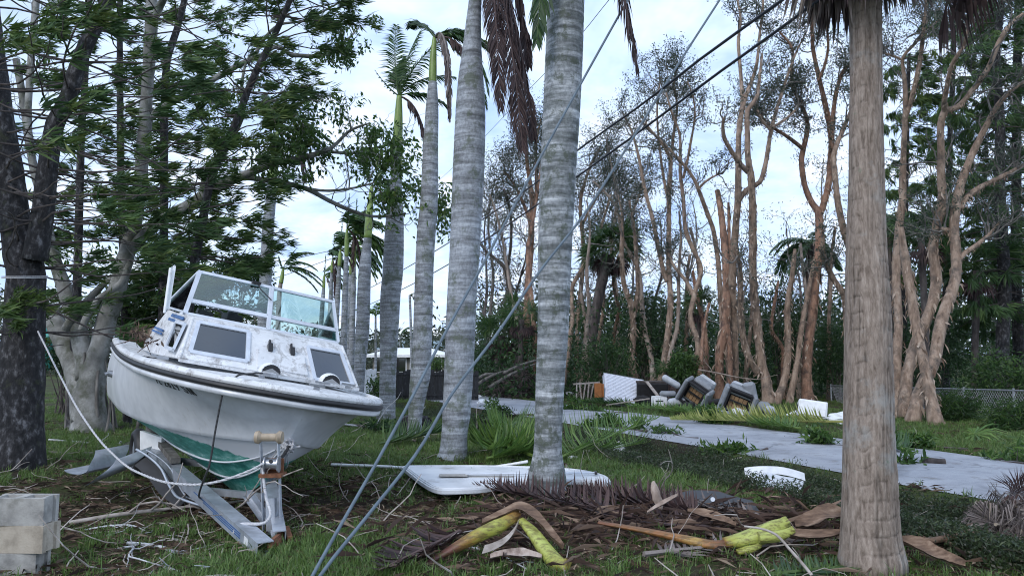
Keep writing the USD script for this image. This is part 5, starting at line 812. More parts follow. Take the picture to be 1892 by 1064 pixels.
# cabin trunk: raked front in two planes, side walls, tapering after ends
def V(*p): return L_(np.array(p, float))
zb, zt = .075, .47
FB = lambda u: (u, 1.17 + .10 * abs(u), zb); FT = lambda u: (u, 1.62 + .10 * abs(u), zt)
cab = MB()
cab.prism(V(FB(-.93), FB(0), FT(0), FT(-.82)), .03); cab.prism(V(FB(0), FB(.93), FT(.82), FT(0)), .03)
side = []
for sg in (-1, 1):
    cab.prism(V((sg * .93, 1.265, zb), (sg * .82, 1.705, zt), (sg * .90, 2.70, zt + .02), (sg * .96, 3.35, .10), (sg * .96, 3.35, -.05), (sg * .98, 2.3, .0)), .03)
cab.prism(V(FT(-.83), FT(0), (0, 1.86, zt + .02), (-.86, 1.96, zt + .02)), .025); cab.prism(V(FT(0), FT(.83), (.86, 1.96, zt + .02), (0, 1.86, zt + .02)), .025)
obj('cabin', cab, 'deck', boat)
trim = MB()
for aa, bb in ((FT(-.83), FT(0)), (FT(0), FT(.83)), (FB(-.93), FT(-.82)), (FB(.93), FT(.82))): trim.tube(V(aa, bb), .022, 8)
obj('cabin_edge', trim, 'deck', boat, smooth=True)
foot = MB()
for aa, bb in ((FB(-.94), FB(0)), (FB(0), FB(.94))): foot.bar(V(aa)[0] + [0, -.02, -.01], V(bb)[0] + [0, -.02, -.01], .05, .03)
obj('cabin_skirt', foot, 'deck', boat)
def on_front(u, k, off): # a point on the raked front, k = 0 foot to 1 top, off = proud of it
    a, b = np.array(FB(u * (1 - .118 * k))), np.array(FT(u * (1 - .118 * k))); n = nrm(np.array([0, -.40, .45])); return a * (1 - k) + b * k + n * off
def front_window(name, u0, u1, k0, k1):
    q = np.array([on_front(u0, k0, .012), on_front(u1, k0, .012), on_front(u1, k1, .012), on_front(u0, k1, .012)]); w = obj(name, MB().prism(L_(q), .008), 'cabin_glass', boat)
    fr = MB()
    for a_, b_ in zip(q, np.roll(q, -1, 0)): fr.bar(L_(a_) + [0, -.004, .004], L_(b_) + [0, -.004, .004], .042, .026, up=nrm(np.array([0, -.40, .45])))
    obj('frame', fr, 'alu_frame', w)
front_window('cabin_window', -.86, -.30, .17, .90); front_window('cabin_window', .42, .87, .02, .80)
# starboard side window
q = V((-.952, 1.42, .14), (-.962, 1.80, .13), (-.905, 1.92, .40), (-.868, 1.62, .40)) + [-.024, 0, 0]; w = obj('side_window', MB().prism(q, .008), 'cabin_glass', boat); fr = MB()
for a_, b_ in zip(q, np.roll(q, -1, 0)): fr.bar(a_ + [-.004, 0, 0], b_ + [-.004, 0, 0], .035, .025, up=np.array([-1.0, 0, .2]))
obj('frame', fr, 'alu_frame', w)
# fore hatch with its hinges
q = np.array([on_front(-.20, .06, .022), on_front(.34, .06, .022), on_front(.34, .52, .022), on_front(-.20, .52, .022)]); h = obj('hatch', MB().prism(L_(q), .03), 'deck', boat)
for u in (-.06, .20):
    hg = MB().box(L_(on_front(u, .58, .03)), (.045, .05, .10), R=rotm([1, 0, 0], -40)).box(L_(on_front(u, .72, .03)), (.02, .03, .05), R=rotm([1, 0, 0], -40)); obj('hinge', hg, 'dark_plastic', h)
# clam shell vents on the fore deck
for u, s in ((-.12, 1.02), (.50, .98)):
    m_ = trimesh.creation.icosphere(3); vv = m_.vertices * [.11, .13, .095]; keep = (vv[m_.faces].mean(1)[:, 2] > -.01) & (vv[m_.faces].mean(1)[:, 1] > -.06); vn = obj('vent', (vv + V((u, s, .105))[0], m_.faces[keep]), 'white_paint', boat, smooth=True)
    a2 = np.linspace(0, np.pi, 10); pts = np.stack([(.094) * np.cos(a2), 0 * a2 - .058, .083 * np.sin(a2)], 1) + V((u, s, .103))[0]; obj('vent_mouth', MB().add(np.vstack([pts, pts.mean(0)]), [(q_, q_ + 1, 10) for q_ in range(9)]), 'dark_plastic', vn)
for u, s in ((-.32, .55), (.30, .62), (.72, 1.0), (.10, .20)):
    c = V((u, s, .085))[0]; obj('cleat', MB().box(c + [0, 0, .0], (.05, .03, .03), r=.5).bar(c + [-.075, 0, .03], c + [.075, 0, .03], .022, .018), 'steel', boat)
# windshield: two slightly angled panels in aluminium frames, triangular side panes
WB = lambda u: np.array((u, 1.86 + .115 * abs(u), zt + .035)); WT = lambda u: np.array((u * .90, 2.10 + .115 * abs(u), zt + .50))
def wpt(u, k): return WB(u) * (1 - k) + WT(u) * k
def framed(name, quad, w=.032, parent=boat, glassmat='windshield_glass', pane=True):
    q = L_(np.array(quad)); n = nrm(np.cross(q[1] - q[0], q[2] - q[0])); fr = MB()
    for a_, b_ in zip(q, np.roll(q, -1, 0)): fr.bar(a_, b_, w, .026, up=n)
    p = obj(name, fr, 'alu_frame', parent)
    if pane: obj('pane', MB().prism(q, .006), glassmat, p)
    return p
UL, UR = -.86, .86
framed('windshield_frame', [wpt(UL, .31), wpt(-.012, .31), wpt(-.012, 1), wpt(UL, 1)]); framed('windshield_frame', [wpt(.012, .31), wpt(UR, .31), wpt(UR, 1), wpt(.012, 1)])
framed('windshield_frame', [wpt(UL, 0), wpt(-.012, 0), wpt(-.012, .28), wpt(UL, .28)], .022, pane=False); framed('windshield_frame', [wpt(.012, 0), wpt(UR, 0), wpt(UR, .28), wpt(.012, .28)], .022)
obj('windshield_post', MB().bar(L_(wpt(0, -.02)), L_(wpt(0, 1.02)), .035, .045, up=np.array([0, -1.0, .3])), 'alu_frame', boat)
obj('windshield_post', MB().bar(L_(wpt(UL, -.02)), L_(wpt(UL, 1.02)), .04, .045, up=np.array([0, -1.0, .3])), 'alu_frame', boat)
for sg in (-1, 1): framed('side_windshield', [wpt(sg * .872, .02), np.array((sg * .93, 2.86, zt + .05)), np.array((sg * .915, 2.72, zt + .13)), wpt(sg * .872, .99)], .026)
obj('rod_holder', MB().bar(V((-.99, 2.25, .50))[0], V((-.99, 2.52, .98))[0], .03, .03).tube(V((-1.02, 2.2, .46), (-1.03, 2.47, .95)), .016, 8), 'white_paint', boat)
obj('wiper', MB().tube(L_(np.array([wpt(-.18, .98), wpt(-.14, .86), wpt(.0, .66)]) + [0, -.03, .02]), .006, 6).box(L_(wpt(-.20, 1.0)) + [0, -.03, .02], (.10, .04, .03)), 'dark_plastic', boat)
for k_, (s0, z0, z1, s1) in enumerate(((1.86, .43, .465, 2.42), (1.84, .385, .415, 2.46), (2.42, .25, .275, 2.86), (2.40, .215, .238, 2.90))):   # blue stripes on the cabin side
    un = lambda s, z: -(.93 + (.05 * (s - 1.265)) - .11 * (z - zb) / .395) - .024
    q = V((un(s0, z0), s0, z0), (un(s1, z0), s1, z0), (un(s1, z1), s1, z1), (un(s0, z1), s0, z1)); obj('blue_stripe', MB().prism(q, .012), 'blue_stripe', boat)
# helm seen through the open lower panel
db = MB().prism(V((-.80, 2.06, zt + .01), (.80, 2.06, zt + .01), (.80, 2.55, zt - .02), (-.80, 2.55, zt - .02)), .03).prism(V((-.80, 2.55, zt - .02), (.80, 2.55, zt - .02), (.80, 2.62, -.3), (-.80, 2.62, -.3)), .03); dash = obj('dashboard', db, 'gelcoat', boat)
obj('radio', MB().box(V((-.60, 2.30, zt + .07))[0], (.17, .10, .055), R=rotm([0, 1, 0], 8)), 'dark_plastic', dash)
obj('compass', MB().box(V((-.30, 2.32, zt + .075))[0], (.19, .12, .09), R=rotm([0, 0, 1], 20)).tm(trimesh.Trimesh(trimesh.creation.icosphere(2).vertices * .06 + V((-.30, 2.32, zt + .13))[0], trimesh.creation.icosphere(2).faces)), 'dark_plastic', dash)
aa = np.linspace(0, 2 * np.pi, 28); obj('steering_wheel', MB().tube(np.stack([.17 * np.cos(aa), .03 * np.cos(aa) * 0 + .05 * np.sin(aa), .16 * np.sin(aa)], 1) + V((-.42, 2.66, .44))[0], .014, 8), 'dark_plastic', dash, smooth=True)
for u in (-.45, .45): st = obj('seat', MB().box(V((u, 3.15, .0))[0], (.5, .45, .14), bev=.04).box(V((u, 3.36, .24))[0], (.5, .12, .48), R=rotm([1, 0, 0], -8), bev=.04), 'teal_vinyl' if u > 0 else 'white_paint', boat)
# registration letters on the starboard bow, laid onto the curve of the hull
surf = loft(dk, chd, 16, fl)[:, :]; Pf = surf.reshape(-1, 3); itp = LinearNDInterpolator(Pf[:, [1, 2]], Pf[:, 0])
x0 = 1.42
for w_ in ('FL', '2619', 'SM'):
    for c_ in w_:
        tm = meshkit.text_mesh(c_, .066, .004, bold=True); vv = tm.vertices.copy(); wd = vv[:, 0].max(); s = x0 - vv[:, 0]; z = -.20 + vv[:, 1] + .0 * s; u = itp(np.c_[s, z]); u = np.where(np.isnan(u), np.nanmean(u), u)
        obj('registration_letter', (L_(np.stack([-(u + .003 + vv[:, 2]), s, z], 1)), tm.faces), 'dark_plastic', boat); x0 -= wd + .012
    x0 -= .04
u_ = float(itp(3.75, -.42)); dr = L_((-u_ - .02, 3.75, -.42)); obj('drain_fitting', MB().tube(np.array([dr + [.03, 0, 0], dr - [.03, 0, 0]]), [.045, .036], 12).tube(np.array([dr - [.03, 0, 0], dr - [.06, 0, .015]]), [.02, .02], 8), 'steel', boat, smooth=40)
be = L_((0, .33, -.46)); aa = np.linspace(0, 2 * np.pi, 16); obj('bow_eye', MB().tube(be + np.stack([0 * aa, -.035 + .035 * np.cos(aa), .035 * np.sin(aa)], 1), .008, 6), 'steel', boat, smooth=True)
# debris that lies in the starboard side deck
rng = np.random.default_rng(12); mb = MB()
for k_ in range(20):
    p = V((-1.02 + rng.normal(0, .06), 3.4 + rng.normal(0, .35), .08 + abs(rng.normal(0, .03))))[0]; d = rdir(rng, 1)[0] * [1, 1, .5]; mb.tube(np.array([bw(p + KO), bw(p + KO) + d * .14, bw(p + KO) + d * .3 + [0, 0, .03 * rng.normal()]]), [.007, .006, .003], 4)
n_ = 70; P = np.stack([-1.02 + rng.normal(0, .07, n_), 3.4 + rng.normal(0, .55, n_), .09 + abs(rng.normal(0, .04, n_))], 1); P = bw(P); v, f = leaves(P, rdir(rng, n_), rdir(rng, n_), .10 * rng.uniform(.5, 1.4, n_), .03); mb.add(v, f, np.repeat(rng.uniform(0, .9, n_), 4))
obj('twig_litter', mb, 'litter', kind='stuff')
# mooring line hanging from the bow cleat down the hull
p0 = bw(np.array((-.32, .55, .12))); e1 = bw(np.array((-.66, .30, .04))); hang = [p0, bw(np.array((-.55, .34, .10))), e1 + [-.02, -.03, -.05], e1 + [-.07, -.07, -.35], e1 + [-.11, -.12, -.75], on(378, 905) + [0, .4, .12]]
obj('mooring_line', tube(spline(hang, 50), .0085, 6), 'strap', None, smooth=True, label='thin dark line hanging from the bow cleat down over the hull', cat='rope')

# ------------------------------------------------------------------ the trailer
trl = thing('boat_trailer', 'aluminium boat trailer with winch post, under the tilted boat', 'trailer')
tip = on(490, 1030) + [0, 0, .06]; tl = np.array([-4.30, 9.25, .42]); tr_ = np.array([-2.62, 8.25, .40]); tipr = on(515, 1012) + [0, 0, .08]
def channel(a, b, w=.085, h=.13, th=.008, flip=1):
    "an open aluminium channel from a to b"
    mb = MB(); t = nrm(b - a); x = nrm(np.cross(t, UP)); z = np.cross(x, t)
    mb.bar(a + x * flip * w / 2, b + x * flip * w / 2, th, h); mb.bar(a + z * (h / 2 - th / 2), b + z * (h / 2 - th / 2), w, th - .001); mb.bar(a - z * (h / 2 - th / 2), b - z * (h / 2 - th / 2), w, th - .001); return mb
lb = obj('frame_rail', channel(tip, tl, .125, .12, flip=-1), 'alu', trl, label='left frame rail with blue lettered decal')
t_ = nrm(tl - tip); x_ = nrm(np.cross(t_, UP)); z_ = np.cross(x_, t_)
for k_ in range(3): a_ = tip + t_ * (.42) - x_ * .0672 + z_ * (.018 - .018 * k_); obj('decal_stripe', MB().bar(a_, a_ + t_ * (1.5 - .35 * k_), .003, .010), 'blue_stripe', lb)
a_ = tip + t_ * .22 - x_ * .066 + z_ * .0; obj('decal', MB().bar(a_ + t_ * .0, a_ + t_ * .10, .004, .06), 'white_paint', lb)
obj('frame_rail', channel(tipr, tr_, .10, .11, flip=1), 'alu', trl)
mid0 = on(487, 985) + [0, .1, .08]; mid1 = np.array([-2.45, 7.15, .30]); obj('tongue_bar', channel(mid0, mid1, .06, .08), 'alu', trl)
obj('coupler', MB().bar(tip + [.02, .03, .03], (tip + tipr) / 2 + [0, .35, .02], .03, .05).bar(tip + [.03, .12, .0], tipr + [-.02, .14, -.0], .05, .05).bar(tip + [.10, .30, .0], tipr + [-.03, .30, .0], .04, .06), 'rust', trl)
obj('cross_beam', MB().bar(tl + [.1, -.25, -.05], tr_ + [-.05, .1, -.05], .07, .07), 'alu', trl)
m1, m2 = tl * .62 + tip * .38, tr_ * .62 + tipr * .38; obj('cross_beam', MB().bar(m1 + [0, 0, -.09], m2 + [0, 0, -.09], .06, .06), 'alu', trl)
# bunks that carry the hull
for u in (-.55, .5): a_, b_ = bw(np.array((u, 2.2, -1.08))), bw(np.array((u, 4.2, -1.08))); obj('bunk', MB().bar(a_, b_, .10, .06), 'grey_bark', trl); obj('bunk_post', MB().bar((a_ + b_) / 2, ((a_ + b_) / 2) * [1, 1, 0] + [0, 0, -.02], .05, .05), 'alu', trl)
# winch post
pb_ = np.array([-2.02, 6.55, .10]); pt_ = at(497, 812, 6.55)
wp = MB()
for dx in (-.075, .075): wp.bar(pb_ + [dx, 0, 0], pt_ + [dx, .02, -.02], .008, .055, up=np.array([0, -1.0, 0]))
post = obj('winch_post', wp, 'alu', trl)
obj('post_foot', MB().bar(pb_ + [0, 0, -.08], pb_ * .4 + at(500, 880, 6.6) * .6, .075, .075, up=np.array([0, 1.0, 0])), 'alu', post)
obj('bow_roller', MB().tube(np.array([pt_ + [-.115, 0, .02], pt_ + [-.085, 0, .02], pt_ + [-.06, 0, .02], pt_ + [.06, 0, .02], pt_ + [.085, 0, .02], pt_ + [.115, 0, .02]]), [.05, .056, .034, .034, .056, .05], 16), 'roller', post, smooth=40)
wc = at(503, 857, 6.50); obj('winch_drum', MB().tube(np.array([wc + [-.06, 0, 0], wc + [-.05, 0, 0]]), [.07, .07], 18).tube(np.array([wc + [.05, 0, 0], wc + [.06, 0, 0]]), [.07, .07], 18).tube(np.array([wc + [-.05, 0, 0], wc + [.05, 0, 0]]), .045, 14), 'steel', post, smooth=40)
obj('winch_bracket', MB().box(wc + [0, .02, -.09], (.19, .16, .03)).box(wc + [.0, .06, -.02], (.16, .02, .12)), 'rust', post)
ey = bw(np.array((0, .29, -.47))); obj('winch_strap', MB().tube(spline([wc + [0, -.05, .03], (wc + ey) / 2 + [0, -.02, -.03], ey], 12), .016, 6), 'strap', post)
rng = np.random.default_rng(3); kn = MB()
for k_ in range(9): q = ey + rng.normal(0, .03, (6, 3)); kn.tube(spline(q, 24), .010, 6)
obj('rope_knot', kn, 'rope', post, smooth=True, label='dirty rope knotted round the bow eye')
obj('jack_strap', MB().tube(spline([wc + [-.07, -.03, -.02], at(492, 920, 6.4), at(500, 950, 6.3), at(490, 965, 6.3), at(440, 970, 6.4), at(432, 985, 6.4)], 40), .013, 6), 'rope', post, smooth=True, label='loose white strap hanging from the winch')
# wheel and buckled fenders on the left
wc_ = np.array([-4.95, 10.2, .30]); aa = np.linspace(0, 2 * np.pi, 33); sec = np.linspace(0, 2 * np.pi, 12)
P = np.stack([np.stack([np.cos(a_) * (.24 + .075 * np.cos(sec)), .085 * np.sin(sec), np.sin(a_) * (.24 + .075 * np.cos(sec))], 1) for a_ in aa]) @ np.stack([[-math.sin(TB), math.cos(TB), 0], [math.cos(TB), math.sin(TB), 0], [0, 0, 1.0]]) + wc_
wh = obj('wheel', grid(P), 'black_rubber', trl, smooth=True)
x_ = np.array([math.cos(TB), math.sin(TB), 0]); obj('rim', MB().tube(np.array([wc_ - x_ * .05, wc_ + x_ * .05]), [.17, .17], 20), 'alu', wh, smooth=40)
def sheet(pts, w, th=.006, n=24, curl=0.0, ragged=0.0):
    "a bent sheet: a ribbon along pts, the vector w wide, curled across and ragged at its edges if asked"
    P = spline(pts, n); W2 = np.asarray(w, float); T = nrm(np.gradient(P, axis=0)); nn = nrm(np.cross(T, W2)); wk = np.ones(n)
    if ragged: wk = np.sin(np.pi * np.clip(np.linspace(.06, .97, n), 0, 1)) ** .5 * (1 + ragged * (meshkit.fbm(P * 14, 3, 3) - .5) * 2)
    q = np.stack([P + W2[None] * (j * wk)[:, None] / 2 + nn * curl * (j * j - .4) * np.linalg.norm(W2) for j in np.linspace(-1, 1, 7)], 1); nv = nn[:, None] * th
    v1, f1 = grid(q); v2, f2 = grid(q + nv); return MB().add(v1, f1).add(v2, f2)
Yf = 8.6
obj('fender', sheet([at(152, 862, Yf), at(178, 870, Yf - .15), at(196, 862, Yf - .2), at(204, 842, Yf - .1), at(208, 826, Yf + .1)], [.16, .42, .02]), 'alu', trl, smooth=30)
obj('fender', sheet([at(192, 884, Yf - .35), at(214, 870, Yf - .35), at(238, 850, Yf - .2), at(248, 836, Yf)], [.20, .40, .10]), 'alu', trl, smooth=30)
Yg = 8.3; loop = [at(252, 830, Yg), at(278, 846, Yg - .1), at(298, 866, Yg - .2), at(312, 895, Yg - .35), at(328, 918, Yg - .5), at(372, 934, Yg - .7), at(372, 926, Yg - .4)]
obj('fender_bracket', MB().tube(spline(loop, 40), .014, 7).tube(spline(np.array(loop) + [.05, .12, -.02], 40), .011, 7), 'alu', trl, smooth=True)
obj('fender_liner', sheet([at(262, 850, Yg), at(286, 872, Yg - .1), at(312, 905, Yg - .25), at(345, 925, Yg - .4)], [.10, .10, .10]), 'black_rubber', trl, smooth=30)
obj('skeg_board', MB().prism(np.array([at(262, 795, 9.3), at(302, 808, 9.1), at(300, 832, 9.1), at(262, 834, 9.3)]), .05), 'white_paint', trl, label='white board standing under the hull')
# the braided rope from the pine to the winch
rp_ = [at(70, 612, 10.75), at(84, 640, 10.5), at(110, 692, 10.0), at(150, 765, 9.2), at(200, 830, 8.4), at(250, 870, 7.7), at(300, 889, 7.2), at(350, 895, 6.85), at(400, 890, 6.6), at(450, 874, 6.5), at(480, 860, 6.45), wc + [-.05, -.06, .02]]
C = spline(rp_, 220); tw = MB()
for ph in (0, 2.09, 4.19):
    t, n, b = frames(C); s_ = np.r_[0, np.cumsum(np.linalg.norm(np.diff(C, axis=0), axis=1))]; an = s_ / .035 * .9 + ph; tw.tube(C + .0055 * (np.cos(an)[:, None] * n + np.sin(an)[:, None] * b), .0072, 5)
obj('braided_rope', tw, 'rope', None, smooth=True, label='long braided white rope sagging from the dark pine to the trailer winch', cat='rope')

# ------------------------------------------------------------------ things on the lawn
noisy('concrete', [(0.3, (0.20, 0.195, 0.185)), (0.5, (0.33, 0.32, 0.30)), (0.7, (0.42, 0.41, 0.385))], scale=7.0, rough=0.95, bump=0.6, bscale=70.0, dist=.006, stain=(4.0, .55, .72, (0.17, 0.165, 0.14)))
noisy('concrete_tan', [(0.3, (0.25, 0.215, 0.17)), (0.5, (0.39, 0.34, 0.275)), (0.7, (0.46, 0.41, 0.34))], scale=7.0, rough=0.95, bump=0.6, bscale=70.0, dist=.006, stain=(4.0, .58, .75, (0.2, 0.18, 0.14)))
noisy('board_white', [(0.3, (0.50, 0.52, 0.55)), (0.55, (0.68, 0.70, 0.73)), (0.8, (0.74, 0.76, 0.78))], scale=2.6, rough=0.4, stain=(2.2, .58, .72, (0.30, 0.29, 0.28)))
plain('crumpled_metal', (0.62, 0.64, 0.67), 0.3, metallic=.35, var=.15)
plain('paper_white', (0.68, 0.70, 0.72), 0.7, var=.12)
plain('cable_grey', (0.10, 0.135, 0.165), 0.5, var=.25)
plain('cable_black', (0.012, 0.016, 0.024), 0.5)
def fleshy(name, ramp, rough=.5):
    "leaf base: colour runs along it (rnd), streaked and bruised with fibre"
    MAT[name] = usdkit.material(stage, f'/World/Looks/{name}', {'a': ('attribute', {'attribute': 'rnd'}), 'g': ('geometry', {}), 'n': ('noise_texture', {'scale': 16.0, 'detail': 8.0, 'roughness': 0.7}), 'm': ('mapping', {'scale': (1.0, 3.0, 3.0)}), 'ad': ('math', {'math_type': 'multiply_add', 'value2': 0.5, 'value3': -0.25}), 'su': ('math', {'math_type': 'add', 'use_clamp': True}), 'r': ('rgb_ramp', {'ramp': ramp}),
        'n2': ('noise_texture', {'scale': 9.0, 'detail': 8.0, 'roughness': 0.75}), 'r2': ('rgb_ramp', {'ramp': [(0.47, (0,) * 3), (0.57, (.65,) * 3), (0.75, (.9,) * 3)]}), 'mx': ('mix_color', {'b': (0.095, 0.06, 0.022)}), 'b': ('bump', {'strength': .5, 'distance': .008}), 'p': ('principled_bsdf', {'roughness': rough})},
        [('g.position', 'm.vector'), ('m.vector', 'n.vector'), ('n.fac', 'ad.value1'), ('a.fac', 'su.value1'), ('ad.value', 'su.value2'), ('su.value', 'r.fac'), ('m.vector', 'n2.vector'), ('n2.fac', 'r2.fac'), ('r2.color', 'mx.fac'), ('r.color', 'mx.a'), ('mx.result', 'p.base_color'), ('n.fac', 'b.height'), ('b.normal', 'p.normal')], surface='p.BSDF')
fleshy('sheath', [(0.0, (0.055, 0.020, 0.022)), (0.3, (0.14, 0.055, 0.04)), (0.5, (0.28, 0.16, 0.035)), (0.68, (0.33, 0.34, 0.06)), (1.0, (0.40, 0.44, 0.11))])
fleshy('sheath_orange', [(0.0, (0.035, 0.018, 0.014)), (0.4, (0.17, 0.065, 0.028)), (0.75, (0.32, 0.15, 0.045)), (1.0, (0.40, 0.28, 0.07))])
noisy('husk', [(0.3, (0.060, 0.036, 0.024)), (0.5, (0.16, 0.10, 0.066)), (0.7, (0.29, 0.205, 0.145))], scale=4.0, stretch=(1.5, 6, 6), rough=.8, bump=.5)
noisy('husk_pale', [(0.3, (0.16, 0.115, 0.09)), (0.5, (0.32, 0.25, 0.21)), (0.7, (0.48, 0.41, 0.36))], scale=4.0, stretch=(4, 4, 1), rough=.8, bump=.5)
plain('mattress_ticking', (0.60, 0.62, 0.69), .8, var=.1)
plain('black_cloth', (0.014, 0.014, 0.016), .9, var=.4)
plain('grey_upholstery', (0.22, 0.235, 0.255), .85, var=.2, bump=.3)
plain('pale_upholstery', (0.40, 0.42, 0.45), .85, var=.2)
plain('plywood', (0.30, 0.185, 0.095), .7, var=.3)
plain('orange_wood', (0.36, 0.13, 0.035), .5, var=.25)
plain('galvanised', (0.30, 0.32, 0.34), .45, metallic=.6, var=.25)
plain('black_boards', (0.018, 0.019, 0.022), .8, var=.6, stretch=(4, 4, .6), stain=(6.0, .55, .75, (.07, .075, .085)))
plain('roof_blue', (0.25, 0.34, 0.38), .6)
plain('house_wall', (0.16, 0.15, 0.13), .8)
plain('teal_sheet', (0.06, 0.36, 0.33), .5)

# stacked hollow blocks
from shapely.geometry import box as sbox, Polygon
def block(label, px, Y, z, yaw, mat, tilt=0.0):
    W, Dp, Hh = .395, .195, .19; sh = sbox(-W / 2, -Dp / 2, W / 2, Dp / 2)
    for s in (-1, 1): sh = sh.difference(sbox(s * .093 - .066, -.062, s * .093 + .066, .062).buffer(-.012).buffer(.012)); sh = sh.difference(sbox(s * W / 2 - .022, -.055, s * W / 2 + .022, .055))
    m = trimesh.creation.extrude_polygon(sh.buffer(-.003).buffer(.003), Hh, engine='earcut'); c = at(px, 900, Y); R = rotm([0, 0, 1], yaw) @ rotm([0, 1, 0], tilt)
    v = m.vertices @ R.T; return obj('hollow_block', (v + [c[0], c[1], z], m.faces), mat, None, label=label, cat='concrete block', group='stack of hollow concrete blocks')
z0 = float(gh(-3.5, 5.6)) - .03
block('lowest grey hollow block of the stack, half sunk in the grass', 36, 5.62, z0, 3, 'concrete')
block('tan hollow block in the middle of the stack', 52, 5.62, z0 + .192, -3, 'concrete_tan')
block('topmost grey hollow block of the stack, its two holes facing up', 46, 5.62, z0 + .384, 2, 'concrete', .6)

# the white board under the nearest palm
O = np.array([(-1.45, 10.05), (-1.22, 9.35), (-1.0, 8.70), (-.86, 8.38), (-.74, 8.26), (-.45, 8.29), (-.1, 8.55), (.12, 8.86), (.75, 8.88), (1.0, 8.72), (1.13, 8.86), (1.14, 9.15), (1.02, 9.5), (.8, 9.75), (.3, 9.95), (-.6, 10.08)])
tq = np.r_[0, np.cumsum(np.linalg.norm(np.diff(np.vstack([O, O[:1]]), axis=0), axis=1))]; O2 = PchipInterpolator(tq, np.vstack([O, O[:1]]))(np.linspace(0, tq[-1], 120, endpoint=False))
bt = thing('fallen_board', 'large white fibreglass board lying flat around the foot of the nearest royal palm', 'board')
poly = Polygon(O2); mb = MB()
for a_, b_, sh in ((.0, .012, -.022), (.012, .05, 0), (.05, .062, -.022)):
    m = trimesh.creation.extrude_polygon(poly.buffer(sh) if sh else poly, b_ - a_, engine='earcut'); v = m.vertices + [0, 0, .085 + a_]; mb.add(v, m.faces)
obj('slab', mb, 'board_white', bt)
mid = np.array([(-.1, 9.15), (.1, 9.17), (.95, 9.22)]); obj('slot', MB().box([-.35, 9.12, .148], (.75, .10, .008)), 'concrete', bt)
obj('rim', MB().tube(np.c_[np.vstack([poly.buffer(-.05).exterior.coords]), np.full(len(poly.buffer(-.05).exterior.coords), .147)], .010, 5), 'board_white', bt, smooth=True)
pd = thing('paddle', 'long thin shaft with flat end lying on the white board', 'paddle'); p1, p2 = np.array([-.55, 9.1, .178]), np.array([1.0, 9.22, .178])
obj('shaft', MB().tube(np.array([p1, (p1 + p2) / 2, p2]), .013, 8), 'alu_frame', pd, smooth=True); obj('blade', MB().box(p1 + [-.14, -.01, -.01], (.34, .12, .016), bev=.004), 'concrete', pd); obj('grip', MB().bar(p2 + [0, -.05, 0], p2 + [0, .05, 0], .03), 'dark_plastic', pd)
obj('bent_pipe', tube(spline([at(612, 858, 10.4), at(700, 861, 10.3), at(790, 866, 10.2), at(860, 868, 10.1), at(915, 862, 10.1), at(975, 852, 10.0)], 50), .019, 8), 'white_paint', None, smooth=True, label='bent white pipe lying along the back of the white board', cat='pipe')

# fronds on the ground
def lying(name, label, a, b, mat, seed, cat='palm frond', hang=-.5, leaf=.4, n=50, wid=.03, sag=-.05, lift=.08, rr=(.1, .9), thick=.022, fold=.0, group=None, wind=(0, 0, 0), arch=.0, bare=.1):
    rng = np.random.default_rng(seed); a, b = np.asarray(a, float), np.asarray(b, float); L = np.linalg.norm(b - a); d = nrm(b - a)
    mb = frond(rng, a + [0, 0, lift], d + [0, 0, arch], L, grav=arch * 1.25, leaf=leaf, n=n, wid=wid, hang=hang, sag=sag, rr=rr, thick=thick, fold=fold, wind=wind, bare=bare); t = thing(name, label, cat, group); obj('leaflets', mb, mat, t); return t
lying('fallen_frond', 'dark brown dead frond with upright leaflets just left of the nearest palm foot', on(1170, 972), on(880, 915), 'palm_dead', 201, hang=-.45, leaf=.42, n=64, lift=.10, sag=-.1)
lying('fallen_frond', 'dead frond whose purple brown leaflets stand up right of the nearest palm foot', on(1320, 975), on(1050, 925), 'palm_dead', 202, hang=-.8, leaf=.34, n=70, lift=.10, sag=-.35)
lying('fallen_frond', 'flat dark dead frond in the middle of the leaf heap', on(1330, 990), on(930, 935), 'palm_dead', 203, hang=-.1, leaf=.42, n=60, lift=.06)
lying('fallen_frond', 'dead frond pointing at the yellow stalk, leaflets pressed to the ground', on(1290, 935), on(1090, 960), 'palm_dead_grey', 204, hang=.05, leaf=.38, n=44, lift=.07)
lying('fallen_frond', 'brown dead frond running to the lower left of the inverted V stalk', on(850, 1000), on(700, 1075), 'palm_dead', 205, hang=-.25, leaf=.30, n=40, lift=.08)
lying('fallen_frond', 'grey dead frond under the yellow two lobed stalk', on(1190, 1035), on(1500, 1000), 'palm_dead_grey', 206, hang=.0, leaf=.32, n=44, lift=.05)
lying('fallen_frond', 'dead frond behind the orange stalk, reaching the dark car panel', on(1420, 970), on(1180, 930), 'palm_dead_grey', 207, hang=-.2, leaf=.34, n=44, lift=.08)
lying('fallen_frond', 'green leaf tip poking in at the bottom edge near the cabbage palm', on(1420, 1075), on(1575, 1056), 'palm_leaf', 208, hang=-.1, leaf=.26, n=44, lift=.05, wid=.018)
lying('fallen_frond', 'bright green frond fanned out between the two thick royal palms', on(1000, 850), on(870, 842), 'palm_leaf_bright', 209, hang=-.7, leaf=.75, n=46, lift=.08, sag=-.25, wid=.035, wind=(.25, 0, .1))
lying('fallen_frond', 'second green frond just behind, touching the bulging palm', on(985, 832), on(865, 860), 'palm_leaf_bright', 210, hang=-.5, leaf=.75, n=44, lift=.08, sag=-.15, wid=.035, wind=(.2, 0, .1))
lying('fallen_frond', 'lush green frond leaning up against the right side of the bulging palm foot', on(985, 862), on(868, 825), 'palm_leaf_bright', 213, hang=-.8, leaf=.85, n=56, lift=.15, sag=-.3, wid=.035, wind=(.35, 0, .1))
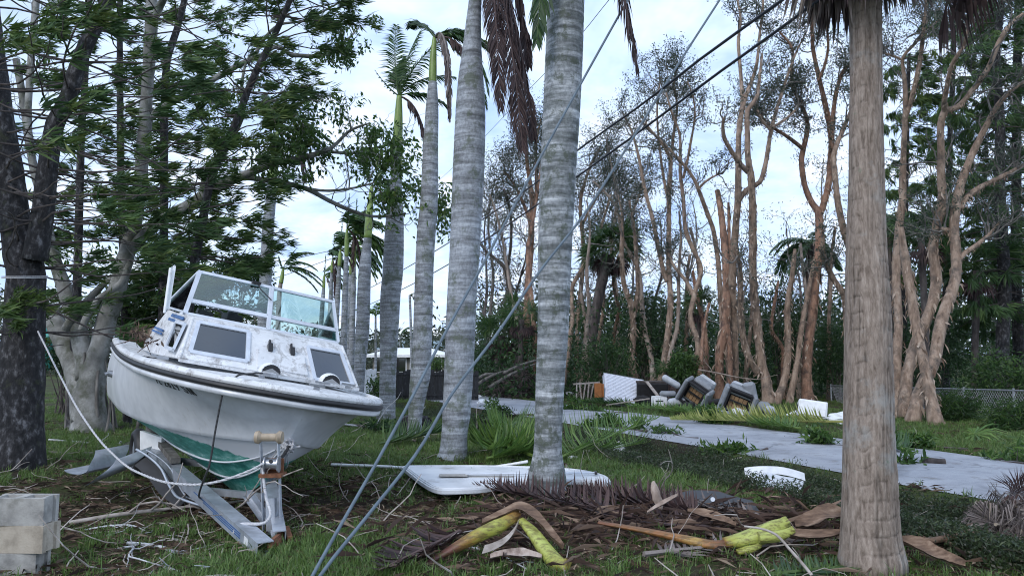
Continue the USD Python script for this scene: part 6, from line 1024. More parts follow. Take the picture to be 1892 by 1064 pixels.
lying('fallen_frond', 'fresh green frond lying behind the left part of the white board', on(900, 862), on(985, 850), 'palm_leaf_bright', 214, hang=-.6, leaf=.7, n=50, lift=.12, sag=-.2, wid=.035, wind=(.3, 0, .1))
lying('fallen_frond', 'fresh green frond arching over the right end of the white board', on(1030, 868), on(1110, 820), 'palm_leaf_bright', 215, hang=-.7, leaf=.8, n=50, lift=.15, sag=-.3, wid=.03, wind=(.3, 0, .1))
lying('fallen_frond', 'green frond in the grass between the third and the bulging palm', on(700, 830), on(800, 815), 'palm_leaf', 216, hang=-.4, leaf=.6, n=50, lift=.10, sag=-.1, wid=.035, wind=(.3, 0, .1))
lying('fallen_frond', 'green frond with slender leaflets right of the nearest palm', on(1040, 850), on(1125, 835), 'palm_leaf_bright', 211, hang=-.6, leaf=.8, n=40, lift=.06, sag=-.2, wid=.03, wind=(.3, 0, .05))
lying('fallen_frond', 'long yellow green frond on the far verge in front of the white box', on(1560, 787), on(1240, 783), 'palm_leaf_yellow', 212, hang=-.7, leaf=.55, n=80, lift=.10, sag=-.25, wid=.035, thick=.03, rr=(.4, 1))
for k, (a, b, lab) in enumerate([((1290, 768), (1160, 757), 'green frond on the verge below the black mattress base'), ((1180, 752), (1060, 748), 'green frond below the tilted mattress'), ((1350, 775), (1230, 765), 'green frond in front of the first overturned recliner'), ((1690, 842), (1580, 826), 'flat green frond at the road edge right of the cabbage palm'), ((1480, 800), (1390, 790), 'low green frond at the far road edge, left of the cabbage palm')]):
    lying('fallen_frond', lab, on(*a), on(*b), 'palm_leaf_bright' if k % 2 == 0 else 'palm_leaf', 220 + k, hang=-.3, leaf=.55, n=54, lift=.10, sag=-.15, wid=.035)
rng = np.random.default_rng(230)
for k, (px, py, lab) in enumerate([(1790, 812, 'green fan leaf lying flat on the verge near the fence'), (1890, 835, 'fan leaf on the far verge at the right edge')]):
    c = on(px, py); obj('fallen_fan_leaf', fan(rng, c + [0, 0, .1], (.5, -.3, .15), .1, .65, n=34, spread=150, droop=.5, wid=.07, normal=(0, -.4, 1)), 'palm_leaf_bright', None, label=lab, cat='palm leaf')

# broken leaf bases with their fleshy stalks
def stalk(name, mat, parts, label, cat='leaf stalk'):
    t = thing(name, label, cat)
    for nm, pts, rad, rr, flat in parts:
        C = spline(pts, 26); R = np.interp(np.linspace(0, 1, 26), np.linspace(0, 1, len(rad)), rad); v, f = tube(C, R, 14)
        if flat != 1:
            c = np.repeat(C, 14, 0); v[:-2] = c + (v[:-2] - c) * [1, 1, flat]
        c = np.repeat(C, 14, 0); ag = np.tile(np.arange(14) * 2 * np.pi / 14, 26); ed = np.repeat(np.linspace(0, 1, 26), 14); v[:-2] = c + (v[:-2] - c) * (1 + .09 * np.cos(3 * ag + 4 * ed) + .07 * np.cos(2 * ag - 3 * ed) + .11 * (meshkit.fbm(v[:-2] * 10, 3, 8) - .5) + np.where(ed > .93, .35 * np.cos(5 * ag), 0))[:, None]
        k = np.repeat(np.interp(np.linspace(0, 1, 26), np.linspace(0, 1, len(rr)), rr), 14); k = np.r_[k, rr[0], rr[-1]] + .12 * (meshkit.fbm(v * 9, 3, 4) - .5)
        obj(nm, MB().add(v, f, np.clip(k, 0, 1)), mat, t, smooth=True)
    return t
Ya = 5.95
t = stalk('broken_leaf_base', 'sheath', [('stalk', [at(770, 1052, 5.75), at(840, 1012, 5.85), at(895, 982, 5.92), at(930, 966, 5.97), at(958, 948, 6.05)], [.018, .030, .050, .058, .035], [0, .15, .55, .75, .35], .9),
    ('stalk', [at(962, 960, 6.0), at(985, 985, 5.9), at(1010, 1018, 5.78), at(1034, 1042, 5.66), at(1050, 1048, 5.62)], [.030, .048, .055, .062, .058], [.8, .95, .98, .9, .6], .8)], 'inverted V of broken palm leaf bases, yellow green right leg, maroon left leg')
obj('sheath', sheet([at(890, 968, 6.0), at(935, 948, 6.05), at(958, 938, 6.05), at(985, 952, 6.0), at(1015, 985, 5.9), at(1040, 1012, 5.8)], [.02, .13, .04], .005, 40, .25, .3), 'husk', t, smooth=30)
obj('grey_strip', sheet([at(958, 962, 5.9), at(945, 985, 5.85), at(925, 1002, 5.8), at(893, 1014, 5.75)], [.02, .05, .05], .005), 'dead_wood', t, smooth=30)
t = stalk('broken_leaf_base', 'sheath', [('stalk', [at(1338, 1003, 6.2), at(1370, 998, 6.2), at(1410, 985, 6.2), at(1440, 970, 6.22), at(1455, 962, 6.24)], [.052, .070, .082, .074, .035], [.5, .93, 1, 1, .9], .85), ('lobe', [at(1400, 993, 6.12), at(1440, 988, 6.12), at(1466, 977, 6.14)], [.055, .052, .024], [.95, 1, .92], .85), ('stump', [at(1362, 1020, 6.1), at(1385, 1014, 6.1), at(1405, 1006, 6.12)], [.03, .035, .02], [.7, .9, .9], .8)], 'fat two lobed yellow leaf base lying left of the cabbage palm')
t2 = stalk('split_leaf_stalk', 'sheath_orange', [('stalk', [at(1105, 965, 6.5), at(1180, 978, 6.42), at(1260, 994, 6.32), at(1320, 1006, 6.22), at(1352, 1004, 6.2)], [.025, .035, .045, .060, .06], [.35, .55, .6, .95, .1], .55)], 'long orange brown leaf stalk joined to the fat yellow leaf base')
rng = np.random.default_rng(240)
def husk(label, pts, w, mat='husk', **k): obj('husk_sheet', sheet(pts, np.array(w) * .85, .005, 40, .22, .45), mat, None, smooth=30, label=label, cat='palm husk')
husk('folded brown husk against the left foot of the cabbage palm', [at(1470, 972, 6.4), at(1500, 962, 6.4), at(1530, 948, 6.45), at(1558, 952, 6.5)], [.05, .22, .10])
husk('flat brown husk below the folded one, left of the cabbage palm', [at(1450, 985, 6.15), at(1500, 990, 6.1), at(1555, 985, 6.1)], [.03, .16, .05])
husk('broad brown husk running right from the cabbage palm foot', [at(1665, 1000, 5.85), at(1700, 1010, 5.8), at(1740, 1028, 5.7), at(1785, 1046, 5.6)], [.06, .20, .08])
husk('pale upright husk standing in the leaf heap', [at(1222, 940, 7.1), at(1214, 915, 7.1), at(1208, 888, 7.15)], [.10, .03, .0], 'husk_pale')
husk('pale slanting husk beside the upright one', [at(1196, 948, 7.0), at(1225, 930, 7.0), at(1252, 915, 7.05)], [.04, .07, .05], 'husk_pale')
husk('reddish husk in the middle of the leaf heap', [at(1270, 945, 6.8), at(1310, 952, 6.75), at(1360, 972, 6.6)], [.04, .13, .05])
husk('curled tan husk in front of the inverted V stalk', [at(905, 1030, 5.7), at(950, 1022, 5.72), at(1000, 1030, 5.7)], [.03, .10, .04], 'husk_pale')
obj('bare_stalk', tube(spline([at(1668, 1002, 6.1), at(1720, 998, 6.2), at(1765, 990, 6.25), at(1795, 983, 6.3)], 20), np.linspace(.022, .03, 20), 9), 'husk', None, smooth=True, label='thick bare brown stalk running right from the cabbage palm', cat='leaf stalk')
obj('grey_stick', tube(spline([at(1375, 972, 5.9), at(1400, 975, 5.85), at(1430, 985, 5.75), at(1460, 1015, 5.6), at(1500, 1062, 5.4)], 24), np.linspace(.008, .012, 24), 7), 'dead_wood', None, smooth=True, label='thin grey stick lying over the yellow leaf base', cat='stick')
# loose dry strips in the heap: countless
mb = MB(); n_ = 2600; px = np.r_[rng.uniform(880, 1560, 2000), rng.uniform(1480, 1800, 300), rng.uniform(640, 1100, 300)]; py = np.r_[rng.normal(962, 24, 2000), rng.normal(1000, 22, 300), rng.normal(1015, 24, 300)]
py = np.clip(py, 922, 1070); dd = np.array([1.0, 0, 0])[None] * ((px - CX) / F_PX)[:, None] + CU * ((CY - py) / F_PX)[:, None] + CF; P = np.array([0, 0, CAM_H]) - dd * (CAM_H / dd[:, 2])[:, None]; P[:, 2] = gh(P[:, 0], P[:, 1]) + rng.uniform(.01, .10, n_); v, f = leaves(P, rdir(rng, n_) * [1, .8, .22], rdir(rng, n_) * .5 + UP, .30 * rng.uniform(.3, 1.3, n_), .011 * rng.uniform(.5, 1.8, n_)); mb.add(v, f, np.repeat(rng.uniform(0, 1, n_) ** 1.2, 4))
obj('dry_strips', mb, 'palm_brown', kind='stuff')
# heap of grey dead leaves at the right edge
t = thing('dead_leaf_heap', 'heap of drooping grey dead palm leaves at the right edge', 'leaf heap'); c0 = on(1892, 1035)
for k in range(40):
    a = rng.uniform(0, 6.28); o = c0 + [rng.normal(.06, .16), rng.normal(.1, .16), rng.uniform(.05, .55)]
    obj('dead_leaf', fan(rng, o, (math.cos(a), math.sin(a), rng.uniform(-.1, .8)), .08, rng.uniform(.36, .52), n=34, spread=60, droop=2.2, wid=.028, rr=(.0, 1)), 'palm_dead_grey', t)
for k in range(22): a = rng.uniform(0, 6.28); obj('dead_leaf', fan(rng, c0 + [rng.normal(.02, .14), rng.normal(-.25, .12), rng.uniform(.05, .3)], (math.cos(a), math.sin(a), rng.uniform(-.1, .6)), .05, rng.uniform(.30, .45), n=30, spread=60, droop=2.0, wid=.03, rr=(.0, 1)), 'palm_dead_grey', t)
for k in range(7): obj('dead_leaf', fan(rng, c0 + [.05 * k - .1, .1, .5], (rng.normal(0, .4), rng.normal(0, .3), 1), .1, .30, n=18, spread=40, droop=.3, wid=.03), 'palm_dead', t)
obj('yellow_leaf', fan(rng, c0 + [.1, -.3, .25], (.2, -.3, -.8), .05, .45, n=14, spread=30, droop=1.2, wid=.06, rr=(.85, 1)), 'palm_leaf_bright', t)

# crumpled sheet, black car panel, bag, log
def crumple(poly_px, Y0, label, name, mat, cat, seed, amp=.05, z=.10, tilt=0.0):
    rng = np.random.default_rng(seed); q = [at(*p) if len(p) == 3 else on(*p, z) for p in poly_px]; a, b, c_, d_ = map(np.asarray, q); s = np.linspace(0, 1, 22)
    P = (a[None, None] * (1 - s)[:, None, None] + b[None, None] * s[:, None, None]) * (1 - s)[None, :, None] + (d_[None, None] * (1 - s)[:, None, None] + c_[None, None] * s[:, None, None]) * s[None, :, None]
    P = P + UP * (amp * 2 * (np.abs(meshkit.fbm(P * [4, 4, 0] + seed, 3, seed) - .5)))[..., None] + .3 * amp * (meshkit.noise(P * 14, seed) - .5)[..., None]; v, f = grid(P); v2 = v - UP * .012
    return obj(name, MB().add(v, f).add(v2, f), mat, None, smooth=False, label=label, cat=cat)
sh = thing('sheet_metal_panel', 'dented white sheet metal panel lying in the ditch weeds', 'metal panel')
pa = [at(1368, 912, 8.7), at(1472, 916, 8.6), at(1490, 882, 9.3), at(1378, 872, 9.5)]; s = np.linspace(0, 1, 26); P = np.array([[(pa[0] * (1 - u) + pa[1] * u) * (1 - w_) + (pa[3] * (1 - u) + pa[2] * u) * w_ for w_ in s] for u in s]); P[..., 2] += .05 * (meshkit.fbm(P * [3, 3, 0], 3, 5) - .5) * 2 + .05 * np.sin(s * np.pi)[:, None] + np.where(s > .8, (s - .8) * -.3, 0)[None]
v, f = grid(P); obj('panel', MB().add(v, f).add(v - [0, 0, .012], f), 'crumpled_metal', sh, smooth=25); obj('rolled_edge', tube(spline([pa[0], (pa[0] + pa[1]) / 2 + [0, 0, .01], pa[1]], 12), .016, 6), 'crumpled_metal', sh, smooth=True); obj('flange', sheet([pa[3] + [0, .05, .0], (pa[3] + pa[2]) / 2 + [0, .05, .05], pa[2] + [0, .05, 0]], [0, .02, .09], .006), 'crumpled_metal', sh)
cp = thing('car_panel', 'curved black car trim panel in the leaf heap behind the stalks', 'car part'); obj('panel', sheet([at(1250, 930, 7.9), at(1290, 920, 7.9), at(1330, 922, 7.85), at(1365, 932, 7.75), at(1400, 940, 7.6)], [.0, .30, .09], .012), 'dark_plastic', cp, smooth=30); obj('badge', MB().tube(np.array([at(1317, 922, 7.62), at(1317, 922, 7.58)]), .022, 14), 'alu_frame', cp)
obj('plastic_bag', (lambda m: (m.vertices * [.11, .09, .17] * (1 + .7 * (meshkit.fbm(m.vertices * 2.5, 4, 8) - .5))[:, None] + on(1144, 848, .14), m.faces))(trimesh.creation.icosphere(3)), 'paper_white', None, label='crumpled white plastic bag in the weeds beside the lane', cat='bag')
for k, (px, py, s_, lab) in enumerate([(1052, 730, .16, 'small white scrap left of the tilted mattress'), (884, 735, .12, 'white scrap beside the black fence'), (895, 747, .2, 'flat white scrap on the verge right of the bulging palm'), (1365, 768, .25, 'white crumpled paper between the second recliner and the white box'), (1560, 782, .3, 'white crumpled paper right of the white box'), (1058, 848, .06, 'tiny white scrap in the weeds below the bag')]):
    m = trimesh.creation.icosphere(2); obj('white_scrap', (m.vertices * s_ * [1.2, .8, .55] * (1 + .9 * (meshkit.fbm(m.vertices * 2.2 + k, 4, k) - .5))[:, None] + on(px, py, s_ * .3), m.faces), 'paper_white', None, label=lab, cat='scrap')
lg = thing('log', 'short dark log lying on the pale lane right of the cabbage palm', 'log'); a_, b_ = on(1703, 859, .05), on(1747, 861, .05); C = np.linspace(a_, b_, 8); obj('bark', stem_mesh(C, np.full(8, .06), 12, np.random.default_rng(4), .2, 14), 'dark_bark', lg, smooth=True); obj('cut_face', MB().tube(np.array([b_, b_ + nrm(b_ - a_) * .004]), .05, 12), 'dead_wood', lg)

# broken branches on the lane and the lawn
def branch(name, label, a, b, r, seed, leafn=0, mat='dark_bark', leafmat='fig_leaf', nsub=4, L=.5, cat='branch', wob=.12, lL=.14, lW=.05):
    rng = np.random.default_rng(seed); t = thing(name, label, cat); a, b = np.asarray(a, float), np.asarray(b, float); C = spline([a, a * .66 + b * .34 + rng.normal(0, wob * .5, 3) * [1, 1, .3], a * .33 + b * .67 + rng.normal(0, wob * .5, 3) * [1, 1, .3], b], 18); mb = MB()
    mb.tube(C, np.linspace(r, r * .45, 18), 7); ends = [C[9:]]
    for k in range(nsub):
        i = rng.integers(4, 17); g = grow(rng, C[i], nrm(C[min(i + 1, 17)] - C[i - 1]) + rdir(rng, 1)[0] * [.9, .9, .35], L * rng.uniform(.4, 1.2), r, n=7, wob=.25, up=.0); g[:, 2] = np.maximum(g[:, 2], gh(g[:, 0], g[:, 1]) + .01); mb.tube(g, np.linspace(r * .55, r * .2, len(g)), 5); ends.append(g[3:])
    obj('wood', mb, mat, t, smooth=True, kind='stuff')
    if leafn:
        e = np.vstack(ends); e = e[rng.integers(0, len(e), leafn)] + rng.normal(0, .09, (leafn, 3)) * [1, 1, .6]; e[:, 2] = np.maximum(e[:, 2], gh(e[:, 0], e[:, 1]) + .02); v, f = leaves(e, rdir(rng, leafn) + [0, 0, .1], rdir(rng, leafn) + UP, lL * rng.uniform(.6, 1.3, leafn), lW * rng.uniform(.7, 1.2, leafn)); obj('leaves', MB().add(v, f, np.repeat(rng.uniform(0, .9, leafn), 4)), leafmat, t)
    return t
branch('fallen_branch', 'leafy broken branch lying across the near edge of the lane', on(1418, 833, .04), on(1310, 836, .04), .025, 301, 520)
branch('fallen_branch', 'dark leafy branch where the lane meets the grass, right of the nearest palm', on(1195, 800, .05), on(1105, 785, .05), .03, 302, 900, L=.7)
branch('fallen_branch', 'thin twig with few leaves in the middle of the lane', on(1290, 812, .03), on(1215, 800, .03), .02, 303, 160)
branch('fallen_branch', 'leafy sprig on the lane just left of the cabbage palm', on(1560, 826, .03), on(1500, 820, .03), .015, 304, 420)
branch('fallen_branch', 'small leafy sprig on the lane beside the log', on(1655, 858, .02), on(1680, 860, .02), .008, 305, 160, L=.2)
branch('fallen_branch', 'long bare stick on the far road edge at the right', on(1900, 860, .03), on(1850, 850, .03), .014, 306, 120)
branch('fallen_branch', 'leafy debris on the verge below the overturned recliners', on(1400, 785, .05), on(1300, 782, .05), .02, 307, 700, L=.6)
branch('fallen_branch', 'leafy debris strip along the far road edge near the white scrap', on(1160, 765, .05), on(1050, 757, .05), .02, 308, 700, L=.6)
branch('fallen_branch', 'leafy debris at the far road edge right of the cabbage palm', on(1790, 835, .05), on(1665, 822, .05), .02, 309, 900, L=.7)
branch('fallen_branch', 'brushy debris between the lane and the uprooted roots', on(985, 770, .06), on(890, 765, .06), .03, 310, 900, L=.8, leafmat='shrub_leaf')
branch('fallen_branch', 'brown and green debris heap right of the bulging palm', on(965, 790, .06), on(880, 800, .06), .03, 311, 900, L=.7, leafmat='weed_leaf')
branch('fallen_branch', 'brushy heap at the foot of the fourth palm', on(640, 790, .06), on(720, 800, .06), .03, 312, 900, L=.8, leafmat='shrub_leaf')
branch('bare_branch', 'long pale branch lying from the concrete blocks to the trailer rail', on(128, 972, .03), on(470, 940, .10), .022, 320, 0, 'dead_wood', nsub=7, L=.9, wob=.1)
branch('bare_branch', 'thin pale branch crossing the trailer rails', on(400, 970, .05), at(560, 865, 6.4), .012, 321, 0, 'dead_wood', nsub=5, L=.6)
branch('bare_branch', 'lichen white branch in the grass right of the concrete blocks', on(235, 1010, .03), on(385, 1062, .03), .016, 322, 0, 'lichen_wood', nsub=7, L=.45, wob=.2)
branch('bare_branch', 'short lichen white twig next to the larger white branch', on(150, 985, .02), on(330, 1000, .02), .008, 323, 0, 'lichen_wood', nsub=6, L=.4, wob=.15)
branch('bare_branch', 'thin lichen twig near the trailer tip', on(210, 1020, .02), on(300, 1050, .02), .010, 324, 0, 'lichen_wood', nsub=5, L=.3, wob=.15)
branch('bare_branch', 'bleached branches behind the bow on the right', on(635, 790, .08), on(770, 805, .06), .022, 325, 0, 'lichen_wood', nsub=9, L=.9)
branch('bare_branch', 'grey stick lying in the grass left of the white board', on(560, 880, .03), on(745, 905, .03), .014, 326, 0, 'dead_wood', nsub=4, L=.4)
branch('bare_branch', 'grey stick below the white board', on(600, 965, .02), on(760, 960, .02), .012, 327, 0, 'dead_wood', nsub=4, L=.4)
branch('bare_branch', 'brown stick at the foot of the dark pine', on(90, 838, .03), on(255, 842, .03), .016, 328, 0, 'grey_bark', nsub=7, L=.7)
branch('bare_branch', 'pale stick behind the buckled fender', on(90, 815, .03), on(235, 822, .03), .020, 329, 0, 'lichen_wood', nsub=4, L=.5)
branch('bare_branch', 'curved pale stick on the grass below the inverted V stalk', on(855, 1016, .02), on(985, 1062, .02), .010, 330, 0, 'lichen_wood', nsub=2, L=.3)
branch('bare_branch', 'upright thin twig in the leaf heap', on(1215, 930, .03), at(1235, 830, 7.6), .008, 331, 0, 'dead_wood', nsub=2, L=.3)
# twigs over the whole lawn: countless
mb = MB()
for k in range(420):
    y = 4.9 * (16 / 4.9) ** rng.uniform(); x = rng.uniform(-.72, .5) * y
    if abs(road_e(x, y)) < ROADW: continue
    p = G(x, y, .02); a = rng.uniform(0, 6.28); g = grow(rng, p, [math.cos(a), math.sin(a), .1], rng.uniform(.15, .7), .01, n=5, wob=.25, up=0); g[:, 2] = np.maximum(g[:, 2], gh(g[:, 0], g[:, 1]) + .012); mb.tube(g, np.linspace(.006, .003, 6) * rng.uniform(.6, 1.5), 4, caps=False)
obj('fallen_twigs', mb, 'dead_wood', kind='stuff')

# ------------------------------------------------------------------ the pile on the far verge
mt = thing('mattress', 'white quilted mattress tilted on the far verge', 'mattress')
ctr = at(1153, 722, 25.0); R = rotm([0, 0, 1], 8) @ rotm([0, 1, 0], 10) @ rotm([1, 0, 0], 52)
s = np.linspace(-1, 1, 41); U, Vv = np.meshgrid(s, s, indexing='ij'); q = np.abs(np.sin(U * 8 * np.pi / 2 + Vv * 8 * np.pi / 2)) * np.abs(np.sin(U * 8 * np.pi / 2 - Vv * 8 * np.pi / 2)); edge = np.clip((1 - np.maximum(abs(U), abs(Vv))) / .08, 0, 1) ** .5
top = np.stack([U * .68, Vv * .55, .05 + .07 * edge * (.55 + .45 * q)], -1); v, f = grid(top); bt_ = top.copy(); bt_[..., 2] = -.10; v2, f2 = grid(bt_); mb = MB().add(v @ R.T + ctr, f).add(v2 @ R.T + ctr, f2)
ring_ = np.r_[[(a_, -1) for a_ in s], [(1, a_) for a_ in s], [(a_, 1) for a_ in s[::-1]], [(-1, a_) for a_ in s[::-1]]]; side = np.stack([np.c_[ring_ * [.68, .55], np.full(len(ring_), z_)] for z_ in (-.10, .05)], 1); v, f = grid(side); mb.add(v @ R.T + ctr, f); obj('cover', mb, 'mattress_ticking', mt)
obj('piping', tube(np.c_[ring_ * [.69, .56], np.full(len(ring_), .05)] @ R.T + ctr, .014, 5), 'grey_upholstery', mt)
bs = thing('box_spring', 'black box spring leaning beside the mattress', 'bed base'); c_ = at(1205, 728, 24.8); R = rotm([0, 0, 1], -6) @ rotm([1, 0, 0], 12); obj('cover', MB().box(c_, (1.0, .2, .75), R, bev=.03), 'black_cloth', bs); obj('torn_edge', MB().box(c_ + [0, -.06, .40], (1.05, .12, .05), R), 'dark_bark', bs)
ow = thing('wood_cabinet', 'orange wooden board standing left of the mattress', 'board'); c_ = at(1105, 721, 24.6); obj('panel', MB().box(c_, (.24, .05, .46), rotm([0, 0, 1], 20), bev=.008), 'orange_wood', ow); obj('side', MB().box(c_ + [.12, .15, 0], (.04, .3, .42), rotm([0, 0, 1], 20)), 'orange_wood', ow)
def recliner(label, px, py, Y, yaw, tilt, lean, sc=1.0):
    t = thing('recliner', label, 'recliner'); c = at(px, py, Y); R = rotm([0, 0, 1], yaw) @ rotm([0, 1, 0], tilt) @ rotm([1, 0, 0], lean)
    def b(nm, p, s, m, bev=.03, parent=t, mat2=None): return obj(nm, MB().box(R @ (np.array(p) * sc) + c, np.array(s) * sc, R, bev=bev), m, parent)
    # lying on its back: the underside (local -y) faces the lane
    for s in (-1, 1): b('arm', (s * .43, .10, 0), (.14, .62, .86), 'grey_upholstery', .05)
    for s in (-1, 1): b('base_rail', (s * .33, -.10, 0), (.05, .16, .80), 'black_cloth', .006)
    b('base_rail', (0, -.10, .38), (.66, .16, .05), 'black_cloth', .006); b('base_rail', (0, -.10, -.38), (.66, .16, .05), 'black_cloth', .006)
    b('seat_underside', (0, .12, 0), (.70, .10, .80), 'black_cloth', .01)
    for k in range(4): b('slat', (-.195 + k * .13, .045, -.02), (.115, .03, .42), 'plywood', .004)
    b('metal_bar', (0, -.01, .26), (.62, .035, .04), 'steel', 0); b('metal_bar', (0, -.01, -.25), (.62, .035, .04), 'steel', 0); b('lever', (.0, -.04, .05), (.50, .03, .05), 'dark_plastic', 0)
    b('backrest', (.0, .55, .33), (.72, .5, .26), 'grey_upholstery', .08); b('headrest', (0, .82, .36), (.66, .2, .3), 'pale_upholstery', .08); b('front_panel', (0, .2, -.43), (.72, .44, .08), 'grey_upholstery', .03)
    return t
recliner('first overturned recliner, its slatted underside tilted left, in the middle of the pile', 1282, 730, 22.8, -28, 34, 14, .86)
recliner('second overturned recliner, larger, with grey back standing up at its right', 1362, 746, 20.6, -14, 22, 8, .90)
cu = thing('sofa_back', 'grey rounded sofa back standing behind the second recliner', 'sofa'); c_ = at(1388, 738, 20.9); obj('back', MB().box(c_, (.36, .3, .95), rotm([0, 1, 0], -10) @ rotm([0, 0, 1], -20), bev=.08), 'grey_upholstery', cu); obj('arm', MB().box(c_ + [.16, -.1, -.28], (.3, .5, .36), rotm([0, 0, 1], -20), bev=.09), 'grey_upholstery', cu)
for k, (px, py, Y, sx, sy, sz, ry, mat, lab) in enumerate([(1240, 705, 24, .62, .3, .20, 32, 'pale_upholstery', 'pale cushion slab tipped against the first recliner'), (1234, 727, 23.6, .5, .4, .16, 0, 'grey_upholstery', 'rounded grey cushion below the tipped slab'), (1250, 742, 23.2, .55, .4, .24, -10, 'pale_upholstery', 'pale cushion under the left arm of the first recliner'), (1312, 757, 21.4, .60, .3, .20, 2, 'grey_upholstery', 'grey cushion on the ground between the recliners'), (1325, 742, 21.8, .5, .3, .16, -6, 'black_cloth', 'dark cushion wedged between the recliners'), (1411, 752, 20.4, .36, .36, .30, 8, 'grey_upholstery', 'grey cushion right of the second recliner'), (1423, 758, 20.0, .28, .3, .24, 20, 'pale_upholstery', 'small pale cushion at the right end of the pile')]):
    obj('cushion', MB().box(at(px, py, Y), (sx, sy, sz), rotm([0, 1, 0], ry) @ rotm([0, 0, 1], -12), bev=min(sz, sy) * .35), mat, None, smooth=60, label=lab, cat='cushion')
pr = thing('printer', 'boxy off white appliance standing before the cushions, left of the recliners', 'appliance'); c_ = at(1218, 742, 23.6); R = rotm([0, 0, 1], 10); obj('case', MB().box(c_, (.44, .3, .30), R, bev=.03), 'white_paint', pr); obj('slot', MB().box(c_ + R @ np.array([-.05, -.153, .03]), (.24, .012, .03), R), 'dark_plastic', pr); obj('lid', MB().box(c_ + R @ np.array([0, 0, .165]), (.40, .27, .03), R, bev=.008), 'white_paint', pr)
wb = thing('white_box', 'white boxy appliance lid lying at the right end of the pile', 'appliance'); c_ = at(1500, 758, 18.6); R = rotm([0, 1, 0], 8) @ rotm([0, 0, 1], -16) @ rotm([1, 0, 0], -14); obj('case', MB().box(c_, (.66, .42, .42), R, bev=.03), 'white_paint', wb); obj('front', MB().box(c_ + R @ np.array([0, -.225, 0]), (.58, .03, .34), R, bev=.008), 'white_paint', wb); obj('side_vent', MB().box(c_ + R @ np.array([-.335, 0, .02]), (.012, .28, .16), R), 'dark_plastic', wb); obj('foot', MB().box(c_ + R @ np.array([.2, 0, -.225]), (.06, .3, .03), R), 'dark_plastic', wb)
for k, (px, py, Y, sz, R, mat, lab) in enumerate([(1188, 742, 24.2, (.5, .4, .3), (0, 14, 20), 'black_cloth', 'slumped black bag in front of the black box spring'), (1268, 752, 22.4, (.42, .3, .22), (0, -18, 0), 'black_cloth', 'small black bundle at the foot of the first recliner'), (1340, 765, 20.2, (.5, .35, .16), (0, 10, 10), 'grey_upholstery', 'flat grey pad lying below the second recliner')]):
    m = trimesh.creation.icosphere(3); vv = m.vertices * np.array(sz) * .62 * (1 + .7 * (meshkit.fbm(m.vertices * 2.2 + k * 5, 4, k) - .5))[:, None]; R_ = rotm([0, 1, 0], R[1]) @ rotm([0, 0, 1], R[2]); obj('bundle', (vv @ R_.T + at(px, py, Y), m.faces), mat, None, smooth=True, label=lab, cat='bundle')
for k, (a, b, mat, lab) in enumerate([((1120, 748, 24), (1200, 736, 23.8), 'dead_wood', 'grey plank lying in front of the mattress'), ((1255, 758, 22.2), (1330, 770, 21), 'white_paint', 'white plank across the grass below the recliners'), ((1440, 772, 19.4), (1478, 757, 19.6), 'white_paint', 'white plank leaning left of the white box'), ((1195, 705, 24.6), (1232, 752, 23.4), 'dead_wood', 'slanting plank between the box spring and the tipped slab')]):
    obj('plank', MB().bar(at(*a), at(*b), .10, .03), mat, None, label=lab, cat='plank')
br = thing('broken_shelf', 'broken pale shelf frame left of the orange board', 'shelf'); c_ = at(1085, 722, 25)
for k in range(6): obj('slat', MB().box(c_ + [-.35 + k * .13, .02 * k, 0], (.04, .04, .55), rotm([0, 1, 0], rng.uniform(-12, 12))), 'dead_wood', br)
obj('rail', MB().bar(c_ + [-.45, 0, .22], c_ + [.42, .1, .28], .05), 'dead_wood', br)
obj('dark_limb', tube(spline([at(1610, 772, 21), at(1570, 770, 20.6), at(1535, 775, 20.2)], 14), np.linspace(.14, .10, 14), 10), 'paper_bark', None, smooth=True, label='thick broken limb behind the white box', cat='log')
branch('bare_branch', 'arched bare branch above the second recliner', at(1290, 683, 25), at(1390, 700, 24.6), .03, 340, 0, 'paper_bark_grey', nsub=6, L=.9, wob=.25)

# ------------------------------------------------------------------ fences and houses
cf = thing('chain_link_fence', 'low grey chain link fence running to the right edge behind the paperbarks', 'fence'); A0, A1 = at(1535, 712, 27.0), at(1985, 724, 16.2); Lf = np.linalg.norm(A1 - A0); t_ = nrm(A1 - A0); hgt = 1.0
obj('top_rail', MB().tube(np.array([A0, A1]), .022, 6), 'galvanised', cf)
for k in range(7): p = A0 + t_ * Lf * k / 6; obj('post', MB().tube(np.array([p + [0, 0, .05], p - [0, 0, 1.1]]), .028, 8), 'galvanised', cf)
mb = MB(); n_ = int(Lf / .085)
for k in range(n_):
    p = A0 + t_ * (Lf * k / n_)
    for s_ in (-1, 1): a_, b_ = p, p + t_ * s_ * hgt * .8 - UP * hgt; mb.tube(np.array([a_, b_]), .0035, 3, caps=False)
obj('wire_mesh', mb, 'galvanised', cf, kind='stuff')
bf = thing('black_fence', 'black slatted fence between the royal palms', 'fence'); a_, b_ = at(722, 738, 28.0), at(884, 740, 27.2); Lb = np.linalg.norm(b_ - a_); t_ = nrm((b_ - a_) * [1, 1, 0])
for k in range(22): p = a_ * [1, 1, 0] + t_ * Lb * (k + .5) / 22; hh = 1.06 + .05 * math.sin(k * 2.1); obj('board', MB().box(p + [0, .02 * (k % 2), hh / 2], (Lb / 22 * .93, .03, hh), rotm([0, 0, 1], math.degrees(math.atan2(t_[1], t_[0])))), 'black_boards', bf)
obj('rail', MB().bar(a_ * [1, 1, 0] + [0, -.03, .95], b_ * [1, 1, 0] + [0, -.03, .95], .03, .08).mesh()[:2], 'black_boards', bf); obj('rail', MB().bar(a_ * [1, 1, 0] + [0, -.03, .2], b_ * [1, 1, 0] + [0, -.03, .2], .03, .08).mesh()[:2], 'black_boards', bf)
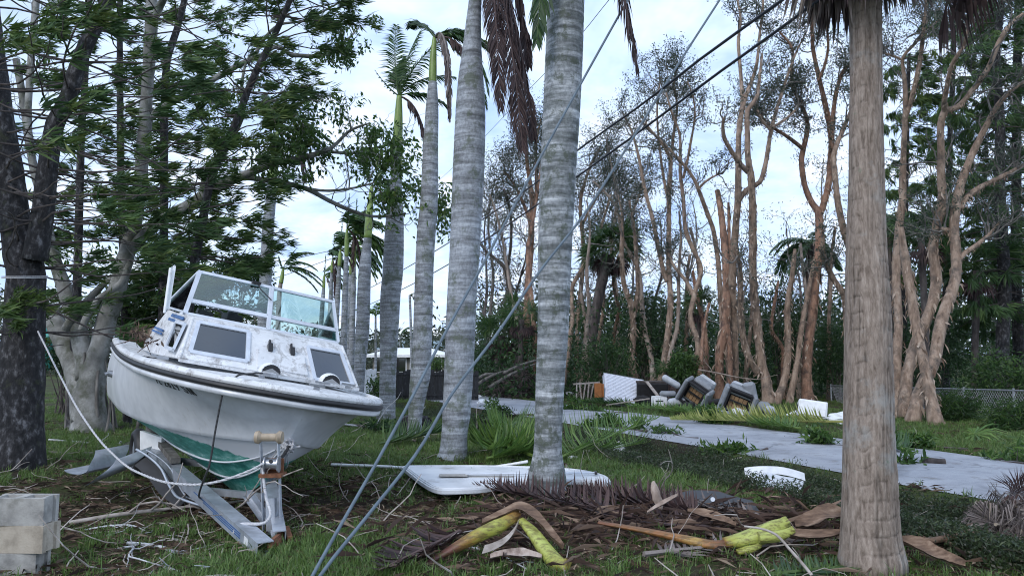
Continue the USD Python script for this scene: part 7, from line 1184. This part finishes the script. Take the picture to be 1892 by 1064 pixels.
wf = thing('white_fence', 'white plank fence showing between the slim palms and the bow', 'fence'); a_, b_ = at(636, 735, 25.5), at(694, 735, 28.5); t_ = nrm((b_ - a_) * [1, 1, 0]); Lb = np.linalg.norm(b_ - a_)
for k in range(14): p = a_ * [1, 1, 0] + t_ * Lb * (k + .5) / 14; obj('plank', MB().box(p + [0, 0, .55 + .02 * (k % 3)], (Lb / 14 * .90, .03, 1.1), rotm([0, 0, 1], math.degrees(math.atan2(t_[1], t_[0])))), 'white_paint', wf)
obj('rail', MB().bar(a_ * [1, 1, 0] + [0, .04, .9], b_ * [1, 1, 0] + [0, .04, .9], .03, .09), 'white_paint', wf)
def house(label, x0, x1, Y, h, roofh, wall, roof, depth=7, over=.5, win=3, flat=False):
    t = thing('house', label, 'house'); g = 0; obj('wall', MB().box([(x0 + x1) / 2, Y + depth / 2, h / 2], (x1 - x0, depth, h)), wall, t)
    q = MB(); o = over; e = [(x0 - o, Y - o, h), (x1 + o, Y - o, h), (x1 + o, Y + depth + o, h), (x0 - o, Y + depth + o, h)]; r0, r1 = (x0 + (x1 - x0) * .25, Y + depth / 2, h + roofh), (x1 - (x1 - x0) * .25, Y + depth / 2, h + roofh)
    q.add(np.array(e + [r0, r1]), [(0, 1, 5), (0, 5, 4), (1, 2, 5), (2, 3, 4), (2, 4, 5), (3, 0, 4)]); q.add(np.array(e) - [0, 0, .02], [(0, 1, 2), (0, 2, 3)]); obj('roof', q, roof, t)
    obj('fascia', MB().bar(np.array(e[0]) - [0, 0, .1], np.array(e[1]) - [0, 0, .1], .04, .2), 'white_paint', t)
    for k in range(win):
        c = np.array([x0 + (x1 - x0) * (k + .5) / win, Y - .02, h * .55]); w = obj('window', MB().box(c, (1.1, .08, 1.1)), 'white_paint', t); obj('pane', MB().box(c - [0, .05, 0], (.95, .04, .95)), 'cabin_glass', w)
house('low dark walled house with blue grey roof between the trunks of the royal palms', -13.5, -5.6, 76, 2.35, .9, 'house_wall', 'roof_blue')
house('pale house with white roof low behind the black fence', -10.6, -5.2, 58, 1.75, .55, 'house_wall', 'white_paint', depth=5, win=4)
tp = at(86, 645, 21); obj('teal_tarp', (lambda m: (m.vertices * [.22, .2, .55] * (1 + .6 * (meshkit.fbm(m.vertices * 2, 3, 2) - .5))[:, None] + tp, m.faces))(trimesh.creation.icosphere(3)), 'teal_sheet', None, label='teal tarp bundle hanging behind the dark pine trunk', cat='tarp')

# ------------------------------------------------------------------ cables
def cable(label, pts, r, mat, name='cable', cat='cable', n=60, sides=8): obj(name, tube(spline([at(*p) for p in pts], n), r, sides), mat, None, smooth=True, label=label, cat=cat)
cable('grey cable running from the ground steeply up past the nearest palm, left of its twin', [(560, 1095, 5.05), (600, 1022, 5.3), (695, 855, 5.85), (759, 738, 6.2), (823, 614, 6.6), (886, 500, 7.0), (1010, 270, 7.55), (1160, 0, 8.2), (1275, -200, 8.7)], .0125, 'cable_grey')
cable('grey cable rising further right than its twin, over the black wires', [(560, 1110, 5.0), (600, 1051, 5.15), (680, 951, 5.5), (775, 829, 6.0), (828, 738, 6.3), (918, 617, 6.75), (998, 500, 7.1), (1075, 402, 7.4), (1160, 270, 7.8), (1240, 140, 8.2), (1330, 0, 8.7), (1450, -185, 9.3)], .0125, 'cable_grey')
cable('upper black overhead wire', [(1650, -150, 4.6), (1447, 0, 5.8), (1320, 90, 6.9), (1200, 183, 8.5), (1067, 278, 11), (997, 333, 13), (888, 408, 17), (830, 448, 20), (742, 500, 27), (612, 563, 55)], .014, 'cable_black', 'overhead_wire', 'wire')
cable('lower black overhead wire', [(1720, -150, 4.6), (1515, 0, 5.7), (1365, 108, 6.9), (1200, 230, 8.7), (1067, 326, 11), (995, 377, 13), (887, 450, 17), (831, 487, 20), (742, 535, 27), (612, 585, 55)], .014, 'cable_black', 'overhead_wire', 'wire')
cable('thin wire high between the two thick royal palms', [(1150, -30, 12), (1100, 32, 14), (963, 181, 20), (900, 248, 25), (780, 360, 40)], .007, 'cable_black', 'overhead_wire', 'wire', sides=5)
cable('far thin wire above the bent small palm', [(380, 512, 45), (503, 487, 45), (612, 463, 45), (720, 440, 45)], .018, 'cable_black', 'overhead_wire', 'wire', sides=5)
cable('far thin wire behind the bent small palm', [(380, 548, 46), (502, 516, 46), (612, 478, 46), (720, 440, 46)], .018, 'cable_black', 'overhead_wire', 'wire', sides=5)
